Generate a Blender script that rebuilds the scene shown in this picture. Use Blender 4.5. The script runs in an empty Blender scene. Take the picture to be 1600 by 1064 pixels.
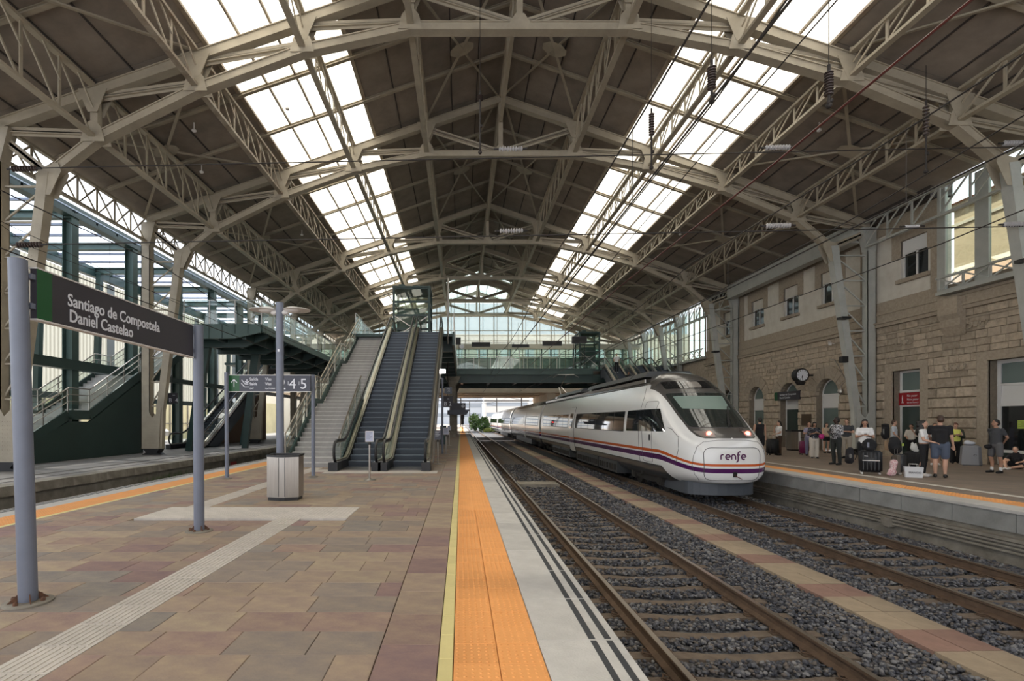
import bpy, bmesh, math, random
import numpy as np
from mathutils import Vector, Matrix, noise
from mathutils.bvhtree import BVHTree

random.seed(7); np.random.seed(7)
S = bpy.context.scene
COL = S.collection
PI = math.pi

# ---------------------------------------------------------------- camera
EYE = 1.65
cam_d = bpy.data.cameras.new('camera'); cam = bpy.data.objects.new('camera', cam_d); COL.objects.link(cam)
cam.location = (0, 0, EYE); cam.rotation_euler = (PI/2, 0, 0)
cam_d.sensor_width = 36; cam_d.lens = 18.0
cam_d.shift_x = 0.05; cam_d.shift_y = 0.0781
cam_d.clip_end = 2000; cam_d.clip_start = 0.05
S.camera = cam

# ---------------------------------------------------------------- light
w = bpy.data.worlds.new('sky'); S.world = w; w.use_nodes = True
nt = w.node_tree; bg = nt.nodes['Background']
tc = nt.nodes.new('ShaderNodeTexCoord'); sep = nt.nodes.new('ShaderNodeSeparateXYZ')
mr = nt.nodes.new('ShaderNodeMapRange'); mr.inputs[1].default_value = 0.0; mr.inputs[2].default_value = 0.8
cr = nt.nodes.new('ShaderNodeValToRGB')
cr.color_ramp.elements[0].color = (0.93, 0.95, 1.0, 1); cr.color_ramp.elements[1].color = (0.80, 0.88, 1.0, 1)
nt.links.new(tc.outputs['Generated'], sep.inputs[0]); nt.links.new(sep.outputs['Z'], mr.inputs[0])
nt.links.new(mr.outputs[0], cr.inputs[0]); nt.links.new(cr.outputs[0], bg.inputs['Color'])
bg.inputs['Strength'].default_value = 1.5
sun_d = bpy.data.lights.new('sun', 'SUN'); sun = bpy.data.objects.new('sun', sun_d); COL.objects.link(sun)
sun_d.energy = 6.0; sun_d.angle = math.radians(1.5); sun_d.color = (1.0, 0.94, 0.84)
sun.rotation_euler = Vector((-0.50, 0.22, 0.84)).to_track_quat('Z', 'Y').to_euler()
sun.location = (-30, 20, 60)
S.view_settings.view_transform = 'Standard'; S.view_settings.look = 'None'
S.view_settings.exposure = 0.8; S.view_settings.gamma = 1.0
S.view_settings.use_curve_mapping = False
S.cycles.max_bounces = 9; S.cycles.diffuse_bounces = 4; S.cycles.glossy_bounces = 3
S.cycles.transmission_bounces = 6; S.cycles.transparent_max_bounces = 14
S.cycles.use_denoising = True; S.cycles.caustics_reflective = False; S.cycles.caustics_refractive = False
S.cycles.sample_clamp_indirect = 6.0

# ---------------------------------------------------------------- materials
def mat(name, col, rough=0.7, metal=0.0, var=0.0, vscale=3.0, bump=0.0, bscale=30.0, col2=None, spec=0.5, emit=None, coat=0.0, objvar=0.0, stretch=None):
    m = bpy.data.materials.new(name); m.use_nodes = True
    n = m.node_tree.nodes; l = m.node_tree.links; b = n['Principled BSDF']
    b.inputs['Base Color'].default_value = (*col, 1); b.inputs['Roughness'].default_value = rough
    b.inputs['Metallic'].default_value = metal; b.inputs['Specular IOR Level'].default_value = spec
    b.inputs['Coat Weight'].default_value = coat
    if emit: b.inputs['Emission Color'].default_value = (*emit[:3], 1); b.inputs['Emission Strength'].default_value = emit[3]
    t = n.new('ShaderNodeTexCoord'); src = t.outputs['Object']
    if stretch:
        mp = n.new('ShaderNodeMapping'); mp.inputs['Scale'].default_value = stretch
        l.new(src, mp.inputs[0]); src = mp.outputs[0]
    last = None
    if var > 0 or col2:
        nz = n.new('ShaderNodeTexNoise'); nz.inputs['Scale'].default_value = vscale; nz.inputs['Detail'].default_value = 5
        nz.inputs['Roughness'].default_value = 0.65
        l.new(src, nz.inputs['Vector'])
        r = n.new('ShaderNodeValToRGB'); r.color_ramp.elements[0].position = 0.32; r.color_ramp.elements[1].position = 0.68
        c2 = col2 or tuple(c*(1-var) for c in col); c1 = col if col2 else tuple(min(1, c*(1+var*0.6)) for c in col)
        r.color_ramp.elements[0].color = (*c2, 1); r.color_ramp.elements[1].color = (*c1, 1)
        l.new(nz.outputs['Fac'], r.inputs[0]); l.new(r.outputs[0], b.inputs['Base Color']); last = r.outputs[0]
    if objvar > 0:
        oi = n.new('ShaderNodeObjectInfo'); h = n.new('ShaderNodeHueSaturation')
        m2 = n.new('ShaderNodeMapRange'); m2.inputs[3].default_value = 1-objvar; m2.inputs[4].default_value = 1+objvar
        l.new(oi.outputs['Random'], m2.inputs[0]); l.new(m2.outputs[0], h.inputs['Value'])
        if last: l.new(last, h.inputs['Color'])
        else: h.inputs['Color'].default_value = (*col, 1)
        l.new(h.outputs[0], b.inputs['Base Color'])
    if bump > 0:
        nb = n.new('ShaderNodeTexNoise'); nb.inputs['Scale'].default_value = bscale; nb.inputs['Detail'].default_value = 4
        l.new(src, nb.inputs['Vector'])
        bp = n.new('ShaderNodeBump'); bp.inputs['Strength'].default_value = bump; bp.inputs['Distance'].default_value = 0.02
        l.new(nb.outputs['Fac'], bp.inputs['Height']); l.new(bp.outputs[0], b.inputs['Normal'])
    return m

def glass(name, tint=(0.8, 0.9, 0.86), refl=0.12, haze=0.0, hazecol=(0.8, 0.85, 0.8), rough=0.02):
    m = bpy.data.materials.new(name); m.use_nodes = True
    n = m.node_tree.nodes; l = m.node_tree.links; n.clear()
    o = n.new('ShaderNodeOutputMaterial'); t = n.new('ShaderNodeBsdfTransparent'); t.inputs[0].default_value = (*tint, 1)
    g = n.new('ShaderNodeBsdfGlossy'); g.inputs['Roughness'].default_value = rough; g.inputs['Color'].default_value = (0.9, 0.95, 0.92, 1)
    lw = n.new('ShaderNodeLayerWeight'); lw.inputs['Blend'].default_value = 0.25
    mm = n.new('ShaderNodeMapRange'); mm.inputs[3].default_value = refl*0.5; mm.inputs[4].default_value = min(1, refl*3)
    mx = n.new('ShaderNodeMixShader'); l.new(lw.outputs['Facing'], mm.inputs[0]); l.new(mm.outputs[0], mx.inputs[0])
    l.new(t.outputs[0], mx.inputs[1]); l.new(g.outputs[0], mx.inputs[2]); out = mx.outputs[0]
    if haze > 0:
        d = n.new('ShaderNodeBsdfTranslucent'); d.inputs[0].default_value = (*hazecol, 1)
        d2 = n.new('ShaderNodeBsdfDiffuse'); d2.inputs[0].default_value = (*hazecol, 1)
        ma = n.new('ShaderNodeMixShader'); ma.inputs[0].default_value = 0.3
        l.new(d.outputs[0], ma.inputs[1]); l.new(d2.outputs[0], ma.inputs[2])
        mb = n.new('ShaderNodeMixShader'); mb.inputs[0].default_value = haze
        l.new(out, mb.inputs[1]); l.new(ma.outputs[0], mb.inputs[2]); out = mb.outputs[0]
    l.new(out, o.inputs[0]); return m

M = {}
M['steel'] = mat('cream steel paint', (0.37, 0.325, 0.25), 0.55, var=0.14, vscale=1.6, bump=0.08, bscale=14)
M['steel_r'] = mat('grey steel paint', (0.43, 0.44, 0.41), 0.5, var=0.12, vscale=1.6, bump=0.08, bscale=14)
M['steel_rust'] = mat('rusty cream steel', (0.36, 0.32, 0.255), 0.6, col2=(0.21, 0.155, 0.11), vscale=2.2)
M['board'] = mat('ceiling board', (0.255, 0.215, 0.178), 0.85, var=0.22, vscale=0.9, bump=0.1, bscale=4, objvar=0.06)
M['seam'] = mat('dark seam', (0.06, 0.05, 0.045), 0.8)
M['green'] = mat('dark green steel', (0.028, 0.058, 0.053), 0.42, var=0.15, vscale=1.0)
M['green_l'] = mat('mid green steel', (0.055, 0.098, 0.088), 0.42, var=0.1, vscale=1.0)
M['green_d'] = mat('deep green sheet', (0.022, 0.045, 0.04), 0.6, var=0.15, vscale=0.7)
M['stone'] = mat('granite', (0.50, 0.42, 0.325), 0.85, col2=(0.30, 0.245, 0.185), vscale=5.0, bump=0.6, bscale=22, objvar=0.2)
M['stone_p'] = mat('dressed granite', (0.44, 0.375, 0.295), 0.85, col2=(0.33, 0.275, 0.21), vscale=9.0, bump=0.35, bscale=40)
M['mortar'] = mat('mortar', (0.24, 0.20, 0.155), 0.95, var=0.2, vscale=6)
M['plaster'] = mat('cream plaster', (0.72, 0.69, 0.62), 0.9, col2=(0.60, 0.56, 0.49), vscale=1.4, bump=0.15, bscale=8)
M['white'] = mat('white frame', (0.75, 0.75, 0.74), 0.45)
M['pane_dark'] = mat('door glass', (0.045, 0.065, 0.06), 0.08, spec=0.8)
M['pane_grey'] = mat('frosted glass', (0.16, 0.21, 0.20), 0.2, spec=0.7)
M['pane_black'] = mat('dark tinted glass', (0.018, 0.022, 0.024), 0.05, spec=0.8)
M['concrete'] = mat('platform edge concrete', (0.50, 0.485, 0.46), 0.8, var=0.12, vscale=4, bump=0.2, bscale=60, objvar=0.05)
M['concrete_d'] = mat('dirty concrete', (0.30, 0.275, 0.23), 0.9, col2=(0.16, 0.14, 0.11), vscale=2.0, bump=0.4, bscale=12, objvar=0.06)
M['concrete_g'] = mat('grey wall concrete', (0.27, 0.27, 0.26), 0.85, var=0.18, vscale=3, bump=0.2, bscale=20, objvar=0.07)
M['overpass'] = mat('overpass concrete', (0.72, 0.62, 0.50), 0.9, var=0.12, vscale=0.6)
M['joint'] = mat('paving joint', (0.07, 0.06, 0.05), 0.95)
M['black_line'] = mat('black grip strip', (0.045, 0.048, 0.052), 0.85, bump=0.3, bscale=120)
M['yellow'] = mat('yellow line tile', (0.72, 0.62, 0.28), 0.75, var=0.08, vscale=3, objvar=0.04)
M['orange'] = mat('orange tactile tile', (0.80, 0.355, 0.11), 0.72, var=0.07, vscale=2.5, objvar=0.05)
M['tact_white'] = mat('white tactile tile', (0.60, 0.55, 0.49), 0.8, var=0.12, vscale=4, objvar=0.05)
M['whiteline'] = mat('white paint line', (0.62, 0.58, 0.51), 0.8, var=0.08, vscale=4)
M['asphalt'] = mat('brown paving', (0.165, 0.115, 0.08), 0.8, var=0.2, vscale=1.2, bump=0.15, bscale=30)
M['leftpave'] = mat('grey paving', (0.20, 0.19, 0.175), 0.85, var=0.2, vscale=1.0, bump=0.1, bscale=30)
M['rail_side'] = mat('rusty rail', (0.115, 0.072, 0.045), 0.8, var=0.3, vscale=6, bump=0.2, bscale=60)
M['rail_top'] = mat('worn rail head', (0.34, 0.29, 0.24), 0.28, metal=0.8)
M['sleeper'] = mat('concrete sleeper', (0.175, 0.135, 0.10), 0.9, col2=(0.10, 0.075, 0.058), vscale=6, bump=0.3, bscale=40, objvar=0.1)
M['walk_beige'] = mat('beige walkway slab', (0.30, 0.235, 0.165), 0.85, var=0.15, vscale=5, bump=0.2, bscale=50, objvar=0.06)
M['walk_red'] = mat('red walkway slab', (0.235, 0.14, 0.11), 0.85, var=0.15, vscale=5, bump=0.2, bscale=50, objvar=0.06)
M['pole'] = mat('blue grey pole paint', (0.165, 0.185, 0.24), 0.42, var=0.08, vscale=3)
M['signdark'] = mat('charcoal sign', (0.042, 0.038, 0.048), 0.42)
M['signgreen'] = mat('green sign', (0.012, 0.095, 0.028), 0.42)
M['signslate'] = mat('slate sign', (0.052, 0.055, 0.078), 0.42)
M['signred'] = mat('red sign', (0.33, 0.01, 0.018), 0.42)
M['signwhite'] = mat('white lettering', (0.78, 0.80, 0.86), 0.5)
M['inox'] = mat('brushed stainless', (0.42, 0.395, 0.365), 0.28, metal=0.9, var=0.12, vscale=3, stretch=(14, 14, 0.6))
M['inox_w'] = mat('warm stainless', (0.40, 0.355, 0.29), 0.36, metal=0.8)
M['rubber'] = mat('black rubber', (0.016, 0.016, 0.018), 0.4)
M['step'] = mat('blue grey step', (0.15, 0.175, 0.21), 0.5, metal=0.25, var=0.1, vscale=10)
M['step_d'] = mat('dark step riser', (0.075, 0.088, 0.11), 0.55, metal=0.2)
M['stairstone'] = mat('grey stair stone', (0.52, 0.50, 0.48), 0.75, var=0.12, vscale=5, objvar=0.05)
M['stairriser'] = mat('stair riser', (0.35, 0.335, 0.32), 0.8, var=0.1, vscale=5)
M['lamp_white'] = mat('white lamp', (0.72, 0.70, 0.68), 0.4)
M['lamp_on'] = mat('lit lamp', (1, 1, 1), 0.4, emit=(1, 0.97, 0.9, 9))
M['black'] = mat('black plastic', (0.012, 0.012, 0.013), 0.5)
M['wire'] = mat('dark wire', (0.025, 0.02, 0.018), 0.6)
M['cable_red'] = mat('red brown cable', (0.105, 0.022, 0.018), 0.5)
M['porcelain'] = mat('grey porcelain', (0.42, 0.41, 0.42), 0.25)
M['porcelain_d'] = mat('brown porcelain', (0.075, 0.055, 0.05), 0.25)
M['clear'] = glass('clear glass', (0.86, 0.93, 0.89), 0.16)
M['greenglass'] = glass('green glass', (0.74, 0.83, 0.79), 0.16)
M['balglass'] = glass('balustrade glass', (0.80, 0.87, 0.83), 0.16)
M['gable'] = glass('hazy gable glass', (0.84, 0.88, 0.87), 0.06, haze=0.12, hazecol=(0.85, 0.89, 0.87))
M['canopy'] = glass('milky canopy glass', (0.90, 0.93, 0.97), 0.04, haze=0.6, hazecol=(0.88, 0.93, 1.0))
M['skylight'] = glass('milky skylight glass', (0.98, 0.97, 0.93), 0.02, haze=0.72, hazecol=(1.0, 0.96, 0.88))
M['clad'] = glass('translucent corrugated sheet', (0.9, 0.9, 0.85), 0.0, haze=1.0, hazecol=(0.36, 0.36, 0.32))
M['leaf'] = mat('leaves', (0.075, 0.15, 0.035), 0.6, var=0.4, vscale=3)
M['leaf2'] = mat('light leaves', (0.30, 0.33, 0.08), 0.6, var=0.4, vscale=3)
M['bark'] = mat('bark', (0.12, 0.09, 0.06), 0.9)
M['ground'] = mat('dry ground', (0.5, 0.45, 0.38), 0.95, var=0.2, vscale=0.3)
M['fence_wall'] = mat('sunlit yellow wall', (0.60, 0.54, 0.34), 0.9, var=0.1, vscale=0.4)
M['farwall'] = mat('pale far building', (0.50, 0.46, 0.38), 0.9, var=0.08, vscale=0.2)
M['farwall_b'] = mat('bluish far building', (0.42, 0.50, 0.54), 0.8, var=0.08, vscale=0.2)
M['tile_roof'] = mat('orange roof tile', (0.50, 0.17, 0.07), 0.85, col2=(0.33, 0.11, 0.05), vscale=6)

def brickmat():
    pass

# paving tiles: several tints as separate materials on tiles
PAVE = []
for i, (c, c2) in enumerate([((0.405, 0.305, 0.20), (0.275, 0.20, 0.165)), ((0.425, 0.335, 0.215), (0.30, 0.22, 0.175)), ((0.34, 0.265, 0.195), (0.225, 0.185, 0.165)),
                             ((0.335, 0.215, 0.175), (0.225, 0.145, 0.145)), ((0.315, 0.265, 0.205), (0.20, 0.175, 0.165)), ((0.385, 0.275, 0.19), (0.255, 0.165, 0.15))]):
    PAVE.append(mat('paving stone tint %d' % i, c, 0.7, col2=c2, vscale=3.2, bump=0.12, bscale=45, objvar=0.08, stretch=(1.0, 1.6, 1)))

# ---------------------------------------------------------------- mesh helper
class MB:
    def __init__(s): s.v = []; s.f = []; s.m = []; s.cur = 0
    def use(s, i): s.cur = i; return s
    def add(s, vs, fs):
        k = len(s.v); s.v.extend([tuple(p) for p in vs])
        for f in fs: s.f.append(tuple(k+i for i in f)); s.m.append(s.cur)
        return s
    def box(s, x0, x1, y0, y1, z0, z1):
        return s.add([(x0,y0,z0),(x1,y0,z0),(x1,y1,z0),(x0,y1,z0),(x0,y0,z1),(x1,y0,z1),(x1,y1,z1),(x0,y1,z1)],
                     [(0,3,2,1),(4,5,6,7),(0,1,5,4),(1,2,6,5),(2,3,7,6),(3,0,4,7)])
    def beam(s, p0, p1, wd, h, up=(0,0,1), wd1=None, h1=None):
        p0 = Vector(p0); p1 = Vector(p1); d = (p1-p0).normalized(); up = Vector(up)
        if abs(d.dot(up)) > 0.99: up = Vector((0,1,0)) if abs(d.y) < 0.9 else Vector((1,0,0))
        a = d.cross(up).normalized(); b = a.cross(d).normalized()
        wd1 = wd if wd1 is None else wd1; h1 = h if h1 is None else h1
        vs = []
        for p, ww, hh in ((p0, wd, h), (p1, wd1, h1)):
            for sx, sz in ((-1,-1),(1,-1),(1,1),(-1,1)): vs.append(p + a*(sx*ww/2) + b*(sz*hh/2))
        return s.add(vs, [(0,3,2,1)[::-1],(4,5,6,7)[::-1],(0,1,5,4)[::-1],(1,2,6,5)[::-1],(2,3,7,6)[::-1],(3,0,4,7)[::-1]])
    def tube(s, p0, p1, r, n=10, r1=None, cap=True):
        p0 = Vector(p0); p1 = Vector(p1); d = (p1-p0).normalized()
        up = Vector((0,0,1)) if abs(d.z) < 0.9 else Vector((1,0,0))
        a = d.cross(up).normalized(); b = a.cross(d); r1 = r if r1 is None else r1
        vs = [p0 + (a*math.cos(2*PI*i/n) + b*math.sin(2*PI*i/n))*r for i in range(n)] + [p1 + (a*math.cos(2*PI*i/n) + b*math.sin(2*PI*i/n))*r1 for i in range(n)]
        fs = [(i, (i+1)%n, n+(i+1)%n, n+i) for i in range(n)]
        if cap: fs += [tuple(range(n))[::-1], tuple(range(n, 2*n))]
        return s.add(vs, fs)
    def path(s, pts, r, n=8, sx=1.0, sz=1.0, closed=False):
        pts = [Vector(p) for p in pts]; rings = []; N = len(pts); prev = None
        for i, p in enumerate(pts):
            if closed: d = (pts[(i+1)%N]-pts[i-1]).normalized()
            else: d = (pts[min(i+1, N-1)]-pts[max(i-1, 0)]).normalized()
            if prev is None:
                up = Vector((0,0,1)) if abs(d.z) < 0.9 else Vector((1,0,0))
                a = d.cross(up).normalized()
            else:
                a = (prev - d*prev.dot(d)).normalized()
            prev = a; b = a.cross(d)
            rr = r[i] if isinstance(r, (list, tuple)) else r
            rings.append([p + a*math.cos(2*PI*(k+.5)/n)*rr*sx + b*math.sin(2*PI*(k+.5)/n)*rr*sz for k in range(n)])
        vs = [q for ring in rings for q in ring]; fs = []
        for i in range(N if closed else N-1):
            j = (i+1) % N
            for k in range(n): fs.append((i*n+k, i*n+(k+1)%n, j*n+(k+1)%n, j*n+k))
        if not closed: fs += [tuple(range(n))[::-1], tuple(range((N-1)*n, N*n))]
        return s.add(vs, fs)
    def lathe(s, prof, c=(0,0,0), n=20, axis='z'):
        vs = []; fs = []; c = Vector(c)
        for r, z in prof:
            for k in range(n):
                a = 2*PI*k/n
                p = {'z': (r*math.cos(a), r*math.sin(a), z), 'x': (z, r*math.cos(a), r*math.sin(a)), 'y': (r*math.cos(a), z, r*math.sin(a))}[axis]
                vs.append(c + Vector(p))
        m = len(prof)
        for i in range(m-1):
            for k in range(n): fs.append((i*n+k, i*n+(k+1)%n, (i+1)*n+(k+1)%n, (i+1)*n+k))
        fs += [tuple(range(n))[::-1], tuple(range((m-1)*n, m*n))]
        return s.add(vs, fs)
    def prism(s, poly, d0, d1, axis='x'):
        """poly in the two other axes (y,z for x; x,z for y; x,y for z)"""
        def P(a, b, d): return {'x': (d, a, b), 'y': (a, d, b), 'z': (a, b, d)}[axis]
        n = len(poly); vs = [P(a, b, d0) for a, b in poly] + [P(a, b, d1) for a, b in poly]
        return s.add(vs, [tuple(range(n)), tuple(range(n, 2*n))[::-1]] + [(i, n+i, n+(i+1)%n, (i+1)%n) for i in range(n)])
    def ball(s, c, rx, ry=None, rz=None, n=12, m=8):
        ry = ry or rx; rz = rz or rx; vs = []; fs = []
        for i in range(m+1):
            t = PI*i/m
            for k in range(n): vs.append((c[0]+rx*math.sin(t)*math.cos(2*PI*k/n), c[1]+ry*math.sin(t)*math.sin(2*PI*k/n), c[2]+rz*math.cos(t)))
        for i in range(m):
            for k in range(n): fs.append((i*n+k, (i+1)*n+k, (i+1)*n+(k+1)%n, i*n+(k+1)%n))
        return s.add(vs, fs)
    def build(s, name, mats, parent=None, smooth=False, kind=None, local=False, label=None):
        me = bpy.data.meshes.new(name)
        off = Vector((0,0,0))
        if parent and not local: off = wloc(parent)
        me.from_pydata([(p[0]-off.x, p[1]-off.y, p[2]-off.z) for p in s.v], [], s.f)
        if not isinstance(mats, (list, tuple)): mats = [mats]
        for m_ in mats: me.materials.append(M[m_] if isinstance(m_, str) else m_)
        if len(mats) > 1: me.polygons.foreach_set('material_index', s.m)
        bm = bmesh.new(); bm.from_mesh(me); bmesh.ops.recalc_face_normals(bm, faces=bm.faces)
        if smooth == 'auto':
            for f in bm.faces: f.smooth = True
            for e in bm.edges:
                if len(e.link_faces) == 2 and e.calc_face_angle(0) > 0.7: e.smooth = False
        elif smooth:
            for f in bm.faces: f.smooth = True
        bm.to_mesh(me); bm.free(); me.update()
        return link(name, me, parent, kind, label)

def link(name, me, parent=None, kind=None, label=None):
    o = bpy.data.objects.new(name, me); COL.objects.link(o)
    if parent: o.parent = parent
    if kind: o['kind'] = kind
    if label: o['label'] = label
    return o
def wloc(o):
    v = Vector((0,0,0))
    while o: v += o.location; o = o.parent
    return v
def tag(o, label=None, cat=None, group=None, kind=None):
    if label: o['label'] = label
    if cat: o['category'] = cat
    if group: o['group'] = group
    if kind: o['kind'] = kind
    return o
def empty(name, loc=(0,0,0), label=None, cat=None, group=None, kind=None, rz=0.0):
    o = bpy.data.objects.new(name, None); COL.objects.link(o); o.location = loc; o.empty_display_size = 0.2
    o.rotation_euler = (0, 0, rz)
    return tag(o, label, cat, group, kind)
def children(o): return [c for c in bpy.data.objects if c.parent == o]
def copy_tree(o, parent=None, kids=None):
    c = o.copy(); COL.objects.link(c)
    if parent: c.parent = parent
    for ch in list(o.children): copy_tree(ch, c)
    return c
def U(u, Y): return (u-720.0)*Y/800.0           # site survey: bearing at distance -> metres
def Zv(v, Y): return EYE + (657.0-v)*Y/800.0

_font_cache = {}
def text(s, size, origin, ux, uz, material, name, parent, depth=0.004, align='LEFT', wscale=1.0, bold=0.0):
    """flat lettering as a mesh; ux = writing direction, uz = up direction"""
    cu = bpy.data.curves.new('t', 'FONT'); cu.body = s; cu.size = size; cu.align_x = align; cu.extrude = depth/2; cu.offset = bold
    cu.resolution_u = 3
    o = bpy.data.objects.new('t', cu); COL.objects.link(o)
    dg = bpy.context.evaluated_depsgraph_get(); me = bpy.data.meshes.new_from_object(o.evaluated_get(dg))
    bpy.data.objects.remove(o); bpy.data.curves.remove(cu)
    ux = Vector(ux).normalized(); uz = Vector(uz).normalized(); un = ux.cross(uz)
    off = Vector(origin) - (wloc(parent) if parent else Vector())
    for v in me.vertices:
        c = v.co.copy(); v.co = off + ux*(c.x*wscale) + uz*c.y + un*c.z
    me.materials.clear(); me.materials.append(M[material] if isinstance(material, str) else material)
    me.name = name
    return link(name, me, parent)

# ================================================================ GROUND AND TRACKS
RZ = -0.75            # rail head height (platform top is 0)
PE = 1.20; PW = -8.45 # central platform edges
BZ = -0.925            # ballast height

# far ground
g = MB(); g.box(-160, 160, -12, 420, -1.6, -1.15)
tag(g.build('ground', 'ground'), kind='structure')
def ballast_mat():
    m = bpy.data.materials.new('ballast bed'); m.use_nodes = True
    n = m.node_tree.nodes; l = m.node_tree.links; b = n['Principled BSDF']; b.inputs['Roughness'].default_value = 0.9
    t = n.new('ShaderNodeTexCoord'); v = n.new('ShaderNodeTexVoronoi'); v.inputs['Scale'].default_value = 17
    l.new(t.outputs['Object'], v.inputs['Vector'])
    r = n.new('ShaderNodeValToRGB'); e = r.color_ramp.elements
    e[0].color = (0.028, 0.029, 0.034, 1); e[1].color = (0.16, 0.158, 0.162, 1)
    l.new(v.outputs['Color'], r.inputs[0]); l.new(r.outputs[0], b.inputs['Base Color'])
    bp = n.new('ShaderNodeBump'); bp.inputs['Distance'].default_value = 0.03; bp.inputs['Strength'].default_value = 1.0; bp.invert = True
    l.new(v.outputs['Distance'], bp.inputs['Height']); l.new(bp.outputs[0], b.inputs['Normal'])
    return m
M['ballast'] = ballast_mat()
g = MB(); g.box(PE, 9.9, -6, 320, -1.14, BZ-0.03); g.box(-12.2, PW, -6, 120, -1.14, BZ-0.03)
tag(g.build('trackbed', 'ballast'), kind='structure')

# individual ballast stones, thrown in by numpy, one stuff mesh per zone
ICO = bmesh.new(); bmesh.ops.create_icosphere(ICO, subdivisions=1, radius=1.0)
ico_v = np.array([v.co[:] for v in ICO.verts]); ico_f = np.array([[v.index for v in f.verts] for f in ICO.faces]); ICO.free()
def stone_mats():
    out = []
    for i, c in enumerate([(0.11,0.112,0.125),(0.062,0.066,0.082),(0.19,0.188,0.19),(0.085,0.082,0.088),(0.040,0.042,0.052),(0.13,0.11,0.095)]):
        out.append(mat('ballast stone %d' % i, c, 0.85, var=0.25, vscale=25))
    return out
STM = stone_mats()
def scatter(name, zones, density, rmin, rmax, avoid=None, zfun=None):
    rng = np.random.default_rng(5); P = []
    for x0, x1, y0, y1 in zones:
        n = int((x1-x0)*(y1-y0)*density)
        P.append(np.stack([rng.uniform(x0, x1, n), rng.uniform(y0, y1, n)], 1))
    P = np.concatenate(P)
    if avoid is not None: P = P[~avoid(P)]
    n = len(P); r = rng.uniform(rmin, rmax, n)
    sc = np.stack([rng.uniform(0.75, 1.35, n), rng.uniform(0.7, 1.2, n), rng.uniform(0.5, 0.9, n)], 1)*r[:, None]
    base = ico_v[None]*(1+rng.uniform(-0.28, 0.28, (n, 12, 1)))
    vv = base*sc[:, None, :]
    a = rng.uniform(0, 2*PI, n); b = rng.uniform(-0.6, 0.6, n)
    ca, sa, cb, sb = np.cos(a)[:, None], np.sin(a)[:, None], np.cos(b)[:, None], np.sin(b)[:, None]
    x, y, z = vv[..., 0], vv[..., 1], vv[..., 2]
    x, z = x*cb + z*sb, -x*sb + z*cb
    x, y = x*ca - y*sa, x*sa + y*ca
    z0 = BZ + rng.uniform(-0.02, 0.025, n)
    V = np.stack([x + P[:, 0:1], y + P[:, 1:2], z + z0[:, None]], -1).reshape(-1, 3)
    F = (ico_f[None] + (np.arange(n)*12)[:, None, None]).reshape(-1, 3)
    me = bpy.data.meshes.new(name)
    me.vertices.add(len(V)); me.vertices.foreach_set('co', V.astype(np.float32).ravel())
    me.loops.add(F.size); me.loops.foreach_set('vertex_index', F.astype(np.int32).ravel())
    me.polygons.add(len(F)); me.polygons.foreach_set('loop_start', np.arange(0, F.size, 3, dtype=np.int32))
    for m_ in STM: me.materials.append(m_)
    me.polygons.foreach_set('material_index', np.repeat(rng.integers(0, len(STM), n), 20).astype(np.int32))
    me.update(calc_edges=True); me.validate()
    o = link(name, me, None, 'stuff'); return o
SLP = 0.565; SL0 = 4.47          # sleeper pitch
def on_sleeper(P):
    d = np.mod(P[:, 1]-SL0+0.14, SLP) < 0.28
    in1 = (np.abs(P[:, 0]-3.02) < 1.33); in2 = (np.abs(P[:, 0]-7.83) < 1.33)
    rail = np.zeros(len(P), bool)
    for x in (2.15, 3.89, 6.97, 8.69): rail |= np.abs(P[:, 0]-x) < 0.10
    walk = np.abs(P[:, 0]-5.545) < 0.38
    return (d & (in1 | in2)) | rail | walk
Zn = lambda a, b: [(PE+0.03, 9.7, a, b)]
tag(scatter('ballast', Zn(3.6, 9.0), 900, 0.018, 0.034, on_sleeper), 'dark grey crushed stone ballast around the tracks in the foreground', 'ballast')
tag(scatter('ballast', Zn(9.0, 15.0), 480, 0.024, 0.040, on_sleeper), 'dark grey crushed stone ballast around the tracks short of the train nose', 'ballast')
tag(scatter('ballast', Zn(15.0, 30.0), 150, 0.032, 0.055, on_sleeper), 'grey ballast beside the train and under it', 'ballast')

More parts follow.
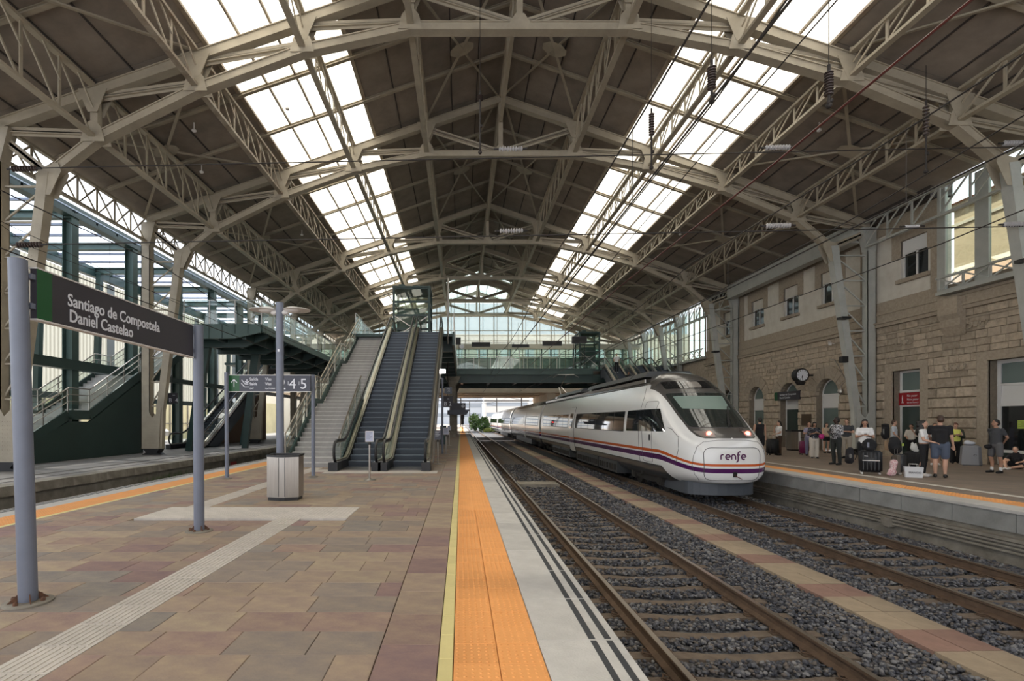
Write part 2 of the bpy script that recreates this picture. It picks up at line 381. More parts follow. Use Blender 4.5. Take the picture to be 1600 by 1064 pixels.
# tracks
def track(cx, y0, y1, label, detail):
    t = empty('railway_track', (cx, y0, BZ), label, 'track', kind='structure')
    for sx in (-0.87, 0.87):
        x = cx+sx; m = MB()
        m.use(0).prism([(x-0.075, RZ-0.16), (x+0.075, RZ-0.16), (x+0.075, RZ-0.145), (x+0.012, RZ-0.12), (x+0.012, RZ-0.045), (x+0.036, RZ-0.03), (x+0.036, RZ-0.004), (x-0.036, RZ-0.004), (x-0.036, RZ-0.03), (x-0.012, RZ-0.045), (x-0.012, RZ-0.12), (x-0.075, RZ-0.145)], y0, y1, 'y')
        m.use(1).box(x-0.03, x+0.03, y0, y1, RZ-0.004, RZ)
        m.build('rail', ['rail_side', 'rail_top'], t)
    n = int((y1-y0)/SLP); mesh = None
    k0 = math.ceil((y0-SL0)/SLP)
    if detail:
        for k in range(n):
            y = SL0+(k0+k)*SLP
            if y > detail: break
            if mesh is None:
                s = MB()
                for a, b, za, zb in ((-1.3,-0.55,0.02,0.02),(-0.55,-0.25,0.02,-0.01),(-0.25,0.25,-0.01,-0.01),(0.25,0.55,-0.01,0.02),(0.55,1.3,0.02,0.02)):
                    t0 = RZ-0.165+za-0.02; t1 = RZ-0.165+zb-0.02; b0 = BZ-0.12
                    yb = 0.13; yt = 0.085
                    s.add([(a,-yb,b0),(b,-yb,b0),(b,yb,b0),(a,yb,b0),(a,-yt,t0),(b,-yt,t1),(b,yt,t1),(a,yt,t0)], [(0,3,2,1),(4,5,6,7),(0,1,5,4),(1,2,6,5),(2,3,7,6),(3,0,4,7)])
                o = s.build('sleeper', 'sleeper', t, local=True); mesh = o.data
                off = wloc(t)
                for v in mesh.vertices: v.co.z -= off.z
                o.location = (0, y-y0, 0)
            else:
                o = link('sleeper', mesh, t); o.location = (0, y-y0, 0)
    # fastening clips
    c = MB(); 
    for k in range(n):
        y = SL0+(k0+k)*SLP
        if y > (detail or 0) or y > 26: break
        for sx in (-0.87, 0.87):
            for q in (-1, 1):
                x = cx+sx+q*0.115
                c.box(x-0.05, x+0.05, y-0.055, y+0.055, RZ-0.19, RZ-0.155)
                c.path([(x-0.03*q, y-0.05, RZ-0.14), (x+0.03*q, y-0.05, RZ-0.12), (x+0.045*q, y, RZ-0.135), (x+0.03*q, y+0.05, RZ-0.12), (x-0.03*q, y+0.05, RZ-0.14)], 0.010, 5)
    if c.v: c.build('rail_clip', 'rail_side', t, kind='stuff')
    return t
track(3.02, -4, 300, 'empty railway track beside the near platform edge', 62)
track(7.83, -4, 300, 'railway track under the white train', 24)
track(-10.28, -4, 110, 'sunken railway track beyond the left platform edge', None)
# crossing panel between the rails further on
m = MB(); m.box(2.25, 3.79, 19.6, 20.6, BZ-0.02, RZ-0.05); m.build('crossing_slab', 'concrete_d', None); bpy.data.objects['crossing_slab']['kind'] = 'structure'
# walkway between the tracks
wk = empty('walkway', (5.235, 3, BZ), kind='structure')
i = 0; y = 3.30; base = {}
while y < 62:
    L = 0.572 if y < 24 else 2.29
    red = (i % 3 == 1) if y < 24 else (i % 4 == 1)
    for sx in (0, 1):
        x0 = 5.16 + sx*0.385
        zz = random.uniform(-0.006, 0.006)
        key = (red, L)
        if key not in base:
            m = MB(); m.box(0.003, 0.382, 0.004, L-0.004, -0.09, 0); o = m.build('walkway_slab', 'walk_red' if red else 'walk_beige', wk, local=True); base[key] = o.data
        else: o = link('walkway_slab', base[key], wk)
        o.location = (x0-5.235, y-3, -0.862+zz-BZ)
    y += L; i += 1

# ================================================================ CENTRAL PLATFORM
pf = empty('platform', (0, 0, 0), kind='structure')
m = MB(); m.box(PW+0.12, PE-0.1, -5, 140, -1.14, -0.045); m.build('platform_body', ['joint'], pf)
m = MB(); m.box(PE-0.12, PE-0.02, -5, 140, -1.14, -0.12); m.box(PW+0.02, PW+0.12, -5, 140, -1.14, -0.12); m.build('side_wall', 'concrete_d', pf)
# paving
TW, TD = 0.6, 0.402
tile_mesh = {}
def tile_obj(name, x0, x1, y0, y1, mt, h=0.045, gap=0.004, parent=pf, key=None, zt=0.0):
    wx, wy = round(x1-x0, 3), round(y1-y0, 3)
    k = (name, wx, wy, mt.name if not isinstance(mt, str) else mt, h)
    if k not in tile_mesh:
        q = MB(); bv = 0.004
        a, b, c, d = gap/2, wx-gap/2, gap/2, wy-gap/2
        q.add([(a,c,-h),(b,c,-h),(b,d,-h),(a,d,-h),(a,c,-bv),(b,c,-bv),(b,d,-bv),(a,d,-bv),(a+bv,c+bv,0),(b-bv,c+bv,0),(b-bv,d-bv,0),(a+bv,d-bv,0)],
              [(0,1,5,4),(1,2,6,5),(2,3,7,6),(3,0,4,7),(4,5,9,8),(5,6,10,9),(6,7,11,10),(7,4,8,11),(8,9,10,11)])
        o = q.build(name, mt, parent, local=True); tile_mesh[k] = o.data
    else: o = link(name, tile_mesh[k], parent)
    p = wloc(parent); o.location = (x0-p.x, y0-p.y, zt-p.z+random.uniform(-0.0015, 0.0015)); return o
GUIDES = [(-3.10, -2.69, -2, 8.6), (-5.50, -1.92, 8.6, 9.75), (-5.22, -4.81, 9.75, 17.9), (-4.81, -4.0, 16.4, 17.2)]
def cut(x0, x1, y0, y1):
    """pieces of the interval left after the white guide strips"""
    segs = [(x0, x1)]
    for gx0, gx1, gy0, gy1 in GUIDES:
        if y1-0.12 > gy0 and y0+0.12 < gy1:
            ns = []
            for a, b in segs:
                if gx1 <= a or gx0 >= b: ns.append((a, b)); continue
                if gx0-a > 0.02: ns.append((a, gx0))
                if b-gx1 > 0.02: ns.append((gx1, b))
            segs = ns
    return segs
far = [MB() for _ in PAVE]; cnt = 0
y = 2.0; row = 0
rr = random.Random(11)
while y < 30:
    y1 = y+TD
    off = [0, 0.34, 0.12, 0.46, 0.22][row % 5] + rr.uniform(-.05, .05)
    x = -7.10 - off
    while x < -0.59:
        wd = rr.choice([0.6, 0.6, 0.6, 0.6, 0.42])
        x1 = x+wd
        if -0.59-x1 < 0.15: x1 = -0.59
        a, b = max(x, -7.10), min(x1, -0.59)
        mi = rr.choices(range(6), [5, 4, 4, 2.2, 2, 2.5])[0]
        if b-a > 0.03:
            for a2, b2 in cut(a, b, y, y1):
                if 2.8 < y < 9.3 and cnt < 196 and (a2-0)/(y1) > -1.08:
                    tile_obj('paving_tile', round(a2, 2), round(b2, 2), y, y1, PAVE[mi]); cnt += 1
                else:
                    far[mi].box(a2+0.002, b2-0.002, y+0.002, y1-0.002, -0.045, rr.uniform(-0.0015, 0.0015))
        x = x1
    y = y1; row += 1
y = 2.0; c2 = 0
while y < 30:       # border row beside the yellow line
    mi = rr.choices(range(6), [5, 4, 4, 2.2, 2, 2.5])[0]
    if 2.8 < y < 16: tile_obj('paving_tile', -0.586, -0.157, y, y+0.59, PAVE[mi])
    else: far[mi].box(-0.585, -0.157, y+0.002, y+0.588, -0.045, 0)
    y += 0.59
for i, q in enumerate(far): q.build('paving_tile_field', PAVE[i], pf, kind='stuff')
# beyond 30 m
m = MB()
for k in range(12): m.box(-7.10, -0.157, 30+k*9, 30+(k+1)*9-0.01, -0.045, 0.0)
m.build('paving_far', PAVE[2], pf, kind='stuff')
# yellow, orange, edge slabs on both sides
for side in (1, -1):
    def X(a): return a if side == 1 else -7.25 - a
    def span(a, b): p, q = X(a), X(b); return (min(p, q), max(p, q))
    y = 1.6; j = 0
    fy = MB(); fo = MB(); fe = MB(); fb = MB()
    lim = 15 if side == 1 else 0
    while y < 138:
        step = 0.39
        a, b = span(-0.155, -0.052)
        if y < lim: tile_obj('yellow_strip', a, b, y, y+step, 'yellow')
        else: fy.box(a, b, y+0.001, y+step*4-0.003, -0.045, 0.0)
        y += step if y < lim else step*4
    if fy.v: fy.build('yellow_strip_far', 'yellow', pf, kind='stuff')
    y = 1.6; doms = MB(); 
    while y < 60:
        for q in (0, 1):
            a, b = span(-0.05+q*0.3125, -0.05+(q+1)*0.3125)
            if y < (9.4 if side == 1 else 0):
                tile_obj('tactile_tile', a, b, y, y+0.3125, 'orange')
                for i2 in range(6):
                    for j2 in range(6):
                        cx, cy = a+0.026+i2*0.052, y+0.026+j2*0.052
                        doms.lathe([(0.013, 0.0), (0.010, 0.0035), (0.005, 0.005)], (cx, cy, 0), 6)
            else: fo.box(a+0.001, b-0.001, y+0.001, y+0.3115, -0.045, 0.0)
        if y >= (9.4 if side == 1 else 0) and y < 24:
            a, b = span(-0.05, 0.575)
            for i2 in range(12): 
                for j2 in range(6):
                    cx = a+0.026+i2*0.052; cy = y+0.026+j2*0.052
                    doms.add([(cx-.011, cy-.011, 0), (cx+.011, cy-.011, 0), (cx+.011, cy+.011, 0), (cx-.011, cy+.011, 0), (cx, cy, .005)], [(0,1,4),(1,2,4),(2,3,4),(3,0,4)])
        y += 0.3125
    a, b = span(-0.05, 0.575); fo.box(a, b, 60, 138, -0.045, 0.0)
    fo.build('tactile_strip_far', 'orange', pf, kind='stuff')
    if doms.v: doms.build('tactile_dome', 'orange', pf, kind='stuff', smooth=False)
    y = 1.2
    while y < 138:
        L = 0.885
        a, b = span(0.577, 1.20)
        if side == 1 and y < 30:
            o = tile_obj('edge_slab', a, b, y, y+L, 'concrete', h=0.14)
        else: fe.box(a, b, y+0.002, y+L*3-0.003, -0.14, 0.0); L *= 3
        for s0, s1 in ((0.965, 1.02), (1.085, 1.14)):
            p, q = span(s0, s1)
            if side == 1 and y < 16: tile_obj('grip_strip', p, q, y+0.012, y+L-0.012, 'black_line', h=0.01, zt=0.003)
            else: fb.box(p, q, y+0.012, y+L-0.012, -0.01, 0.003)
        y += L
    fe.build('edge_slab_far', 'concrete', pf, kind='stuff'); fb.build('grip_strip_far', 'black_line', pf, kind='stuff')
# white tactile guide path: ribbed tiles and the waiting-area bar
def rib_tile():
    q = MB(); q.box(0.002, 0.408, 0.002, 0.398, -0.045, 0.001)
    for i in range(7): q.box(0.025+i*0.053, 0.053+i*0.053, 0.015, 0.385, 0.001, 0.006)
    return q
rt = None; y = 0.9
for (x0, ya, yb) in ((-3.10, 0.9, 8.6), (-5.22, 9.75, 17.9)):
    y = ya
    while y < yb-0.2:
        if rt is None: rt = rib_tile().build('guide_tile', 'tact_white', pf, local=True); o = rt
        else: o = link('guide_tile', rt.data, pf)
        o.location = (x0, y, 0.001); o.scale = (1, (yb-ya)/round((yb-ya)/0.4)/0.4, 1); y += (yb-ya)/round((yb-ya)/0.4)
bar = None
def pip_tile():
    q = MB(); q.box(0.002, 0.396, 0.002, 0.381, -0.045, 0.001)
    for i in range(6):
        for j in range(6): q.lathe([(0.014, 0.001), (0.009, 0.006)], (0.036+i*0.0652, 0.034+j*0.063, 0), 6)
    return q
for i in range(9):
    for j in range(3):
        if bar is None: bar = pip_tile().build('guide_tile', 'tact_white', pf, local=True); o = bar
        else: o = link('guide_tile', bar.data, pf)
        o.location = (-5.50+i*0.398, 8.6+j*0.3833, 0.001)
for i in range(2):
    for j in range(2):
        o = link('guide_tile', bar.data, pf); o.location = (-4.81+i*0.398, 16.42+j*0.385, 0.001)

# ================================================================ RIGHT PLATFORM
RE = 9.75
def RF(x): return 0.06 - (x-RE)*0.0165      # its floor falls towards the building
rp = empty('platform', (RE, 0, 0), kind='structure')
m = MB(); m.add([(RE+0.35, -6, RF(RE+.35)-0.002), (23.5, -6, RF(23.5)-0.002), (23.5, 130, RF(23.5)-0.002), (RE+0.35, 130, RF(RE+.35)-0.002), (RE+.35, -6, -1.1), (23.5, -6, -1.1), (23.5, 130, -1.1), (RE+.35, 130, -1.1)],
               [(0,1,2,3),(4,7,6,5),(0,4,5,1),(1,5,6,2),(2,6,7,3),(3,7,4,0)])
def paving_grid_mat(name, c1, c2, cm, sx, sy):
    m_ = bpy.data.materials.new(name); m_.use_nodes = True; n = m_.node_tree.nodes; l = m_.node_tree.links; b = n['Principled BSDF']
    b.inputs['Roughness'].default_value = 0.62
    t = n.new('ShaderNodeTexCoord'); br = n.new('ShaderNodeTexBrick'); br.inputs['Color1'].default_value = (*c1, 1); br.inputs['Color2'].default_value = (*c2, 1); br.inputs['Mortar'].default_value = (*cm, 1)
    br.inputs['Scale'].default_value = 1; br.inputs['Brick Width'].default_value = sx; br.inputs['Row Height'].default_value = sy; br.inputs['Mortar Size'].default_value = 0.008
    l.new(t.outputs['Object'], br.inputs['Vector']); nz = n.new('ShaderNodeTexNoise'); nz.inputs['Scale'].default_value = 0.8; nz.inputs['Detail'].default_value = 5
    l.new(t.outputs['Object'], nz.inputs['Vector']); mx = n.new('ShaderNodeMix'); mx.data_type = 'RGBA'; mx.blend_type = 'MULTIPLY'; mx.inputs[0].default_value = 0.6
    l.new(br.outputs['Color'], mx.inputs[6]); l.new(nz.outputs['Fac'], mx.inputs[7])
    g2 = n.new('ShaderNodeBrightContrast'); g2.inputs['Bright'].default_value = 0.03; l.new(mx.outputs[2], g2.inputs[0]); l.new(g2.outputs[0], b.inputs['Base Color'])
    return m_
M['rpave'] = paving_grid_mat('brown paving blocks', (0.33, 0.24, 0.175), (0.27, 0.20, 0.155), (0.13, 0.10, 0.08), 0.6, 0.4)
M['lpave'] = paving_grid_mat('grey brown paving blocks', (0.27, 0.245, 0.215), (0.235, 0.215, 0.20), (0.11, 0.10, 0.09), 0.6, 0.4)
m.build('paving', 'rpave', rp)
def slab_x(q, x0, x1, y0, y1, h=0.05, up=0.0):
    q.add([(x0,y0,RF(x0)+up),(x1,y0,RF(x1)+up),(x1,y1,RF(x1)+up),(x0,y1,RF(x0)+up),(x0,y0,RF(x0)-h),(x1,y0,RF(x1)-h),(x1,y1,RF(x1)-h),(x0,y1,RF(x0)-h)],
          [(0,1,2,3),(4,7,6,5),(0,4,5,1),(1,5,6,2),(2,6,7,3),(3,7,4,0)])
m = MB(); slab_x(m, 11.80, 12.02, -4, 120, up=0.004); m.build('white_line', 'whiteline', rp)
m = MB(); dm = MB()
for k in range(160):
    for q in (0, 1): slab_x(m, 10.32+q*0.33, 10.32+(q+1)*0.33-0.002, -2+k*0.33, -2+(k+1)*0.33-0.003, up=0.006)
for k in range(36, 130):
    for i2 in range(8):
        for j2 in range(4):
            cx, cy = 10.36+i2*0.083, 2+(k-12)*0.33-0.33*0+0.03+j2*0.083
            z = RF(cx)+0.006; dm.add([(cx-.018, cy-.018, z), (cx+.018, cy-.018, z), (cx+.018, cy+.018, z), (cx-.018, cy+.018, z), (cx, cy, z+.008)], [(0,1,4),(1,2,4),(2,3,4),(3,0,4)])
slab_x(m, 10.32, 10.98, 50.9, 120, up=0.004)
m.build('tactile_strip', 'orange', rp, kind='stuff'); dm.build('tactile_dome', 'orange', rp, kind='stuff')
# coping slabs and face blocks
blk = None; y = 4.0; k = 0
fcb = MB()
while y < 60:
    L = 1.18
    if y < 44:
        if blk is None:
            q = MB(); q.box(0, 0.60, 0.004, L-0.004, -0.055, 0.0); blk = q.build('coping_slab', 'concrete', rp, local=True)
            q = MB(); q.box(0.035, 0.5, 0.006, L-0.006, -0.40, -0.058); fb2 = q.build('face_block', 'concrete_g', rp, local=True)
            o1, o2 = blk, fb2
        else: o1 = link('coping_slab', blk.data, rp); o2 = link('face_block', fb2.data, rp)
        o1.location = (0, y, RF(RE)); o2.location = (random.uniform(-.006, .006), y+0.3, RF(RE))
    y += L
q = MB(); q.box(RE, RE+0.55, 44, 125, RF(RE)-0.06, RF(RE)); q.box(RE+.035, RE+0.5, 44, 125, RF(RE)-0.4, RF(RE)-.06); q.build('edge_far', 'concrete_g', rp)
q = MB(); q.box(RE+0.10, RE+0.5, -4, 125, -1.14, RF(RE)-0.40); q.build('side_wall', 'concrete_d', rp)
# pipes and cable trough on the face
q = MB()
q.box(RE-0.02, RE+0.10, -4, 15.2, -0.50, -0.44); q.box(RE+0.0, RE+0.12, -4, 60, -0.56, -0.52)
for zz in (-0.62, -0.70): q.tube((RE+0.04, -4, zz), (RE+0.04, 60, zz), 0.028, 8)
q.box(RE-0.04, RE+0.10, 11.6, 11.85, -0.76, -0.56); q.box(RE-0.04, RE+0.10, 24.0, 24.3, -0.76, -0.56)
tag(q.build('cable_conduit', 'concrete_d', None), 'grey cable conduits and ducts along the right platform face above the ballast', 'conduit')

# ================================================================ LEFT PLATFORM
LE = -12.1; LZ = -0.11
lp = empty('platform', (LE, 0, LZ), kind='structure')
m = MB(); m.box(-26.5, LE-0.4, -6, 125, -1.14, LZ-0.002); m.build('paving', 'lpave', lp)
cp = None; y = -2.0
while y < 62:
    if cp is None:
        q = MB(); q.box(-0.62, 0, 0.005, 1.495, -0.27, 0.0); cp = q.build('coping_slab', 'concrete_d', lp, local=True); o = cp
    else: o = link('coping_slab', cp.data, lp)
    o.location = (0, y, random.uniform(-.008, .008)); y += 1.5
q = MB(); q.box(LE-0.5, LE-0.14, -4, 125, -1.14, LZ-0.27); q.box(LE-0.6, LE, 62, 125, LZ-0.27, LZ); q.build('side_wall', 'concrete_d', lp)
q = MB(); q.box(LE-1.75, LE-1.62, -4, 125, LZ-0.01, LZ+0.004); q.box(LE-0.9, LE-0.84, -4, 125, LZ-0.01, LZ+0.004); q.build('drain_line', 'joint', lp)
q = MB(); q.box(LE-0.14, LE-0.12, 27.2, 27.9, LZ-0.75, LZ-0.45)
tag(q.build('face_plate', 'signred'), 'small dull red plate on the face of the left platform', 'plate')
# weeds growing at the foot of the left face
q = MB(); rr2 = random.Random(4)
for k in range(260):
    x = LE+rr2.uniform(-0.02, 0.22); y0 = 21.5+rr2.gauss(0, 1.1); h = rr2.uniform(0.15, 0.5); dx, dy = rr2.uniform(-.15, .15), rr2.uniform(-.15, .15)
    q.add([(x-.012, y0, -0.95), (x+.012, y0, -0.95), (x+dx, y0+dy, -0.95+h), (x, y0+0.015, -0.95)], [(0,1,2),(0,3,2)])
tag(q.build('weeds', 'leaf', kind='stuff'), 'green weeds growing against the left platform face', 'weeds')

# ================================================================ ROOF
CX = 2.05
TY = [0.0, 8.9, 17.9, 26.4, 39.4, 49.3, 58.5, 66.3]
LN = [(-3.8, 15.2), (-7.55, 14.4), (-11.25, 13.05), (-14.8, 11.3), (-16.5, 9.97)]
RN = [(3.8, 15.2), (7.65, 14.5), (11.5, 13.4), (15.25, 11.85), (17.1, 10.3)]
LCOL, RCOL = -18.2, 18.95
def RP(x): return 18.70 - 0.344*abs(x)      # underside of roof sheeting, x from the ridge
def UC(x): return 18.18 - 0.344*abs(x)      # upper chord centre line
ceil = empty('ceiling', (CX, 0, 0), kind='structure')

def rivet_rows(q, p0, p1, offs, pitch, nrm, r=0.016):
    p0 = Vector(p0); p1 = Vector(p1); d = p1-p0; L = d.length; d.normalize(); nrm = Vector(nrm).normalized()
    side = d.cross(nrm).normalized(); k = int(L/pitch)
    for i in range(k+1):
        for j, o in enumerate(offs):
            c = p0 + d*(i*pitch + (pitch/2 if j % 2 else 0)) + side*o
            a = side*r; b = d*r
            q.add([c-a, c-b, c+a, c+b, c+nrm*0.012], [(0,1,4),(1,2,4),(2,3,4),(3,0,4)])

def i_chord(q, p0, p1, wd, h, fl=0.035):
    """riveted box chord: two webs and two flange plates"""
    p0 = Vector(p0); p1 = Vector(p1); d = (p1-p0).normalized(); up = Vector((0,0,1)); a = d.cross(up).normalized(); b = a.cross(d)
    q.beam(p0+b*(h/2-fl/2), p1+b*(h/2-fl/2), wd, fl, up)
    q.beam(p0-b*(h/2-fl/2), p1-b*(h/2-fl/2), wd, fl, up)
    q.beam(p0+a*(wd/2-0.06), p1+a*(wd/2-0.06), 0.03, h-2*fl, up)
    q.beam(p0-a*(wd/2-0.06), p1-a*(wd/2-0.06), 0.03, h-2*fl, up)

def make_truss(Y, detail):
    t = empty('roof_truss', (0, Y, 0)); t.parent = ceil
    X = lambda x: CX+x
    st = 'steel' if detail else 'steel'
    low = [(x, z+0.15) for x, z in LN[::-1]] + [(x, z+0.15) for x, z in RN]
    q = MB()
    for (xa, za), (xb, zb) in zip(low[:-1], low[1:]):
        i_chord(q, (X(xa), Y, za), (X(xb), Y, zb), 0.36, 0.30)
    q.build('lower_chord', st, t)
    q = MB()
    up = [(LCOL, UC(LCOL)), (0, UC(0)), (RCOL, UC(RCOL))]
    for (xa, za), (xb, zb) in zip(up[:-1], up[1:]): i_chord(q, (X(xa), Y, za), (X(xb), Y, zb), 0.34, 0.36)
    q.build('upper_chord', st, t)
    for nodes in (LN, RN):
        for x, z in nodes[:4]:
            q = MB(); q.beam((X(x), Y, z+0.2), (X(x), Y, UC(x)-0.1), 0.26, 0.22, (0, 1, 0))
            q.build('vertical_post', st, t)
    q = MB(); q.beam((X(0), Y, 15.4), (X(0), Y, UC(0)-0.1), 0.22, 0.2, (0, 1, 0)); q.build('king_post', st, t)
    for nodes, col in ((LN, LCOL), (RN, RCOL)):
        sg = -1 if nodes is LN else 1
        pairs = [((nodes[0][0], UC(nodes[0][0])-.25), (0, 15.42))]
        pairs += [((nodes[i+1][0], UC(nodes[i+1][0])-0.22), (nodes[i][0], nodes[i][1]+0.32)) for i in range(3)]
        pairs += [((col, UC(col)-0.2), (nodes[3][0], nodes[3][1]+0.3)), ((col, UC(col)-0.35), (nodes[4][0], nodes[4][1]+0.25))]
        for (xa, za), (xb, zb) in pairs:
            q = MB(); q.beam((X(xa), Y, za), (X(xb), Y, zb), 0.2, 0.035); q.beam((X(xa), Y, za+0.11), (X(xb), Y, zb+0.11), 0.03, 0.2)
            q.beam((X(xa), Y, za), (X(xb), Y, zb), 0.03, 0.2)
            q.build('diagonal_strut', st, t)
    # gussets
    q = MB()
    for nodes in (LN, RN):
        sg = -1 if nodes is LN else 1
        for x, z in nodes[:4]:
            for yy in (Y-0.185, Y+0.17):
                q.prism([(X(x)-0.42, z+.02), (X(x)+0.42, z+.02), (X(x)+0.3, z+0.5), (X(x)+0.12, z+0.72), (X(x)-0.12, z+0.72), (X(x)-0.3, z+0.5)], yy, yy+0.015, 'y')
                u = UC(x); q.prism([(X(x)-0.16, u-0.75), (X(x)+0.16, u-0.75), (X(x)+0.5, u+0.05), (X(x)-0.5, u+0.05)], yy-0.006, yy+0.021, 'y')
        x, z = nodes[4]
        for yy in (Y-0.185, Y+0.17):
            q.prism([(X(x)-sg*0.24, z-0.5), (X(x)+sg*0.24, z-0.5), (X(x)+sg*0.26, z+0.2), (X(x)+sg*0.1, z+0.42), (X(x)-sg*0.5, z+0.62), (X(x)-sg*.62, z+.32)], yy, yy+0.015, 'y')
    for yy in (Y-0.185, Y+0.17): q.prism([(X(0)-.5, 15.22), (X(0)+.5, 15.22), (X(0)+.15, 15.75), (X(0)-.15, 15.75)], yy, yy+.015, 'y')
    q.build('gusset_plate', st, t, kind='stuff')
    if detail:
        q = MB()
        for (xa, za), (xb, zb) in zip(low[:-1], low[1:]):
            rivet_rows(q, (X(xa), Y, za-0.15), (X(xb), Y, zb-0.15), (-0.15, -0.09, 0.09, 0.15), 0.16, (0, 0, -1))
            rivet_rows(q, (X(xa), Y-0.18, za+0.12), (X(xb), Y-0.18, zb+0.12), (0.0,), 0.16, (0, -1, 0), 0.014)
            rivet_rows(q, (X(xa), Y-0.18, za-0.12), (X(xb), Y-0.18, zb-0.12), (0.0,), 0.16, (0, -1, 0), 0.014)
        for (xa, za), (xb, zb) in zip(up[:-1], up[1:]):
            rivet_rows(q, (X(xa), Y, za-0.18), (X(xb), Y, zb-0.18), (-0.13, 0.13), 0.18, (0, 0, -1))
        for nodes in (LN, RN):
            for x, z in nodes[:4]: rivet_rows(q, (X(x), Y-0.125, z+0.6), (X(x), Y-0.125, UC(x)-0.6), (-0.08, 0.08), 0.2, (0, -1, 0), 0.014)
        q.build('rivet', st, t, kind='stuff')
    return t
for i, Y in enumerate(TY): make_truss(Y, 2 <= i <= 3)

# bays: rafters, sheeting panels, skylight panes
rows = [-6.0, -3.0]
bays = []
for a, b, n in zip(TY[:-1], TY[1:], (3, 3, 3, 4, 3, 3, 2)):
    ys = [a+(b-a)*k/n for k in range(n)]; rows += ys; bays.append((a, b, n))
rows += [TY[-1], TY[-1]+0.9]
BOUND = [0.0, 1.25, 2.5, 3.8, 5.15, 6.5, 7.62, 8.75, 9.88, 11.0, 12.3, 13.6, 14.9, 16.3, 17.7, 19.15]
SKY = (5, 9)
pfar = MB(); seam = MB(); nbar = 0
skyl = {}
for sgn in (-1, 1):
    s_ = empty('skylight', (sgn*8.75, 30, RP(8.75))); s_.parent = ceil; s_['label'] = 'long white skylight strip on the %s slope' % ('left' if sgn < 0 else 'right'); skyl[sgn] = s_
slope = math.atan(0.344)
pnl = 0
for r0, r1 in zip(rows[:-1], rows[1:]):
    for sgn in (-1, 1):
        for k in range(15):
            a, b = BOUND[k], BOUND[k+1]
            if b > 19 and sgn < 0: b = 18.75
            xa, xb = CX+sgn*a, CX+sgn*b
            za, zb = RP(a), RP(b)
            g_ = 0.012; ga = 0.02
            pts = [(xa+sgn*ga, r0+g_, za-0.344*ga), (xb-sgn*ga, r0+g_, zb+0.344*ga), (xb-sgn*ga, r1-g_, zb+0.344*ga), (xa+sgn*ga, r1-g_, za-0.344*ga)]
            tk = 0.05
            vs = pts + [(p[0], p[1], p[2]+tk) for p in pts]
            fs = [(0,1,2,3),(4,7,6,5),(0,4,5,1),(1,5,6,2),(2,6,7,3),(3,7,4,0)]
            sky = SKY[0] <= k < SKY[1] and r0 > -5 and r1 < TY[-1]+0.5
            lantern = k < 3 and r0 >= TY[-2]-0.1
            if sky or lantern:
                q = MB(); q.add(vs, fs); q.build('skylight_pane', 'skylight' if sky else 'clear', skyl[sgn])
            elif 5 < r0 < 39.5:
                q = MB(); q.add(vs, fs); q.build('ceiling_panel', 'board', ceil); pnl += 1
            else: pfar.add(vs, fs)
pfar.build('ceiling_panel_field', 'board', ceil, kind='stuff')
# cover sheet above the joints so no daylight leaks between the panels
for sgn in (-1, 1):
    for a, b in ((0, 6.5), (11.0, 19.1 if sgn > 0 else 18.7)):
        ya, yb = -6, (TY[-2]-0.05 if a == 0 else rows[-1])
        seam.add([(CX+sgn*a, ya, RP(a)+.07), (CX+sgn*b, ya, RP(b)+.07), (CX+sgn*b, yb, RP(b)+.07), (CX+sgn*a, yb, RP(a)+.07),
                  (CX+sgn*a, ya, RP(a)+.12), (CX+sgn*b, ya, RP(b)+.12), (CX+sgn*b, yb, RP(b)+.12), (CX+sgn*a, yb, RP(a)+.12)], [(0,1,2,3),(4,7,6,5),(0,4,5,1),(1,5,6,2),(2,6,7,3),(3,7,4,0)])
    a, b = 3.8, 6.5
    seam.box(0,0.001,0,0.001,30,30.001)
    seam.add([(CX+sgn*a, TY[-2], RP(a)+.07), (CX+sgn*b, TY[-2], RP(b)+.07), (CX+sgn*b, rows[-1], RP(b)+.07), (CX+sgn*a, rows[-1], RP(a)+.07)], [(0,1,2,3)])
seam.build('roof_sheet', 'seam', ceil)
# rafters across every row, glazing bars down the skylights
for y in rows:
    if any(abs(y-t) < .1 for t in TY): continue
    for sgn in (-1, 1):
        e = 18.3 if sgn < 0 else 18.9
        q = MB(); a = (CX, y, RP(0)-0.16); b = (CX+sgn*e, y, RP(e)-0.16)
        q.beam(a, b, 0.16, 0.03); q.beam((a[0], a[1], a[2]+0.12), (b[0], b[1], b[2]+.12), 0.12, 0.03); q.beam((a[0], a[1], a[2]+.06), (b[0], b[1], b[2]+.06), 0.03, 0.12)
        q.build('rafter', 'steel', ceil)
for sgn in (-1, 1):
    for k in range(1, 15):
        a = BOUND[k]; x = CX+sgn*a
        q = MB(); y0, y1 = (-6, rows[-1])
        if SKY[0] <= k <= SKY[1]:
            q.beam((x, y0, RP(a)-0.03), (x, y1, RP(a)-0.03), 0.075 if SKY[0] < k < SKY[1] else 0.16, 0.1)
            q.build('glazing_bar', 'steel_rust', skyl[sgn])
        elif a < 18.5:
            q.beam((x, y0, RP(a)-0.01), (x, y1, RP(a)-0.01), 0.05, 0.06); q.build('purlin', 'seam', ceil)
q = MB(); q.box(CX+18.95, CX+19.95, 22.9, 44.7, 11.62, 12.5); q.build('eave_closure', 'seam', ceil)
# the hall goes on behind the camera
for sgn in (-1, 1):
    for a, b, mt_ in ((0, 6.5, 'board'), (6.5, 11.0, 'skylight'), (11.0, 19.0, 'board')):
        q = MB(); q.add([(CX+sgn*a, -46, RP(a)), (CX+sgn*b, -46, RP(b)), (CX+sgn*b, -6.05, RP(b)), (CX+sgn*a, -6.05, RP(a))], [(0,1,2,3)]); q.build('rear_roof', mt_, ceil)
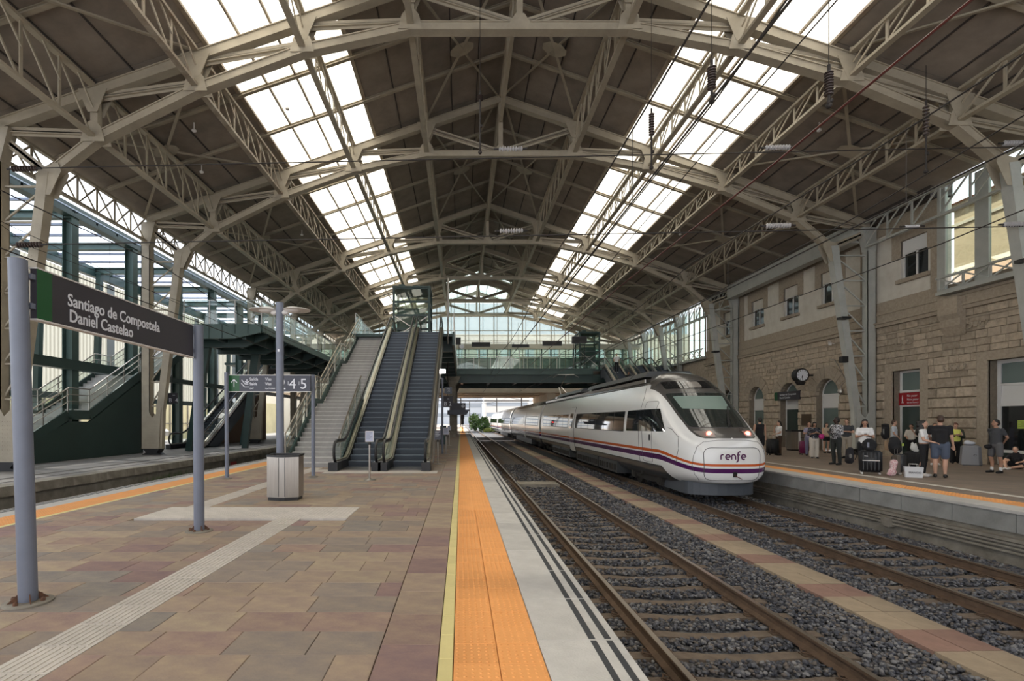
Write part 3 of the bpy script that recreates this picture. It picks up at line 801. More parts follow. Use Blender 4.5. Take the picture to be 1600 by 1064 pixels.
# wind braces under the sheeting
for i in range(1, len(TY)-2):
    a, b = TY[i], TY[i+1]
    for sgn in (-1, 1):
        for xa, xb in ((11.4, 18.2), (0.2, 3.8)):
            for ya, yb in ((a+.2, b-.2), (b-.2, a+.2)):
                q = MB(); q.beam((CX+sgn*xa, ya, RP(xa)-0.3), (CX+sgn*xb, yb, RP(xb)-0.3), 0.11, 0.02); q.beam((CX+sgn*xa, ya, RP(xa)-0.27), (CX+sgn*xb, yb, RP(xb)-0.27), 0.02, 0.08); q.build('wind_brace', 'steel', ceil)
            xm = (xa+xb)/2; ym = (a+b)/2; z = RP(xm)-0.32
            q = MB(); q.add([(CX+sgn*xm+dx, ym+dy, z-sgn*0*dx - 0.344*sgn*dx*1.0*(1 if sgn > 0 else 1)) for dx, dy in ((-.5,-.15),(-.2,-.4),(.2,-.4),(.5,-.15),(.5,.15),(.2,.4),(-.2,.4),(-.5,.15))], [tuple(range(8))])
            q.build('brace_plate', 'steel', ceil)

# longitudinal lattice girders
def lattice_girder(x, zt, zb, y0, y1, nseg, bars, mtl='steel', xx=False, depth=0.16):
    g_ = MB(); X = CX+x
    g_.beam((X, y0, zt), (X, y1, zt), depth, 0.10); g_.beam((X, y0, zb), (X, y1, zb), depth, 0.10)
    g = g_.build('lattice_girder', mtl, ceil)
    st = MB(); L = (y1-y0)/nseg
    for k in range(nseg):
        a, b = y0+k*L, y0+(k+1)*L; c = (a+b)/2
        segs = [((X, b, zt), (X, b, zb), 0.10)] if k < nseg-1 else []
        segs += [((X-.03, a, zt), (X-.03, b, zb), 0.07)]
        segs += [((X+.03, a, zb), (X+.03, b, zt), 0.07)] if xx else [((X+.03, b, zt-(zt-zb)*0.45), (X+.03, c, zt), 0.06)]
        for p, q_, wd in segs:
            if bars: m_ = MB(); m_.beam(p, q_, wd, 0.04, (1, 0, 0)); m_.build('lattice_bar', mtl, g)
            else: st.beam(p, q_, wd, 0.04, (1, 0, 0))
    if st.v: st.build('lattice_bars', mtl, g, kind='stuff')
for i in range(len(TY)-1):
    y0, y1 = TY[i]+0.2, TY[i+1]-0.2; L = y1-y0; near = i in (1, 2, 3)
    for nodes in (LN, RN):
        for x, z in nodes[:4]:
            lattice_girder(x, UC(x)+0.18, z+0.22, y0, y1, max(3, round(L/1.42)), near and not (i == 3 and abs(x) < 5), 'steel_rust' if nodes is LN and 10 < abs(x) < 12 else 'steel', depth=0.22)
    lattice_girder(0, UC(0)+0.1, UC(0)-1.2, y0, y1, max(3, round(L/1.4)), False)
    if i >= 1:
        lattice_girder(LCOL+0.0, 12.0, 10.85, y0, y1, max(4, round(L/1.15)), near, 'steel', xx=True)
        if i not in (3,): lattice_girder(RCOL-0.3, 11.75, 10.5, y0, y1, max(4, round(L/1.3)), near, 'steel_r', xx=False)
# deep fascia box between the second and third right columns
q = MB(); q.box(CX+RCOL-0.62, CX+RCOL-0.42, 26.6, 39.2, 10.95, 11.9); q.box(CX+RCOL-0.72, CX+RCOL-0.2, 26.6, 39.2, 10.88, 10.97)
q.build('fascia_beam', 'steel_r', ceil)
# small grey smoke detectors under the sheeting
for k, (xx, yy) in enumerate([(-15.6, 13.2), (-13.2, 21.4), (-14.3, 24.2), (-9.5+0, 22.0), (13.0, 21.5), (-12.6, 34), (-14.0, 43), (12.5, 34)]):
    q = MB(); z = RP(xx)-0.06; q.tube((CX+xx, yy, z), (CX+xx, yy, z-0.28), 0.02, 6); q.lathe([(0.03, 0.0), (0.09, -0.03), (0.09, -0.09), (0.04, -0.12)], (CX+xx, yy, z-0.27), 10)
    o = q.build('smoke_detector', 'lamp_white', None); where = ['left slope, nearest the camera', 'left slope, between the first and second trusses', 'left slope close to the second truss', 'left slope beside the skylight girder', 'right slope above the insulator chain', 'left slope behind the second truss', 'left slope behind the third truss', 'right slope above the building windows'][k]
    tag(o, 'small white smoke detector under the ' + where, 'detector', 'detectors under the roof')

# ================================================================ STEEL COLUMNS
def column(side, Y, label, detail):
    sg = side
    if side < 0: xo, xk, xi, zk, zf, mt = CX+LCOL, CX-16.5, CX-17.5, 9.97, LZ, 'steel'
    else: xo, xk, xi, zk, zf, mt = CX+RCOL+0.05, CX+17.1, CX+18.3, 10.3, RF(21.0), 'steel_r'
    t = empty('steel_column', ((xo+xi)/2, Y, zf), label, 'column', 'V-shaped steel columns carrying the roof')
    zt = UC(abs(xo-CX))-0.1
    q = MB()
    for yy in (-0.19, 0.16): q.box(xo-0.22, xo+0.22, Y+yy, Y+yy+0.03, zf+0.32, zt)
    q.box(xo-0.22, xo-0.19, Y-0.19, Y+0.19, zf+0.32, zt); q.box(xo+0.19, xo+0.22, Y-0.19, Y+0.19, zf+0.32, zt)
    # flared head
    q.prism([(xo-0.22, zt-1.2), (xo+0.22, zt-1.2), (xo+(0.22 if sg > 0 else 0.5), zt), (xo-(0.22 if sg < 0 else 0.5), zt)], Y-0.2, Y+0.2, 'y')
    q.build('outer_leg', mt, t)
    q = MB(); q.beam((xk, Y, zk+0.3), (xi, Y, zf+2.3), 0.36, 0.40, (0, 1, 0), 0.34, 0.28); q.beam((xi, Y, zf+2.3), (xi+sg*0.06, Y, zf+0.32), 0.34, 0.28, (0, 1, 0)); q.build('inner_leg', mt, t)
    # gusset at foot
    q = MB()
    for yy in (Y-0.2, Y+0.18): q.prism([(xo, zf+0.32), (xi, zf+0.32), (xi-sg*0.10, zf+2.45), (xi-sg*.02+(xo-xi)*.25, zf+2.1), ((xo+xi)/2, zf+1.9), (xo-sg*.25, zf+2.1), (xo, zf+2.45)], yy, yy+0.02, 'y')
    q.build('foot_plate', mt, t)
    q = MB(); lo, hi = sorted((xo+sg*0.2, xi-sg*0.16)); q.prism([(lo+.1, zf+0.32), (hi-.1, zf+0.32), (hi-.25, zf+.12), (hi-.05, zf), (lo+.05, zf), (lo+.25, zf+.12)], Y-0.25, Y+0.25, 'y'); q.build('cast_shoe', 'black', t)
    # lacing
    n = 6; z0 = zf+2.5; z1 = zk-0.15; pts = []
    for k in range(n+1):
        z = z0+(z1-z0)*k/n; f = (z-zf-2.3)/(zk+.3-zf-2.3); pts.append((xi+(xk-xi)*f, z))
    for k in range(n+1):
        q = MB(); x, z = pts[k]
        q.beam((x, Y, z), (xo, Y, z), 0.07, 0.06); q.build('lacing_bar', mt, t)
        if k < n:
            q = MB(); q.beam((xo-sg*.15, Y, z), (pts[k+1][0], Y, pts[k+1][1]), 0.06, 0.05, (0, 1, 0)); q.build('lacing_diagonal', mt, t)
    if detail:
        q = MB()
        rivet_rows(q, (xo, Y-0.2, zf+0.5), (xo, Y-0.2, zt), (-0.16, 0.16), 0.17, (0, -1, 0), 0.015)
        for i in range(7): rivet_rows(q, (xo-sg*(0.12+i*0.09), Y-0.205, zf+0.6), (xo-sg*(0.12+i*0.09), Y-0.205, zf+1.75), (0.0,), 0.14, (0, -1, 0), 0.015)
        rivet_rows(q, (xi, Y-0.17, zf+2.5), (xk, Y-0.19, zk-0.5), (-0.1, 0.1), 0.2, (0, -1, 0), 0.014)
        q.build('rivet', mt, t, kind='stuff')
    return t
nth = ['nearest the camera', 'second from the camera', 'third from the camera', 'fourth from the camera', 'fifth from the camera', 'at the far glazed end', 'x']
for k, Y in enumerate(TY[2:]):
    column(-1, Y, 'cream riveted V-shaped steel column on the left platform, ' + nth[k], k < 3)
    column(1, Y, 'grey riveted V-shaped steel column by the stone building, ' + nth[k], k < 3)
for side in (-1, 1):
    for Y in TY[1:2]: column(side, Y, 'steel roof column on the %s beside the camera, outside the picture' % ('left' if side < 0 else 'right'), False)

# arch plate closing the bay above the end
q = MB(); N = 16; pts = []
for k in range(N+1):
    a = PI*k/N; pts.append((CX+3.7*math.cos(a), 15.55+1.65*math.sin(a)))
for k in range(N):
    (xa, za), (xb, zb) = pts[k], pts[k+1]
    ra, rb = RP(xa-CX)-0.05, RP(xb-CX)-0.05
    q.add([(xa, TY[-2]+.25, za), (xb, TY[-2]+.25, zb), (xb, TY[-2]+.25, rb), (xa, TY[-2]+.25, ra), (xa, TY[-2]+.35, za), (xb, TY[-2]+.35, zb), (xb, TY[-2]+.35, rb), (xa, TY[-2]+.35, ra)], [(0,1,2,3),(4,7,6,5),(0,4,5,1),(2,6,7,3)])
q.build('arch_plate', 'steel', ceil)

# ================================================================ GLAZED GABLE
GY = TY[-1]+0.35
wf = empty('wall_far', (CX, GY, 10), kind='structure')
wallx = [CX-18.2+k*1.86 for k in range(21)]
zrows = [10.4, 12.0, 12.7, 13.35, 15.2, 17.0, 18.6]
q = MB()
for x in wallx:
    zt = RP(x-CX)
    if zt > 10.5: q.beam((x, GY, 6.8), (x, GY, zt), 0.10, 0.14, (0, 1, 0))
    if zt > 10.5: q.beam((x+0.42, GY, 6.8), (x+0.42, GY, RP(x+.42-CX)), 0.05, 0.1, (0, 1, 0))
for z in zrows[1:-1]:
    hw = (18.70-z)/0.344; q.beam((max(CX-18.2, CX-hw), GY, z), (min(CX+19, CX+hw), GY, z), 0.08, 0.07)
q.build('mullion', 'steel', wf)
for xa, xb in zip(wallx[:-1], wallx[1:]):
    for za, zb in zip([6.8]+zrows[:-1], zrows):
        ta, tb = RP(xa-CX)-.02, RP(xb-CX)-.02
        if max(ta, tb) <= za+0.05: continue
        p = [(xa+.05, za), (xb-.05, za), (xb-.05, max(za, min(zb, tb))), (xa+.05, max(za, min(zb, ta)))]
        m_ = MB(); m_.prism(p, GY-0.01, GY+0.01, 'y'); m_.build('glass_pane', 'gable', wf)

# ================================================================ RIGHT BUILDING
WX = 21.35; BD = 0.45       # wall face, reveal depth
wr = empty('wall_right', (WX, 12, -0.15), kind='structure')
ARCH = [29.85, 33.3, 37.0, 41.0]; AW = 0.95; AS = 3.15     # half width, springing height
UPW = [24.15, 29.65, 33.15, 36.85, 40.9]
holes = [(y-AW, y+AW, -0.2, AS+AW) for y in ARCH] + [(23.8, 25.35, -0.2, 4.08), (16.6, 20.75, -0.2, 4.08)] + [(y-0.72, y+0.72, 8.46, 10.32) for y in UPW]
def wall_strips(q, y0, y1, z0, z1, x0, x1, hs):
    hs = [h for h in hs if h[1] > y0 and h[0] < y1 and h[3] > z0 and h[2] < z1]
    ys = sorted({y0, y1, *[v for h in hs for v in h[:2] if y0 < v < y1]}); zs = sorted({z0, z1, *[v for h in hs for v in h[2:] if z0 < v < z1]})
    for a, b in zip(ys[:-1], ys[1:]):
        for c, d in zip(zs[:-1], zs[1:]):
            cy, cz = (a+b)/2, (c+d)/2
            if not any(h[0] < cy < h[1] and h[2] < cz < h[3] for h in hs): q.box(x0, x1, a, b, c, d)
q = MB(); wall_strips(q, -46.0, 44.6, -0.2, 7.6, WX+0.04, WX+0.6, holes); q.build('wall_core', 'mortar', wr)
q = MB(); wall_strips(q, 22.9, 44.6, 7.5, 11.7, WX+0.04, WX+0.6, holes); q.build('plaster_wall', 'plaster', wr)
# spandrels above arches
for y in ARCH:
    q = MB(); n = 10
    for sg in (-1, 1):
        pts = [(y+sg*AW, AS), (y+sg*AW, AS+AW), (y, AS+AW)] + [(y+sg*AW*math.sin(PI/2*k/n), AS+AW*math.cos(PI/2*k/n)) for k in range(0, n+1)]
        q.prism(pts[:-1], WX+0.04, WX+0.6, 'x')
    q.build('arch_soffit', 'mortar', wr)
    # voussoirs
    m_ = 13; R0, R1 = AW, AW+0.72
    for k in range(m_):
        a0, a1 = PI*k/m_+0.006, PI*(k+1)/m_-0.006
        v = MB(); pr = random.uniform(0.03, 0.055)
        v.prism([(y+R0*math.cos(a0), AS+R0*math.sin(a0)), (y+R1*math.cos(a0), AS+R1*math.sin(a0)), (y+R1*math.cos((a0+a1)/2), AS+R1*math.sin((a0+a1)/2)), (y+R1*math.cos(a1), AS+R1*math.sin(a1)), (y+R0*math.cos(a1), AS+R0*math.sin(a1))], WX-pr, WX+0.2, 'x')
        v.build('voussoir', 'stone_p', wr)
# ashlar: nearest blocks single, further ones joined
rb = random.Random(3); single = 0; fb_ = MB(); fb2_ = MB()
courses = []; z = -0.15
for h in (0.55, 0.48, 0.44, 0.44, 0.44, 0.44, 0.44, 0.44): courses.append((z, z+h, 'r')); z += h
while z < 6.3: h = rb.choice([0.27, 0.31, 0.34]); h = min(h, 6.36-z) if 6.36-z < 0.45 else h; courses.append((z, z+h, 's')); z += h
DRESS = [(h[0]-0.42, h[1]+0.42, h[2], h[3]+0.38) for h in holes[4:6]]   # dressed surrounds
for ci, (z0, z1, kd) in enumerate(courses):
    y = 15.5+rb.uniform(-0.5, 0)
    while y < 44.6:
        L = rb.uniform(0.65, 1.25) if kd == 'r' else rb.uniform(0.38, 0.85)
        y1 = min(y+L, 44.6)
        # split around openings
        seg = [(y, y1)]
        for h in holes[:6]+DRESS:
            if z1 > h[2]+0.02 and z0 < h[3]-0.02 and (z1+z0)/2 < h[3]:
                ns = []
                for a, b in seg:
                    if h[1] <= a or h[0] >= b: ns.append((a, b)); continue
                    if h[0]-a > 0.06: ns.append((a, h[0]))
                    if b-h[1] > 0.06: ns.append((h[1], b))
                seg = ns
        for a, b in seg:
            cy, cz = (a+b)/2, (z0+z1)/2
            if any(math.hypot(cy-ya, cz-AS) < AW+0.6 and cz > AS for ya in ARCH): 
                if any(math.hypot(cy-ya, cz-AS) < AW+0.35 and cz > AS for ya in ARCH): continue
            pr = rb.uniform(0.045, 0.10) if kd == 'r' else rb.uniform(0.0, 0.035)
            a2, b2, c2, d2 = a+0.008, b-0.008, z0+0.008, z1-0.008
            bv = min(0.035 if kd == 'r' else 0.01, (b2-a2)/4)
            x0 = WX-pr
            def blk_(q):
                q.add([(WX+.05,a2,c2),(WX+.05,b2,c2),(WX+.05,b2,d2),(WX+.05,a2,d2),(WX,a2,c2),(WX,b2,c2),(WX,b2,d2),(WX,a2,d2),
                       (x0,a2+bv,c2+bv),(x0+rb.uniform(-.01,.01),b2-bv,c2+bv),(x0,b2-bv,d2-bv),(x0+rb.uniform(-.01,.01),a2+bv,d2-bv)],
                      [(0,1,5,4),(1,2,6,5),(2,3,7,6),(3,0,4,7),(4,5,9,8),(5,6,10,9),(6,7,11,10),(7,4,8,11),(8,9,10,11)])
            if 20.5 < a < 27.2 and single < 290: q = MB(); blk_(q); q.build('stone_block', 'stone', wr); single += 1
            else: blk_(fb_ if rb.random() < 0.5 else fb2_)
        y = y1
M['stone2'] = mat('granite lighter', (0.52, 0.44, 0.345), 0.85, col2=(0.37, 0.305, 0.235), vscale=4.0, bump=0.6, bscale=22)
fb_.build('stone_block_field', 'stone', wr, kind='stuff'); fb2_.build('stone_block_field', 'stone2', wr, kind='stuff')
# dressed surrounds of the two doors, plinth, string courses
for h in DRESS:
    q = MB(); hh = (h[0]+0.42, h[1]-0.42)
    q.box(WX-0.02, WX+0.1, h[0], hh[0], h[2]+.05, h[3]); q.box(WX-0.02, WX+0.1, hh[1], h[1], h[2]+.05, h[3]); q.box(WX-0.02, WX+0.1, hh[0], hh[1], h[3]-0.38, h[3])
    q.build('door_surround', 'stone_p', wr)
for nm, z0, z1, pr, ys in (('cornice', 6.36, 6.52, 0.16, 8), ('cornice', 6.52, 6.60, 0.24, 8), ('frieze_band', 6.60, 6.98, 0.04, 8), ('cornice', 6.98, 7.10, 0.10, 8), ('frieze_band', 7.10, 7.62, 0.03, 22.6), ('string_course', 5.93, 6.0, 0.06, 8)):
    q = MB(); q.box(WX-pr, WX+0.1, ys, 44.6, z0, z1); q.build(nm, 'stone_p', wr)
# brackets below the gallery
for y in (21.6,):
    q = MB(); q.prism([(WX-0.05, 6.9), (WX-0.42, 6.9), (WX-0.42, 6.2), (WX-0.3, 6.0), (WX-0.3, 5.7), (WX-0.12, 5.4), (WX-0.05, 5.3)], y, y+0.9, 'y'); q.build('stone_bracket', 'stone_p', wr)
# granite around the upper windows
q = MB()
for y in UPW:
    for sg in (-1, 1):
        a, b = sorted((y+sg*0.72, y+sg*1.2)); q.box(WX-0.02, WX+0.1, a, b, 9.55, 11.0)
        a, b = sorted((y+sg*0.72, y+sg*1.0)); 
    q.box(WX-0.02, WX+0.1, y-0.72, y+0.72, 10.32, 11.0)
q.box(WX-0.02, WX+0.1, 22.9, 44.6, 10.98, 11.7)
for y in (22.9, 26.35, 38.6, 43.4): q.box(WX-0.03, WX+0.1, y, y+(0.55 if y > 23 else 0.35), 7.6, 11.0)
q.box(WX-0.02, WX+.1, 27.0, 27.35, 7.6, 11.0)
q.build('granite_surround', 'stone_p', wr)
for y in UPW:
    q = MB(); q.box(WX-0.14, WX+0.2, y-0.86, y+0.86, 8.28, 8.46); q.build('window_sill', 'stone_p', wr)
# carved scrolls
for k, (y, z) in enumerate([(24.6, 5.35), (21.2, 5.6), (18.0, 5.6), (31.6, 5.0), (35.1, 5.0), (22.1, 3.9), (26.7, 3.9)]):
    q = MB()
    for sg in (-1, 1):
        pts = [(WX-0.05, y+sg*(0.08+0.42*t+0.10*math.cos(t*9)), z+0.12*math.sin(t*9)+0.04) for t in [i/18 for i in range(19)]]
        q.path(pts, [0.045-0.03*i/18 for i in range(19)], 5)
    q.ball((WX-0.03, y, z+0.05), 0.06, 0.14, 0.14, 8, 6)
    q.build('carved_scroll', 'stone_p', wr)

def frame(q, x, y0, y1, z0, z1, t=0.07, d=0.06):
    q.box(x-d, x, y0, y0+t, z0, z1); q.box(x-d, x, y1-t, y1, z0, z1); q.box(x-d, x, y0+t, y1-t, z1-t, z1); q.box(x-d, x, y0+t, y1-t, z0, z0+t)
wn = 1
desc = ['upper window of two dark casements in the plaster wall nearest the camera', 'upper window behind the leg of the second grey column', 'upper window second from that column, above the wall clock', 'upper window furthest left before the third column', 'upper window past the third grey column']
for k, y in enumerate(UPW):
    t = empty('window_%d' % wn, (WX+0.2, y, 8.46), kind='structure'); t['label'] = 'white ' + desc[k]; wn += 1
    q = MB(); frame(q, WX+0.22, y-0.72, y+0.72, 8.46, 9.72, 0.06); q.box(WX+0.16, WX+0.22, y-0.04, y+0.04, 8.5, 9.7); q.build('window_frame', 'white', t)
    q = MB(); q.box(WX+0.14, WX+0.24, y-0.72, y+0.72, 9.70, 10.32); q.build('shutter_box', 'plaster' if k else 'white', t)
    for sg in (-1, 1):
        a, b = sorted((y+sg*0.04, y+sg*0.66)); q = MB(); q.box(WX+0.20, WX+0.215, a, b, 8.52, 9.66); q.build('pane', 'pane_black', t)
for k, y in enumerate(ARCH):
    t = empty('door_%d' % (k+1), (WX+BD, y, -0.12), kind='structure'); t['label'] = 'arched doorway with white panel and tinted glass, ' + ['third arch from the camera side column', 'middle arch, under the station name board', 'arch closest to the train nose', 'arch hidden behind the train'][k] if k else 'arched doorway beside the second grey column'
    x = WX+BD
    q = MB(); q.box(x-.06, x, y-AW, y-AW+0.07, -0.1, AS); q.box(x-.06, x, y+AW-0.07, y+AW, -0.1, AS)
    for z in (AS-0.03, 2.38, 0.62, -0.1): q.box(x-.07, x, y-AW, y+AW, z, z+0.10)
    N = 14
    for i in range(N):
        a0, a1 = PI*i/N, PI*(i+1)/N
        q.prism([(y+AW*math.cos(a0), AS+AW*math.sin(a0)), (y+AW*math.cos(a1), AS+AW*math.sin(a1)), (y+(AW-.07)*math.cos(a1), AS+(AW-.07)*math.sin(a1)), (y+(AW-.07)*math.cos(a0), AS+(AW-.07)*math.sin(a0))], x-.06, x, 'x')
    q.build('door_frame', 'white', t)
    q = MB(); q.prism([(y+AW*math.cos(PI*i/N), AS+AW*math.sin(PI*i/N)) for i in range(N+1)], x-0.02, x-0.005, 'x'); q.build('fanlight', 'pane_grey', t)
    q = MB(); q.box(x-0.03, x-0.005, y-AW+.05, y+AW-.05, 2.48, AS-0.03); q.build('white_panel', 'white', t)
    q = MB(); q.box(x-0.02, x-0.005, y-AW+.05, y+AW-.05, 0.7, 2.4); q.build('pane', 'pane_grey' if k != 1 else 'pane_dark', t)
    q = MB(); q.box(x-0.02, x-0.005, y-AW+.05, y+AW-.05, -0.02, 0.64); q.build('pane', 'pane_grey' if k != 1 else 'pane_dark', t)
# white door with red sign
t = empty('door_5', (WX+BD, 24.55, -0.12), kind='structure'); t['label'] = 'white framed glass door under the red sign'; x = WX+BD
q = MB(); frame(q, x, 23.8, 25.35, -0.12, 4.08, 0.10)
for z in (3.02, 2.32): q.box(x-.07, x, 23.8, 25.35, z, z+0.1)
q.build('door_frame', 'white', t)
for z0, z1, mm in ((3.12, 3.98, 'pane_grey'), (2.42, 3.02, 'white'), (-0.02, 2.32, 'pane_dark')):
    q = MB(); q.box(x-0.02, x-0.005, 23.9, 25.25, z0, z1); q.build('pane' if mm != 'white' else 'white_panel', mm, t)
# wide doorway at the right edge
t = empty('door_6', (WX+BD, 18.7, -0.12), kind='structure'); t['label'] = 'wide white framed glass doorway with a green notice at the right edge'
q = MB(); frame(q, x, 16.6, 20.75, -0.12, 4.08, 0.14); 
for z, h in ((3.05, .08), (2.22, .12), (0.36, .12)): q.box(x-.07, x, 16.6, 20.75, z, z+h)
q.box(x-.065, x, 18.6, 18.75, -0.1, 4.0)
q.build('door_frame', 'white', t)
for a, b in ((16.74, 18.6), (18.75, 20.61)):
    for z0, z1, mm in ((3.13, 3.94, 'pane_grey'), (2.34, 3.05, 'white'), (0.48, 2.22, 'pane_black'), (-0.0, 0.36, 'pane_dark')):
        q = MB(); q.box(x-0.02, x-0.005, a, b, z0, z1); q.build('pane' if mm != 'white' else 'white_panel', mm, t)
q = MB(); q.box(x-0.035, x-0.025, 19.55, 20.02, 1.33, 1.66)
M['notice'] = mat('yellow green notice', (0.50, 0.62, 0.12), 0.7)
nb_ = tag(q.build('paper_notice', 'notice', None), 'yellow green paper notice taped on the glass door at the right edge', 'notice')
q = MB()
for i in range(5): q.box(x-0.04, x-0.035, 19.6, 19.98-(0.1 if i % 2 else 0), 1.40+i*0.048, 1.41+i*0.048)
q.box(x-0.04, x-0.035, 19.6, 19.72, 1.36, 1.42); q.build('print', 'signgreen', nb_)
# steel and glass gallery above the wall near the camera
gl = empty('window_6', (WX-0.1, 17, 7.2), kind='structure'); gl['label'] = 'tall glazed steel gallery above the stone wall at the right edge'
q = MB(); q.box(WX-0.45, WX+0.15, 7.0, 22.55, 7.12, 7.26); q.box(WX-0.38, WX-0.32, 7.0, 22.55, 7.26, 7.34); q.box(WX-0.42, WX-0.3, 7.0, 22.6, 7.84, 7.92); q.build('beam', 'steel_r', gl)
k = 0; y = 22.5
while y > 7:
    q = MB(); a, b = y, y-1.1
    q.beam((WX-0.36, a, 7.3), (WX-0.36, b, 7.85), 0.06, 0.03, (1, 0, 0)); q.beam((WX-0.33, a, 7.85), (WX-0.33, b, 7.3), 0.06, 0.03, (1, 0, 0)); q.beam((WX-.35, a, 7.3), (WX-.35, a, 7.88), .08, .06, (1, 0, 0)); q.build('lattice_bar', 'steel_r', gl); y -= 1.1
for k, y in enumerate([22.75, 20.9, 19.15, 17.4, 15.6, 13.8, 12.0, 10.2, 8.4]):
    w_ = 0.28 if k in (0, 1) else 0.09
    q = MB(); q.box(WX-0.1, WX+0.02, y-w_, y+w_ if k else y+.1, 7.26, 11.9); q.build('post', 'steel_r', gl)
ys = [22.5, 20.6, 19.0, 17.3, 15.5, 13.7, 11.9, 10.1]
for a, b in zip(ys[1:], ys[:-1]):
    q = MB(); q.box(WX-0.05, WX-0.035, a, b, 7.9, 11.9); q.build('pane', 'clear', gl)
# gallery beyond the building up to the gable
g2 = empty('window_7', (WX-0.1, 55, 7.2), kind='structure'); g2['label'] = 'glazed steel side wall beyond the stone building'
q = MB(); q.box(WX-0.4, WX+0.1, 44.4, 66.5, 7.0, 7.2); q.box(WX-0.4, WX-0.3, 44.4, 66.5, 7.85, 7.93); q.box(WX-0.15, WX, 44.4, 66.5, 10.6, 10.75); q.build('beam', 'steel_r', g2)
y = 44.6
while y < 66.3:
    q = MB(); q.box(WX-0.1, WX-0.0, y-0.06, y+0.06, 7.2, 11.8); q.beam((WX-.36, y, 7.2), (WX-.36, y+1.05, 7.88), .06, .03, (1, 0, 0)); q.beam((WX-.33, y, 7.88), (WX-.33, y+1.05, 7.2), .06, .03, (1, 0, 0)); q.build('post', 'steel', g2)
    q = MB(); q.box(WX-0.05, WX-0.035, y+.06, min(y+1.0, 66.4), 7.2, 11.6); q.build('pane', 'clear', g2); y += 1.06
q = MB(); q.box(WX+0.0, WX+0.5, 44.6, 100, -0.2, 7.05); q.build('annex_wall', 'stone2', wr)
# building seen through the gallery glass
bb = empty('annex_building', (29, 16, 0), 'sunlit beige building with an orange tiled roof behind the gallery glass', 'building')
q = MB(); q.box(26.5, 40, 2, 27.5, -1, 12.9); q.build('wall', mat('sunlit beige stucco', (0.36, 0.265, 0.17), 0.9, var=0.1, vscale=1.0), bb)
q = MB(); q.box(26.3, 40, 1.8, 27.7, 12.9, 13.15); q.box(26.42, 26.5, 1.8, 27.7, 12.0, 12.15); q.build('cornice', 'stone_p', bb)
q = MB(); q.prism([(26.1, 13.15), (40, 13.15), (33, 14.6)], 1.6, 27.9, 'y'); q.build('roof', 'tile_roof', bb)
for k in range(4):
    for yy in (27.0, 19.0): q = MB(); q.box(26.40, 26.5, yy, yy+.5, 2+k*2.2, 3+k*2.2); q.build('quoin', 'stone_p', bb)

# ---- fittings on the wall
ck = empty('station_clock', (20.55, 31.0, 3.9), 'round double faced station clock with white dials on the stone wall', 'clock')
q = MB(); q.lathe([(0.36, -0.2), (0.42, -0.19), (0.42, 0.19), (0.36, 0.2)], (20.55, 31.0, 4.38), 28, 'y'); q.tube((20.95, 31, 4.38), (WX, 31, 4.38), 0.05, 8); q.box(20.45, 20.65, 30.85, 31.15, 3.86, 4.0); q.prism([(20.3, 3.98), (20.8, 3.98), (20.7, 3.8), (20.45, 3.8)], 30.86, 31.14, 'y'); q.build('housing', 'black', ck)
q = MB(); q.lathe([(0.335, -0.012), (0.335, 0.0)], (20.55, 30.79, 4.38), 28, 'y'); q.build('dial', 'signwhite', ck)
for k in range(12):
    q = MB(); a = PI/6*k; c, s_ = math.sin(a), math.cos(a); q.beam((20.55+c*0.25, 30.772, 4.38+s_*0.25), (20.55+c*0.32, 30.772, 4.38+s_*0.32), 0.03, 0.008, (0, 1, 0))
    q.build('hour_mark', 'black', ck)
for ang, L, wd in ((200, 0.17, 0.035), (185, 0.27, 0.025)):
    a = math.radians(ang); q = MB(); q.beam((20.55, 30.765, 4.38), (20.55+math.sin(a)*L, 30.765, 4.38+math.cos(a)*L), wd, 0.006, (0, 1, 0)); q.build('clock_hand', 'black', ck)
def wall_sign():
    t = empty('name_board', (WX-0.06, 33.5, 3.0), 'small dark station name board on the stone wall over the middle arch', 'sign')
    q = MB(); q.box(WX-0.14, WX-0.06, 32.05, 34.6, 2.98, 3.53); q.build('panel', 'signdark', t)
    q = MB(); q.box(WX-0.145, WX-0.135, 34.3, 34.6, 2.98, 3.53); q.build('green_band', 'signgreen', t)
    for yy in (32.3, 34.2): q = MB(); q.box(WX-0.06, WX-.02, yy, yy+.1, 3.1, 3.4); q.build('bracket', 'black', t)
    text('Santiago de Compostela', 0.17, (WX-0.146, 34.05, 3.29), (0, -1, 0), (0, 0, 1), 'signwhite', 'lettering', t)
    text('Daniel Castelao', 0.17, (WX-0.146, 34.05, 3.09), (0, -1, 0), (0, 0, 1), 'signwhite', 'lettering', t)
wall_sign()
t = empty('red_sign', (WX+BD-0.08, 24.5, 2.4), 'red no entry sign with white lettering on the white door', 'sign')
q = MB(); q.box(WX+BD-0.12, WX+BD-0.08, 23.75, 25.4, 2.40, 3.0); q.build('panel', 'signred', t)
sx = WX+BD-0.122
for s_, sz, z in (('No pasar', 0.15, 2.80), ('Non pasar', 0.15, 2.62), ('NO ENTRANCE', 0.09, 2.48)): text(s_, sz, (sx, 24.88, z), (0, -1, 0), (0, 0, 1), 'signwhite', 'lettering', t)
q = MB(); q.box(sx-.004, sx, 25.10, 25.16, 2.62, 2.80); q.lathe([(0.03, 0), (0.03, .004)], (sx-.004, 25.13, 2.85), 8, 'x'); q.beam((sx-.002, 25.13, 2.62), (sx-.002, 25.08, 2.5), .03, .004, (1, 0, 0)); q.beam((sx-.002, 25.13, 2.62), (sx-.002, 25.17, 2.5), .03, .004, (1, 0, 0)); q.build('pictogram', 'signwhite', t)
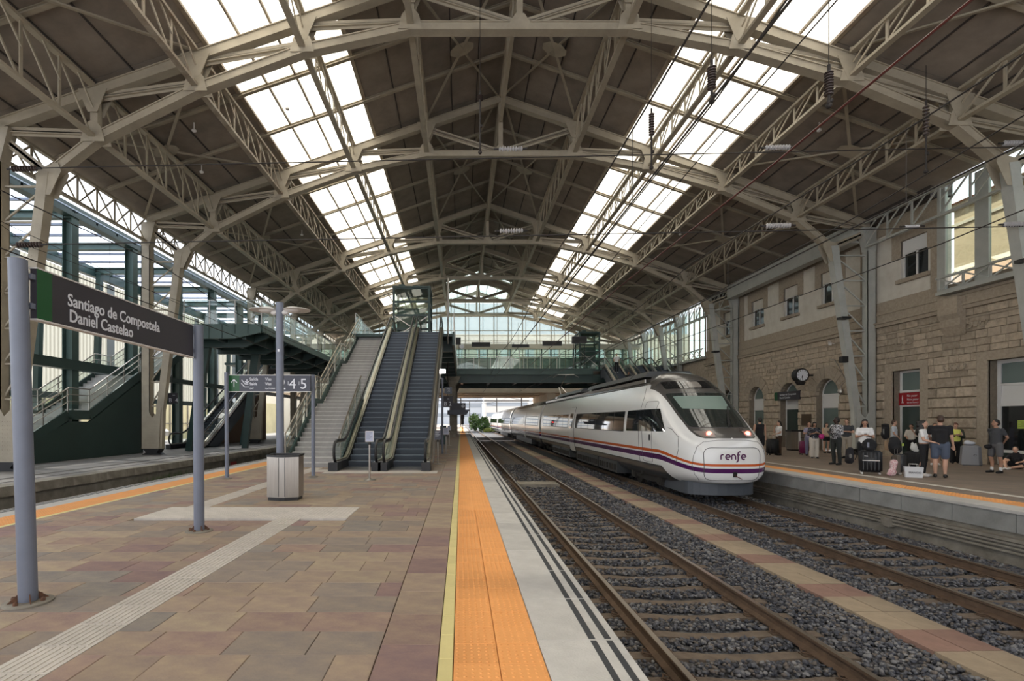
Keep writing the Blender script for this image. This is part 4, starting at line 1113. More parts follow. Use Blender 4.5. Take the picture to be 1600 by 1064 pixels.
# dome camera on a curved arm by the column
t = empty('dome_camera', (21.0, 28.2, 3.0), 'grey dome camera hanging from a curved pipe beside the second grey column', 'camera')
q = MB(); q.path([(WX, 29.6, 5.2), (WX-.1, 29.1, 5.1), (21.15, 28.6, 4.6), (21.05, 28.1, 4.0), (20.95, 27.5, 3.9), (20.85, 27.9, 3.7), (20.85, 28.1, 3.5), (20.85, 28.1, 3.35)], 0.022, 6); q.build('arm', 'inox', t)
q = MB(); q.lathe([(0.05, 0.12), (0.13, 0.10), (0.15, 0), (0.15, -0.04)], (20.85, 28.1, 3.25), 14); q.build('housing', 'inox', t, smooth='auto')
q = MB(); q.ball((20.85, 28.1, 3.2), 0.125, 0.125, 0.14); q.build('dome', 'inox', t, smooth=True)
t = empty('bullet_camera', (WX-.2, 29.6, 6.2), 'small white camera on the stone wall above the arches', 'camera')
q = MB(); q.beam((WX-.5, 28.9, 5.95), (WX-.25, 29.3, 6.1), 0.14, 0.14); q.build('housing', 'lamp_white', t)
q = MB(); q.tube((WX-.3, 29.2, 6.1), (WX, 29.2, 6.0), 0.03, 6); q.build('arm', 'lamp_white', t)
def floodlight(loc, label):
    t = empty('floodlight', loc, label, 'lamp', 'black floodlights on the column legs')
    x, y, z = loc; q = MB(); q.box(x-0.32, x+0.12, y-0.3, y+0.1, z-0.06, z+0.05); q.build('housing', 'black', t)
    q = MB(); q.tube((x+0.05, y, z), (x+0.3, y+.1, z), 0.03, 6); q.build('bracket', 'black', t)
floodlight((19.55, 26.1, 6.85), 'black floodlight on the leg of the second grey column')
floodlight((19.55, 17.7, 7.15), 'black floodlight on the column leg at the right edge')
floodlight((19.5, 39.1, 6.9), 'black floodlight on the leg of the third grey column')
# junction box on the column, plaque on wall
q = MB(); q.box(19.35, 19.65, 25.95, 26.2, 4.6, 4.9); tag(q.build('junction_box', 'black'), 'small black box fixed to the leg of the second grey column', 'box')
q = MB(); q.box(WX-0.13, WX-0.05, 31.1, 31.9, 1.35, 2.05); tag(q.build('wall_plaque', mat('bronze plaque', (0.10, 0.07, 0.045), 0.6, metal=.3)), 'brown metal plaque on the stone wall between two arches', 'plaque')

# ================================================================ FOOTBRIDGE
DZ = 6.8
fbd = empty('footbridge', (7, 55, DZ), kind='structure')
# cross deck over the tracks
q = MB(); q.box(-20.2, 19.0, 51.5, 62.0, DZ-0.18, DZ); q.build('deck', 'green', fbd)
q = MB(); q.box(-0.5, 13.3, 51.4, 51.6, DZ-0.55, DZ+0.06); q.box(-0.5, 13.3, 51.3, 51.4, DZ-0.02, DZ+0.06); q.build('fascia', 'green_l', fbd)
q = MB(); q.box(-10.6, 20, 51.7, 52.1, DZ-1.35, DZ-0.5); q.build('girder', 'green', fbd)
q = MB(); q.box(-10.6, 20, 60.7, 61.1, DZ-1.35, DZ-0.2); q.build('girder', 'green', fbd)
for x in range(-9, 20, 3):
    q = MB(); q.box(x, x+0.25, 52.1, 60.7, DZ-1.0, DZ-0.18); q.build('cross_beam', 'green', fbd)
# long deck over the central platform
q = MB(); q.box(-6.35, -0.45, 30.4, 51.5, DZ-0.16, DZ); q.build('deck', 'green', fbd)
q = MB(); q.box(-0.5, -0.38, 30.0, 51.4, DZ-0.75, DZ+0.05); q.build('fascia', 'green', fbd)
q = MB(); q.box(-6.45, -6.33, 31.6, 51.4, DZ-0.75, DZ+0.05); q.build('fascia', 'green', fbd)
for k, y in enumerate(range(32, 51, 3)):
    q = MB(); q.box(-6.3, -0.5, y, y+0.25, DZ-0.85, DZ-0.16); q.build('cross_beam', 'green', fbd)
# left deck
q = MB(); q.box(-15.0, -10.8, 27.8, 51.5, DZ-0.2, DZ); q.box(-21, -15.0, 45.5, 51.5, DZ-.2, DZ); q.build('deck', 'green', fbd)
q = MB(); q.prism([(-15.1, DZ-0.75), (-12.2, DZ-0.72), (-10.8, DZ-0.40), (-10.8, DZ+0.06), (-15.1, DZ+0.06)], 27.62, 27.75, 'y')
q.build('fascia', 'green_l', fbd)
for k in range(7):
    x = -15.0+k*0.7; q = MB(); q.box(x, x+0.03, 27.58, 27.62, DZ-(0.72 if x < -12.2 else 0.45), DZ+0.02); q.build('fascia_rib', 'green', fbd)
q = MB(); q.box(-10.85, -10.73, 27.7, 51.4, DZ-0.35, DZ+0.06); q.build('fascia', 'green_l', fbd)
for y in range(29, 52, 3):
    q = MB(); q.prism([(-15.2, DZ-1.0), (-12.2, DZ-1.0), (-10.9, DZ-0.45), (-10.9, DZ-0.2), (-15.2, DZ-0.2)], y, y+0.22, 'y'); q.build('cross_beam', 'green', fbd)
for x in (-15.1, -13.4, -11.9): q = MB(); q.box(x, x+.2, 27.9, 51.4, DZ-0.75, DZ-0.2); q.build('girder', 'green', fbd)
def railing(p0, p1, h=1.15, step=1.5, mt='balglass', parent=fbd, cap='inox'):
    p0 = Vector(p0); p1 = Vector(p1); L = (p1-p0).length; n = max(1, round(L/step)); d = (p1-p0)/n
    for k in range(n):
        a = p0+d*k; b = p0+d*(k+1)
        q = MB(); u = d.normalized()*0.03; q.add([a+u+Vector((0,0,.06)), b-u+Vector((0,0,.06)), b-u+Vector((0,0,h)), a+u+Vector((0,0,h))], [(0,1,2,3)]); q.build('glass_panel', mt, parent)
        q = MB(); q.beam(a, a+Vector((0,0,h)), 0.04, 0.06, (0, 1, 0)); q.build('railing_post', cap, parent)
    q = MB(); q.beam(p0+Vector((0,0,h+.02)), p1+Vector((0,0,h+.02)), 0.05, 0.04); q.build('top_rail', cap, parent)
railing((-0.35, 51.45, DZ), (13.0, 51.45, DZ), 1.25, 1.65)
railing((-15.0, 27.75, DZ), (-10.85, 27.75, DZ), 1.35, 1.5)
railing((-10.8, 27.75, DZ), (-10.8, 51.4, DZ), 1.35, 1.8)
railing((-0.42, 30.6, DZ), (-0.42, 51.4, DZ), 1.25, 1.8)
railing((-6.4, 32.4, DZ), (-6.4, 51.4, DZ), 1.25, 1.8)
railing((-10.8, 51.45, DZ), (-6.4, 51.45, DZ), 1.25, 1.5)
# supports
def pier(x, y, w_, z1, label, mt='green', parent=None):
    t = empty('footbridge_pier', (x, y, 0), label, 'column', 'footbridge piers')
    q = MB(); q.box(x-w_/2, x+w_/2, y-w_/2, y+w_/2, LZ if x < -12 else (RF(x) if x > 9 else 0), z1); q.build('shaft', mt, t)
    q = MB(); q.prism([(x-w_/2, z1-1.0), (x+w_/2, z1-1.0), (x+w_*1.3, z1), (x-w_*1.3, z1)], y-w_/2-.02, y+w_/2+.02, 'y'); q.build('head', mt, t)
pier(-0.8, 50.5, 0.62, DZ-0.8, 'dark footbridge pier on the central platform beside the timetable board', 'concrete_d'); pier(-4.6, 50.5, 0.6, DZ-0.8, 'footbridge pier behind the escalators')
pier(16.5, 52.5, 0.6, DZ-0.8, 'footbridge pier on the right platform behind the train')
pier(-0.7, 60.6, 0.6, DZ-0.8, 'footbridge pier at the far end of the central platform', 'concrete_d')
pier(-12.6, 52.0, 0.6, DZ-1.0, 'footbridge pier at the far end of the left platform')
# slanted green struts carrying the left deck
for k, (x0, y0, x1) in enumerate([(-15.6, 29.4, -14.6), (-13.7, 32.5, -13.0), (-15.6, 36.6, -14.6), (-13.6, 44.5, -12.6)]):
    q = MB(); q.beam((x0, y0, LZ), (x1, y0, DZ-0.9), 0.32, 0.30, (0, 1, 0), 0.5, 0.3)
    o = tag(q.build('deck_strut', 'green'), ['slanted dark green strut nearest the camera under the left deck', 'slanted dark green strut behind the left sign post', 'slanted dark green strut beside the third cream column', 'slanted dark green strut at the back under the left deck'][k], 'strut', 'green struts under the left deck')
# glazed waiting hall on the deck
hall = empty('glazed_hall', (5, 60.2, DZ), kind='structure')
q = MB(); q.box(-20, 21, 60.0, 60.5, 10.0, 10.62); q.box(-20, 21, 59.85, 60.0, 10.0, 10.12); q.build('beam', mat('cream beam', (0.52, 0.50, 0.42), 0.6), hall)
x = -18.0
k = 0
while x < 19.5:
    wd = 1.05 if k % 3 else 1.6
    q = MB(); q.box(x-0.05, x+0.05, 60.05, 60.2, DZ, 10.0); q.build('mullion', 'green_l' if k % 4 else 'white', hall)
    q = MB(); q.box(x+0.05, x+wd-0.05, 60.1, 60.12, DZ+0.05, 9.95); q.build('glass_pane', 'greenglass', hall)
    x += wd; k += 1
for z in (8.0, 8.9, 9.4): q = MB(); q.box(-18, 19.4, 60.06, 60.16, z, z+0.05); q.build('transom', 'green_l', hall)
for x in (4.4, 6.9, 9.5): q = MB(); frame_ = q; q.box(x, x+0.1, 59.95, 60.05, DZ, 9.0); q.box(x+1.7, x+1.8, 59.95, 60.05, DZ, 9.0); q.box(x, x+1.8, 59.95, 60.05, 8.9, 9.05); q.box(x+.85, x+.95, 59.95, 60.05, DZ, 8.9); q.build('door_frame', mat('cream frame %d' % x, (0.5, 0.5, 0.42), 0.5), hall)
q = MB(); q.box(-20, 21, 66.6, 66.7, DZ, 9.8); q.build('rear_wall', mat('hall back wall', (0.30, 0.36, 0.36), 0.7, var=.5, vscale=.6), hall)
q = MB(); q.box(-20, 21, 61, 67.5, DZ-0.3, DZ); q.build('floor_slab', 'concrete_d', hall)
# hanging display boards
def board(u0, u1, v0, v1, Y, label, lit=False):
    x0, x1, z0, z1 = U(u0, Y), U(u1, Y), Zv(v1, Y), Zv(v0, Y)
    t = empty('display_board', ((x0+x1)/2, Y, z0), label, 'display', 'dark display boards over the footbridge')
    q = MB(); q.box(x0, x1, Y, Y+0.25, z0, z1); q.build('case', 'signdark', t)
    q = MB(); q.box(x0+.08, x1-.08, Y-.01, Y, z0+.08, z1-.08); q.build('screen', 'black', t)
    for x in (x0+.2, x1-.2): q = MB(); q.tube((x, Y+.12, z1 if Y > 53 else z0), (x, Y+.12, 10.05 if Y > 53 else DZ), 0.03, 6); q.build('hanger', 'black', t)
board(709, 720, 527, 538, 51.8, 'dark square display board left of the footbridge clock')
board(737, 766, 534.5, 541.5, 55, 'long dark display board right of the footbridge clock')
board(800, 827, 538, 542.5, 55, 'thin dark display board in the middle over the footbridge')
board(848, 878, 533, 540, 55, 'long dark display board on the right half of the footbridge')
board(894, 917, 525.5, 536.5, 50.5, 'large dark display board beside the right lift')
t = empty('footbridge_clock', (U(721.5, 54), 54, Zv(547, 54)), 'small white round clock hanging over the footbridge', 'clock')
q = MB(); q.lathe([(0.26, 0), (0.28, .05), (.28, .15), (.26, .2)], (U(721.5, 54), 54, Zv(541.5, 54)), 20, 'y'); q.tube((U(721.5, 54), 54.1, Zv(545, 54)), (U(721.5, 54), 54.1, DZ), .03, 6); q.build('housing', 'inox', t)
q = MB(); q.lathe([(0.24, -.01), (0.24, 0)], (U(721.5, 54), 54, Zv(541.5, 54)), 20, 'y'); q.build('dial', 'signwhite', t)
# lift tower behind the escalators
def lift(x0, x1, y0, y1, z0, z1, label):
    t = empty('glass_lift', ((x0+x1)/2, (y0+y1)/2, z0), label, 'lift')
    for x in (x0, x1):
        for y in (y0, y1): q = MB(); q.box(x-.07, x+.07, y-.07, y+.07, z0, z1); q.build('frame_post', 'green', t)
    n = 4
    for k in range(n+1):
        z = z0+(z1-z0)*k/n
        q = MB(); 
        for (xa, ya, xb, yb) in ((x0, y0, x1, y0), (x0, y1, x1, y1), (x0, y0, x0, y1), (x1, y0, x1, y1)): q.beam((xa, ya, z), (xb, yb, z), .08, .14)
        q.build('frame_ring', 'green', t)
        if k < n:
            for (xa, ya, xb, yb) in ((x0, y0, x1, y0), (x0, y1, x1, y1), (x0, y0, x0, y1), (x1, y0, x1, y1)):
                q = MB(); zb = z0+(z1-z0)*(k+1)/n; q.add([(xa, ya, z+.07), (xb, yb, z+.07), (xb, yb, zb-.07), (xa, ya, zb-.07)], [(0,1,2,3)]); q.build('glass_pane', 'greenglass', t)
    q = MB(); q.box(x0+.3, x1-.3, y0+.3, y1-.3, z0+.1, z0+(z1-z0)*.62); q.build('car', 'green_l', t)
    q = MB(); q.beam((x0, y0-.02, z0+.3), (x1, y0-.02, z0+(z1-z0)*.5), .05, .05); q.beam((x1, y0-.02, z0+.3), (x0, y0-.02, z0+(z1-z0)*.5), .05, .05); q.build('cross_brace', 'inox', t)
    q = MB(); q.box(x0-.1, x1+.1, y0-.1, y1+.1, z1, z1+.12); q.box(x0+.3, x0+.7, y0+.2, y0+.5, z1+.12, z1+.3); q.build('roof', 'green', t)
lift(-4.45, -2.1, 34.0, 36.4, DZ, 10.45, 'green glass lift tower behind the top of the escalators')
lift(12.2, 14.2, 52.5, 54.5, DZ, Zv(520, 52.5), 'green glass lift housing at the right end of the footbridge')

# ================================================================ ESCALATORS
def escalator(cx, y0, z0, z1, wd, label, name='escalator', n=20, group=None, detail=True, outer=True):
    """rises away from the camera: y0 front of the newels"""
    ang = math.radians(30); yl = y0+1.75; H = z1-z0; yt = yl + H/math.tan(ang); ye = yt+1.5
    t = empty(name, (cx, y0, z0), label, 'escalator', group)
    def zline(y): return z0 if y < yl else (z1 if y > yt else z0+(y-yl)*math.tan(ang))
    # steps
    rise = 0.2; run = rise/math.tan(ang); k = 0; y = yl-0.0; z = z0
    mesh = None; hw = wd/2-0.20
    q = MB(); q.box(cx-hw, cx+hw, y0+0.25, yl, z0-0.02, z0+0.012); q.use(1).box(cx-hw, cx+hw, yl-0.35, yl, z0+.012, z0+.02); q.build('floor_plate', ['inox', 'step_d'], t)
    while z < z1-0.05:
        if mesh is None:
            q = MB(); q.use(0).box(-hw, hw, 0, run+0.06, 0.17, 0.2); q.use(1)
            q.add([(-hw, 0.0, 0.17), (hw, 0.0, 0.17), (hw, 0.03, 0.0), (-hw, 0.03, 0.0), (-hw, 0.05, 0.17), (hw, 0.05, 0.17), (hw, 0.06, 0), (-hw, 0.06, 0)], [(0,1,2,3),(4,7,6,5),(0,3,7,4),(1,5,6,2)])
            o = q.build('step', ['step', 'step_d'], t, local=True); mesh = o.data
        else: o = link('step', mesh, t)
        o.location = (0, y-y0, z-z0); y += run; z += rise
    q = MB(); q.box(cx-hw, cx+hw, yt, ye, z1-0.03, z1+0.005); q.build('floor_plate', 'inox', t)
    # truss body
    q = MB()
    prof = [(y0+0.3, z0-0.02), (yl+0.1, z0-0.02), (yt, z1-0.05), (ye, z1-0.05), (ye, z1-0.9), (yt+0.4, z1-0.9), (yl+1.6, z0-0.02)]
    q.prism([(yl+1.3, z0+0.0), (yl+0.5, z0+0.1), (yt+0.1, z1-0.12), (ye, z1-0.12), (ye, z1-0.95), (yt+0.45, z1-0.95), (yl+1.9, z0)][::1], cx-wd/2+0.04, cx+wd/2-0.04, 'x')
    q.build('truss_casing', 'concrete_g' if detail else 'step_d', t)
    for sg in (-1, 1):
        x = cx+sg*(wd/2-0.13)
        # deck band following the slope (inner skirt + outer deck)
        q = MB()
        def band(q, xa, xb, zlo, zhi, ya=y0+0.3):
            pts = [(ya, 0.0), (yl-0.1, 0.0), (yl+0.3, 0.12), (yt, H), (ye, H)]
            for (p, a), (r, b) in zip(pts[:-1], pts[1:]):
                q.add([(xa,p,z0+a+zlo),(xb,p,z0+a+zlo),(xb,p,z0+a+zhi),(xa,p,z0+a+zhi),(xa,r,z0+b+zlo),(xb,r,z0+b+zlo),(xb,r,z0+b+zhi),(xa,r,z0+b+zhi)], [(0,1,2,3),(4,7,6,5),(0,4,5,1),(1,5,6,2),(2,6,7,3),(3,7,4,0)])
        lo, hi = sorted((cx+sg*(wd/2-0.22), cx+sg*wd/2))
        band(q, lo, hi, 0.06, 0.30); q.build('deck_cover', 'inox', t)
        q = MB(); a, b = sorted((cx+sg*(wd/2-0.235), cx+sg*(wd/2-0.215))); band(q, a, b, -0.05, 0.28); q.build('skirt_panel', 'black', t)
        q = MB(); a, b = sorted((x-0.05, x+0.05)); band(q, a, b, 0.30, 0.345); q.build('glass_clamp', 'inox_w', t)
        # newel foot
        q = MB(); q.box(cx+sg*(wd/2-0.11)-0.15, cx+sg*(wd/2-0.11)+0.15, y0+0.0, y0+0.55, z0, z0+0.28); q.build('newel_foot', 'rubber', t)
        # handrail path
        hz = 0.98; pts = [(x, y0+0.45, z0+0.2), (x, y0+0.18, z0+0.26)]
        for i in range(9):
            a = -PI/2-0.3 - (PI-0.3)*i/8*1.0
            pts.append((x, y0+0.42+0.37*math.cos(a), z0+0.62+0.37*math.sin(a)))
        pts += [(x, yl-0.25, z0+hz+0.01), (x, yl+0.1, z0+hz+0.08), (x, yl+0.5, z0+hz+0.26), (x, yt-0.3, z1+hz-0.18), (x, yt+0.1, z1+hz+0.0), (x, ye, z1+hz), (x, ye+0.45, z1+hz-0.05), (x, ye+0.75, z1+hz-0.4), (x, ye+0.5, z1+0.4)]
        q = MB(); q.path(pts, 0.05, 8, 0.9, 0.8); q.build('handrail', 'rubber', t, smooth='auto')
        q = MB(); q.path([(p[0], p[1], p[2]-0.055) for p in pts[9:]], 0.035, 4); q.build('handrail_guide', 'inox_w', t)
        # glass balustrade
        q = MB(); top = [(p[1], p[2]-0.03) for p in pts[2:-1]]
        bot = [(max(y0+0.2, min(ye, yy)), zline(max(y0+.3, min(ye, yy)))+0.33) for yy, _ in top]
        for i in range(len(top)-1):
            q.add([(x, bot[i][0], min(bot[i][1], top[i][1])), (x, bot[i+1][0], min(bot[i+1][1], top[i+1][1])), (x, top[i+1][0], top[i+1][1]), (x, top[i][0], top[i][1])], [(0,1,2,3)])
        q.build('glass_balustrade', 'balglass', t)
    return t
escalator(-3.45, 16.6, 0, DZ, 1.62, 'left one of the two escalators on the central platform, beside the stone stairs', group='escalators of the central platform')
escalator(-1.84, 16.6, 0, DZ, 1.62, 'right one of the two escalators on the central platform, nearer the track', group='escalators of the central platform')
q = MB(); q.box(-4.35, -0.75, 16.0, 16.75, -0.04, 0.006); tag(q.build('threshold_plate', 'tact_white', None), kind='structure')
# three escalators coming down to the right platform
def esc_toward(cx, label):
    return escalator(cx, 36.2, RF(cx), DZ, 1.6, label, detail=False, group='escalators of the right platform')
esc_toward(14.75, 'escalator down to the right platform carrying two people, leftmost of three')
esc_toward(17.1, 'middle escalator of three behind the train roof')
esc_toward(19.2, 'escalator closest to the side wall behind the train roof')

# ================================================================ STONE STAIRS
st = empty('staircase', (-5.25, 18.1, 0), 'grey stone staircase with glass balustrades left of the escalators', 'stairs')
sx0, sx1 = -6.15, -4.32
nst = 40; rise = DZ/nst; y = 18.1; z = 0; run = 0.292; stepmesh = {}
line = [(y, 0.0)]
k = 0
while k < nst:
    z += rise; L = run
    if k in (13, 26): L = 1.1
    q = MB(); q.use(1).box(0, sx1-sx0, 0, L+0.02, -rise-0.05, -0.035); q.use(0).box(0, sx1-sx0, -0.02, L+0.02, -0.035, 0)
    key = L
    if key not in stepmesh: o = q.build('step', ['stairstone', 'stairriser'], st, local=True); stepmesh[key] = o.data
    else: o = link('step', stepmesh[key], st)
    o.location = (sx0+5.25, y-18.1, z)
    if L > 1: line += [(y, z), (y+L-run, z)]
    y += L; k += 1
line.append((y, z)); ytop = y
q = MB(); q.prism([(18.4, -0.02), (y, DZ-0.3), (y, DZ-0.9), (19.6, -0.02)], sx0+.05, sx1-.05, 'x'); q.build('soffit', 'concrete_d', st)
q = MB(); q.box(sx0, sx1, ytop, 32.3, DZ-0.16, DZ+0.0); q.build('landing', 'stairstone', st)
for x, ext in ((sx0-0.06, True), (sx1+0.06, False)):
    q = MB()
    for (ya, za), (yb, zb) in zip(line[:-1], line[1:]):
        q.add([(x-.03, ya, za-0.12), (x+.03, ya, za-0.12), (x+.03, ya, za+0.22), (x-.03, ya, za+.22), (x-.03, yb, zb-.12), (x+.03, yb, zb-.12), (x+.03, yb, zb+.22), (x-.03, yb, zb+.22)], [(0,1,2,3),(4,7,6,5),(0,4,5,1),(1,5,6,2),(2,6,7,3),(3,7,4,0)])
    q.build('stringer', 'green_l', st)
    ln = line if ext else line[:2]
    for hz, r, dx in ((1.12, 0.028, 0), (0.92, 0.024, 0.07), (0.68, 0.02, 0.07)):
        sgn = 1 if ext else -1
        for (ya, za), (yb, zb) in zip(ln[:-1], ln[1:]):
            q = MB(); q.tube((x+dx*sgn, ya, za+hz+0.05), (x+dx*sgn, yb, zb+hz+0.05), r, 8); q.build('handrail', 'inox_w', st, smooth='auto')
    for (ya, za), (yb, zb) in zip(ln[:-1], ln[1:]):
        n = max(1, round((yb-ya)/1.3))
        for i in range(n):
            a, b = i/n, (i+1)/n
            p = (ya+(yb-ya)*a+.02, za+(zb-za)*a); r_ = (ya+(yb-ya)*b-.02, za+(zb-za)*b)
            q = MB(); q.add([(x, p[0], p[1]+.2), (x, r_[0], r_[1]+.2), (x, r_[0], r_[1]+1.1), (x, p[0], p[1]+1.1)], [(0,1,2,3)]); q.build('glass_panel', 'balglass', st)
            q = MB(); q.beam((x, p[0], p[1]), (x, p[0], p[1]+1.15), .03, .05, (0, 1, 0)); q.build('baluster', 'inox_w', st)
railing((-6.35, 30.9, DZ), (-6.35, 33, DZ), 1.3, 1.0)
# tall glass screens beside the escalator tops
t = empty('glass_screen', (-0.75, 30.8, DZ), 'tall narrow glass screen at the top right of the escalators', 'screen')
q = MB(); q.box(-0.78, -0.74, 30.4, 33.2, DZ, DZ+3.3); q.build('pane', 'balglass', t)
q = MB(); q.tube((-0.76, 30.4, DZ-0.6), (-0.76, 30.4, DZ+3.3), .05, 8); q.build('post', 'inox', t)

# ================================================================ LEFT SIDE: GREEN STEEL STAIR HALL
lh = empty('stair_hall', (-18.5, 20, LZ), kind='structure')
posts = [11.0, 15.6, 20.0, 24.4, 28.9, 33.6, 38.3, 43.0, 47.7, 52.4, 57.1, 62.0]
for k, y in enumerate(posts):
    q = MB(); X = -18.6
    q.box(X-0.24, X-0.2, y-0.22, y+0.22, LZ, 11.5); q.box(X+0.2, X+0.24, y-0.22, y+0.22, LZ, 11.5); q.box(X-0.2, X+0.2, y-0.03, y+0.03, LZ, 11.5)
    q.build('post', 'green_l', lh)
    q = MB(); q.box(-24.0, -18.4, y-0.18, y+0.18, 11.25, 11.30); q.box(-24.0, -18.4, y-0.18, y+0.18, 11.58, 11.63); q.box(-24.0, -18.4, y-0.03, y+0.03, 11.3, 11.58); q.build('roof_beam', 'green_l', lh)
    q = MB(); q.beam((-24.0, y, LZ), (-23.7, y, 11.3), 0.3, 0.3, (0, 1, 0)); q.build('rear_post', 'green', lh)
    if k: 
        y0 = posts[k-1]
        for j in range(1, 3): 
            yy = y0+(y-y0)*j/3; q = MB(); q.box(-24.0, -18.4, yy-.06, yy+.06, 11.5, 11.62); q.build('roof_purlin', 'pole', lh)
        for j in range(3):
            for i in range(3):
                q = MB(); a = y0+(y-y0)*j/3; b = y0+(y-y0)*(j+1)/3; xa = -24.2+i*1.97; q.box(xa+.02, xa+1.93, a+.02, b-.02, 11.66, 11.68); q.build('canopy_pane', 'canopy', lh)
q = MB(); q.box(-18.75, -18.3, 8, 62.2, 11.30, 11.45); q.box(-18.6, -18.4, 8, 62.2, 11.45, 11.9); q.build('eave_beam', 'green', lh)
q = MB(); q.box(-24.3, -23.9, 8, 62.2, 11.05, 11.65); q.build('eave_beam', 'green', lh)
q = MB(); q.box(-18.7, -18.2, 12, 28.9, 4.05, 4.5); q.box(-18.65, -18.25, 28.9, 62, 4.05, 4.35); q.build('floor_beam', 'green', lh)
q = MB(); q.box(-24.0, -23.7, 8, 62, 2.95, 3.3); q.build('sill_beam', 'green', lh)
# corrugated white cladding panels, grey flat strips between them
y = 9.0; i = 0
proto = None; strip = None
while y < 62:
    if proto is None:
        q = MB(); n = 10
        for k in range(n):
            a = k*0.3; q.add([(0.03,a,0),(0.03,a+.21,0),(0.10,a+.235,0),(0.10,a+.275,0),(0.03,a+.3,0),(0.03,a,7.7),(0.03,a+.21,7.7),(0.10,a+.235,7.7),(0.10,a+.275,7.7),(0.03,a+.3,7.7)], [(0,1,6,5),(1,2,7,6),(2,3,8,7),(3,4,9,8)])
        proto = q.build('corrugated_panel', 'clad', lh, local=True); o = proto
        q = MB(); q.box(0, 0.05, 0, 0.75, 0, 7.7); strip = q.build('flat_panel', mat('grey sheet', (0.36, 0.38, 0.37), 0.6), lh, local=True); s2 = strip
    else: o = link('corrugated_panel', proto.data, lh); s2 = link('flat_panel', strip.data, lh)
    o.location = (-24.35+18.5, y-20, 3.3-LZ); s2.location = (-24.3+18.5, y+3.02-20, 3.3-LZ); y += 3.85; i += 1
# dark stair flight with glass sides going up to the bridge
ls = empty('side_staircase', (-18.3, 19, LZ), 'green steel staircase with glass balustrade on the left platform behind the first columns', 'stairs')
prof = [(18.6, LZ), (22.6, 1.95), (23.9, 1.95), (27.6, 4.1), (28.9, 4.1), (33.6, 6.8)]
def lz(y):
    for (a, za), (b, zb) in zip(prof[:-1], prof[1:]):
        if a <= y <= b: return za+(zb-za)*(y-a)/(b-a)
    return prof[-1][1]
q = MB(); q.prism([(18.6, LZ), (22.6, 1.6), (23.9, 1.6), (27.9, 3.9), (27.9, LZ)], -17.42, -17.30, 'x'); q.build('side_sheet', 'green_d', ls)
q = MB(); q.prism([(27.8, LZ), (27.9, LZ), (27.9, 4.0), (27.8, 4.0)], -19.8, -17.3, 'x'); q.build('end_sheet', 'green_d', ls)
for x in (-17.35, -19.75):
    q = MB()
    for (a, za), (b, zb) in zip(prof[:-1], prof[1:]): q.beam((x, a, za-.05), (x, b, zb-.05), 0.08, 0.42)
    q.build('stringer', 'green', ls)
    for hz, r in ((1.15, .03), (0.85, .022), (0.55, .018)):
        for (a, za), (b, zb) in zip(prof[:-1], prof[1:]): q = MB(); q.tube((x+.05, a, za+hz), (x+.05, b, zb+hz), r, 6); q.build('handrail', 'inox', ls)
    for (a, za), (b, zb) in zip(prof[:-1], prof[1:]):
        n = max(1, round((b-a)/1.3))
        for i in range(n):
            ya, yb = a+(b-a)*i/n, a+(b-a)*(i+1)/n; z0, z1 = lz(ya+.001), lz(yb-.001)
            q = MB(); q.add([(x, ya+.03, z0+.1), (x, yb-.03, z1+.1), (x, yb-.03, z1+1.1), (x, ya+.03, z0+1.1)], [(0,1,2,3)]); q.build('glass_panel', 'balglass', ls)
            q = MB(); q.beam((x, ya, z0), (x, ya, z0+1.15), .04, .05, (0, 1, 0)); q.build('baluster', 'inox', ls)
y = 18.6; sm = None
while y < 33.5:
    z = lz(y); flat = 22.6 < y < 23.8 or 27.6 < y < 28.8
    if sm is None:
        q = MB(); q.box(-1.15, 1.15, 0, 0.31, -.17, 0); o = q.build('step', 'stairstone', ls, local=True); sm = o.data
    else: o = link('step', sm, ls)
    o.location = (-18.55+18.3, y-19, z-LZ); y += 0.30
# escalator of the left platform
escalator(-17.2, 31.2, LZ, DZ, 1.5, 'escalator on the left platform behind the sign post, seen between green struts', detail=False)
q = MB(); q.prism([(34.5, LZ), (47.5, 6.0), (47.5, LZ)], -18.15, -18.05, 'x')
tag(q.build('escalator_side_wall', mat('brown sheet', (0.16, 0.10, 0.07), 0.8)), kind='structure')  # plain sheet in one even brown under the left escalator
# platform number sign B 4
t = empty('platform_sign', (U(267, 30), 30, 2.6), 'small hanging platform sign reading B 4 on the left platform', 'sign')
x0, x1 = U(258.5, 30), U(277, 30); z0, z1 = Zv(630, 30), Zv(614, 30)
q = MB(); q.box(x0, x1, 30, 30.06, z0, z1); q.build('panel', 'signdark', t)
q = MB(); q.box(x0-.02, x0+.14, 29.99, 30.0, z0, z1); q.build('green_band', 'signgreen', t)
text('B  4', 0.34, (x0+0.2, 29.985, z0+.06), (1, 0, 0), (0, 0, 1), 'signwhite', 'lettering', t)
text('VIA', 0.1, (x0+0.42, 29.985, z0+.43), (1, 0, 0), (0, 0, 1), 'signwhite', 'lettering', t)
q = MB(); q.tube(((x0+x1)/2, 30.03, z1), ((x0+x1)/2, 30.03, 4.3), 0.03, 6); q.beam(((x0+x1)/2, 30.03, 4.2), (-18.3, 30.03, 4.2), 0.06, .06); q.build('hanger', 'black', t)
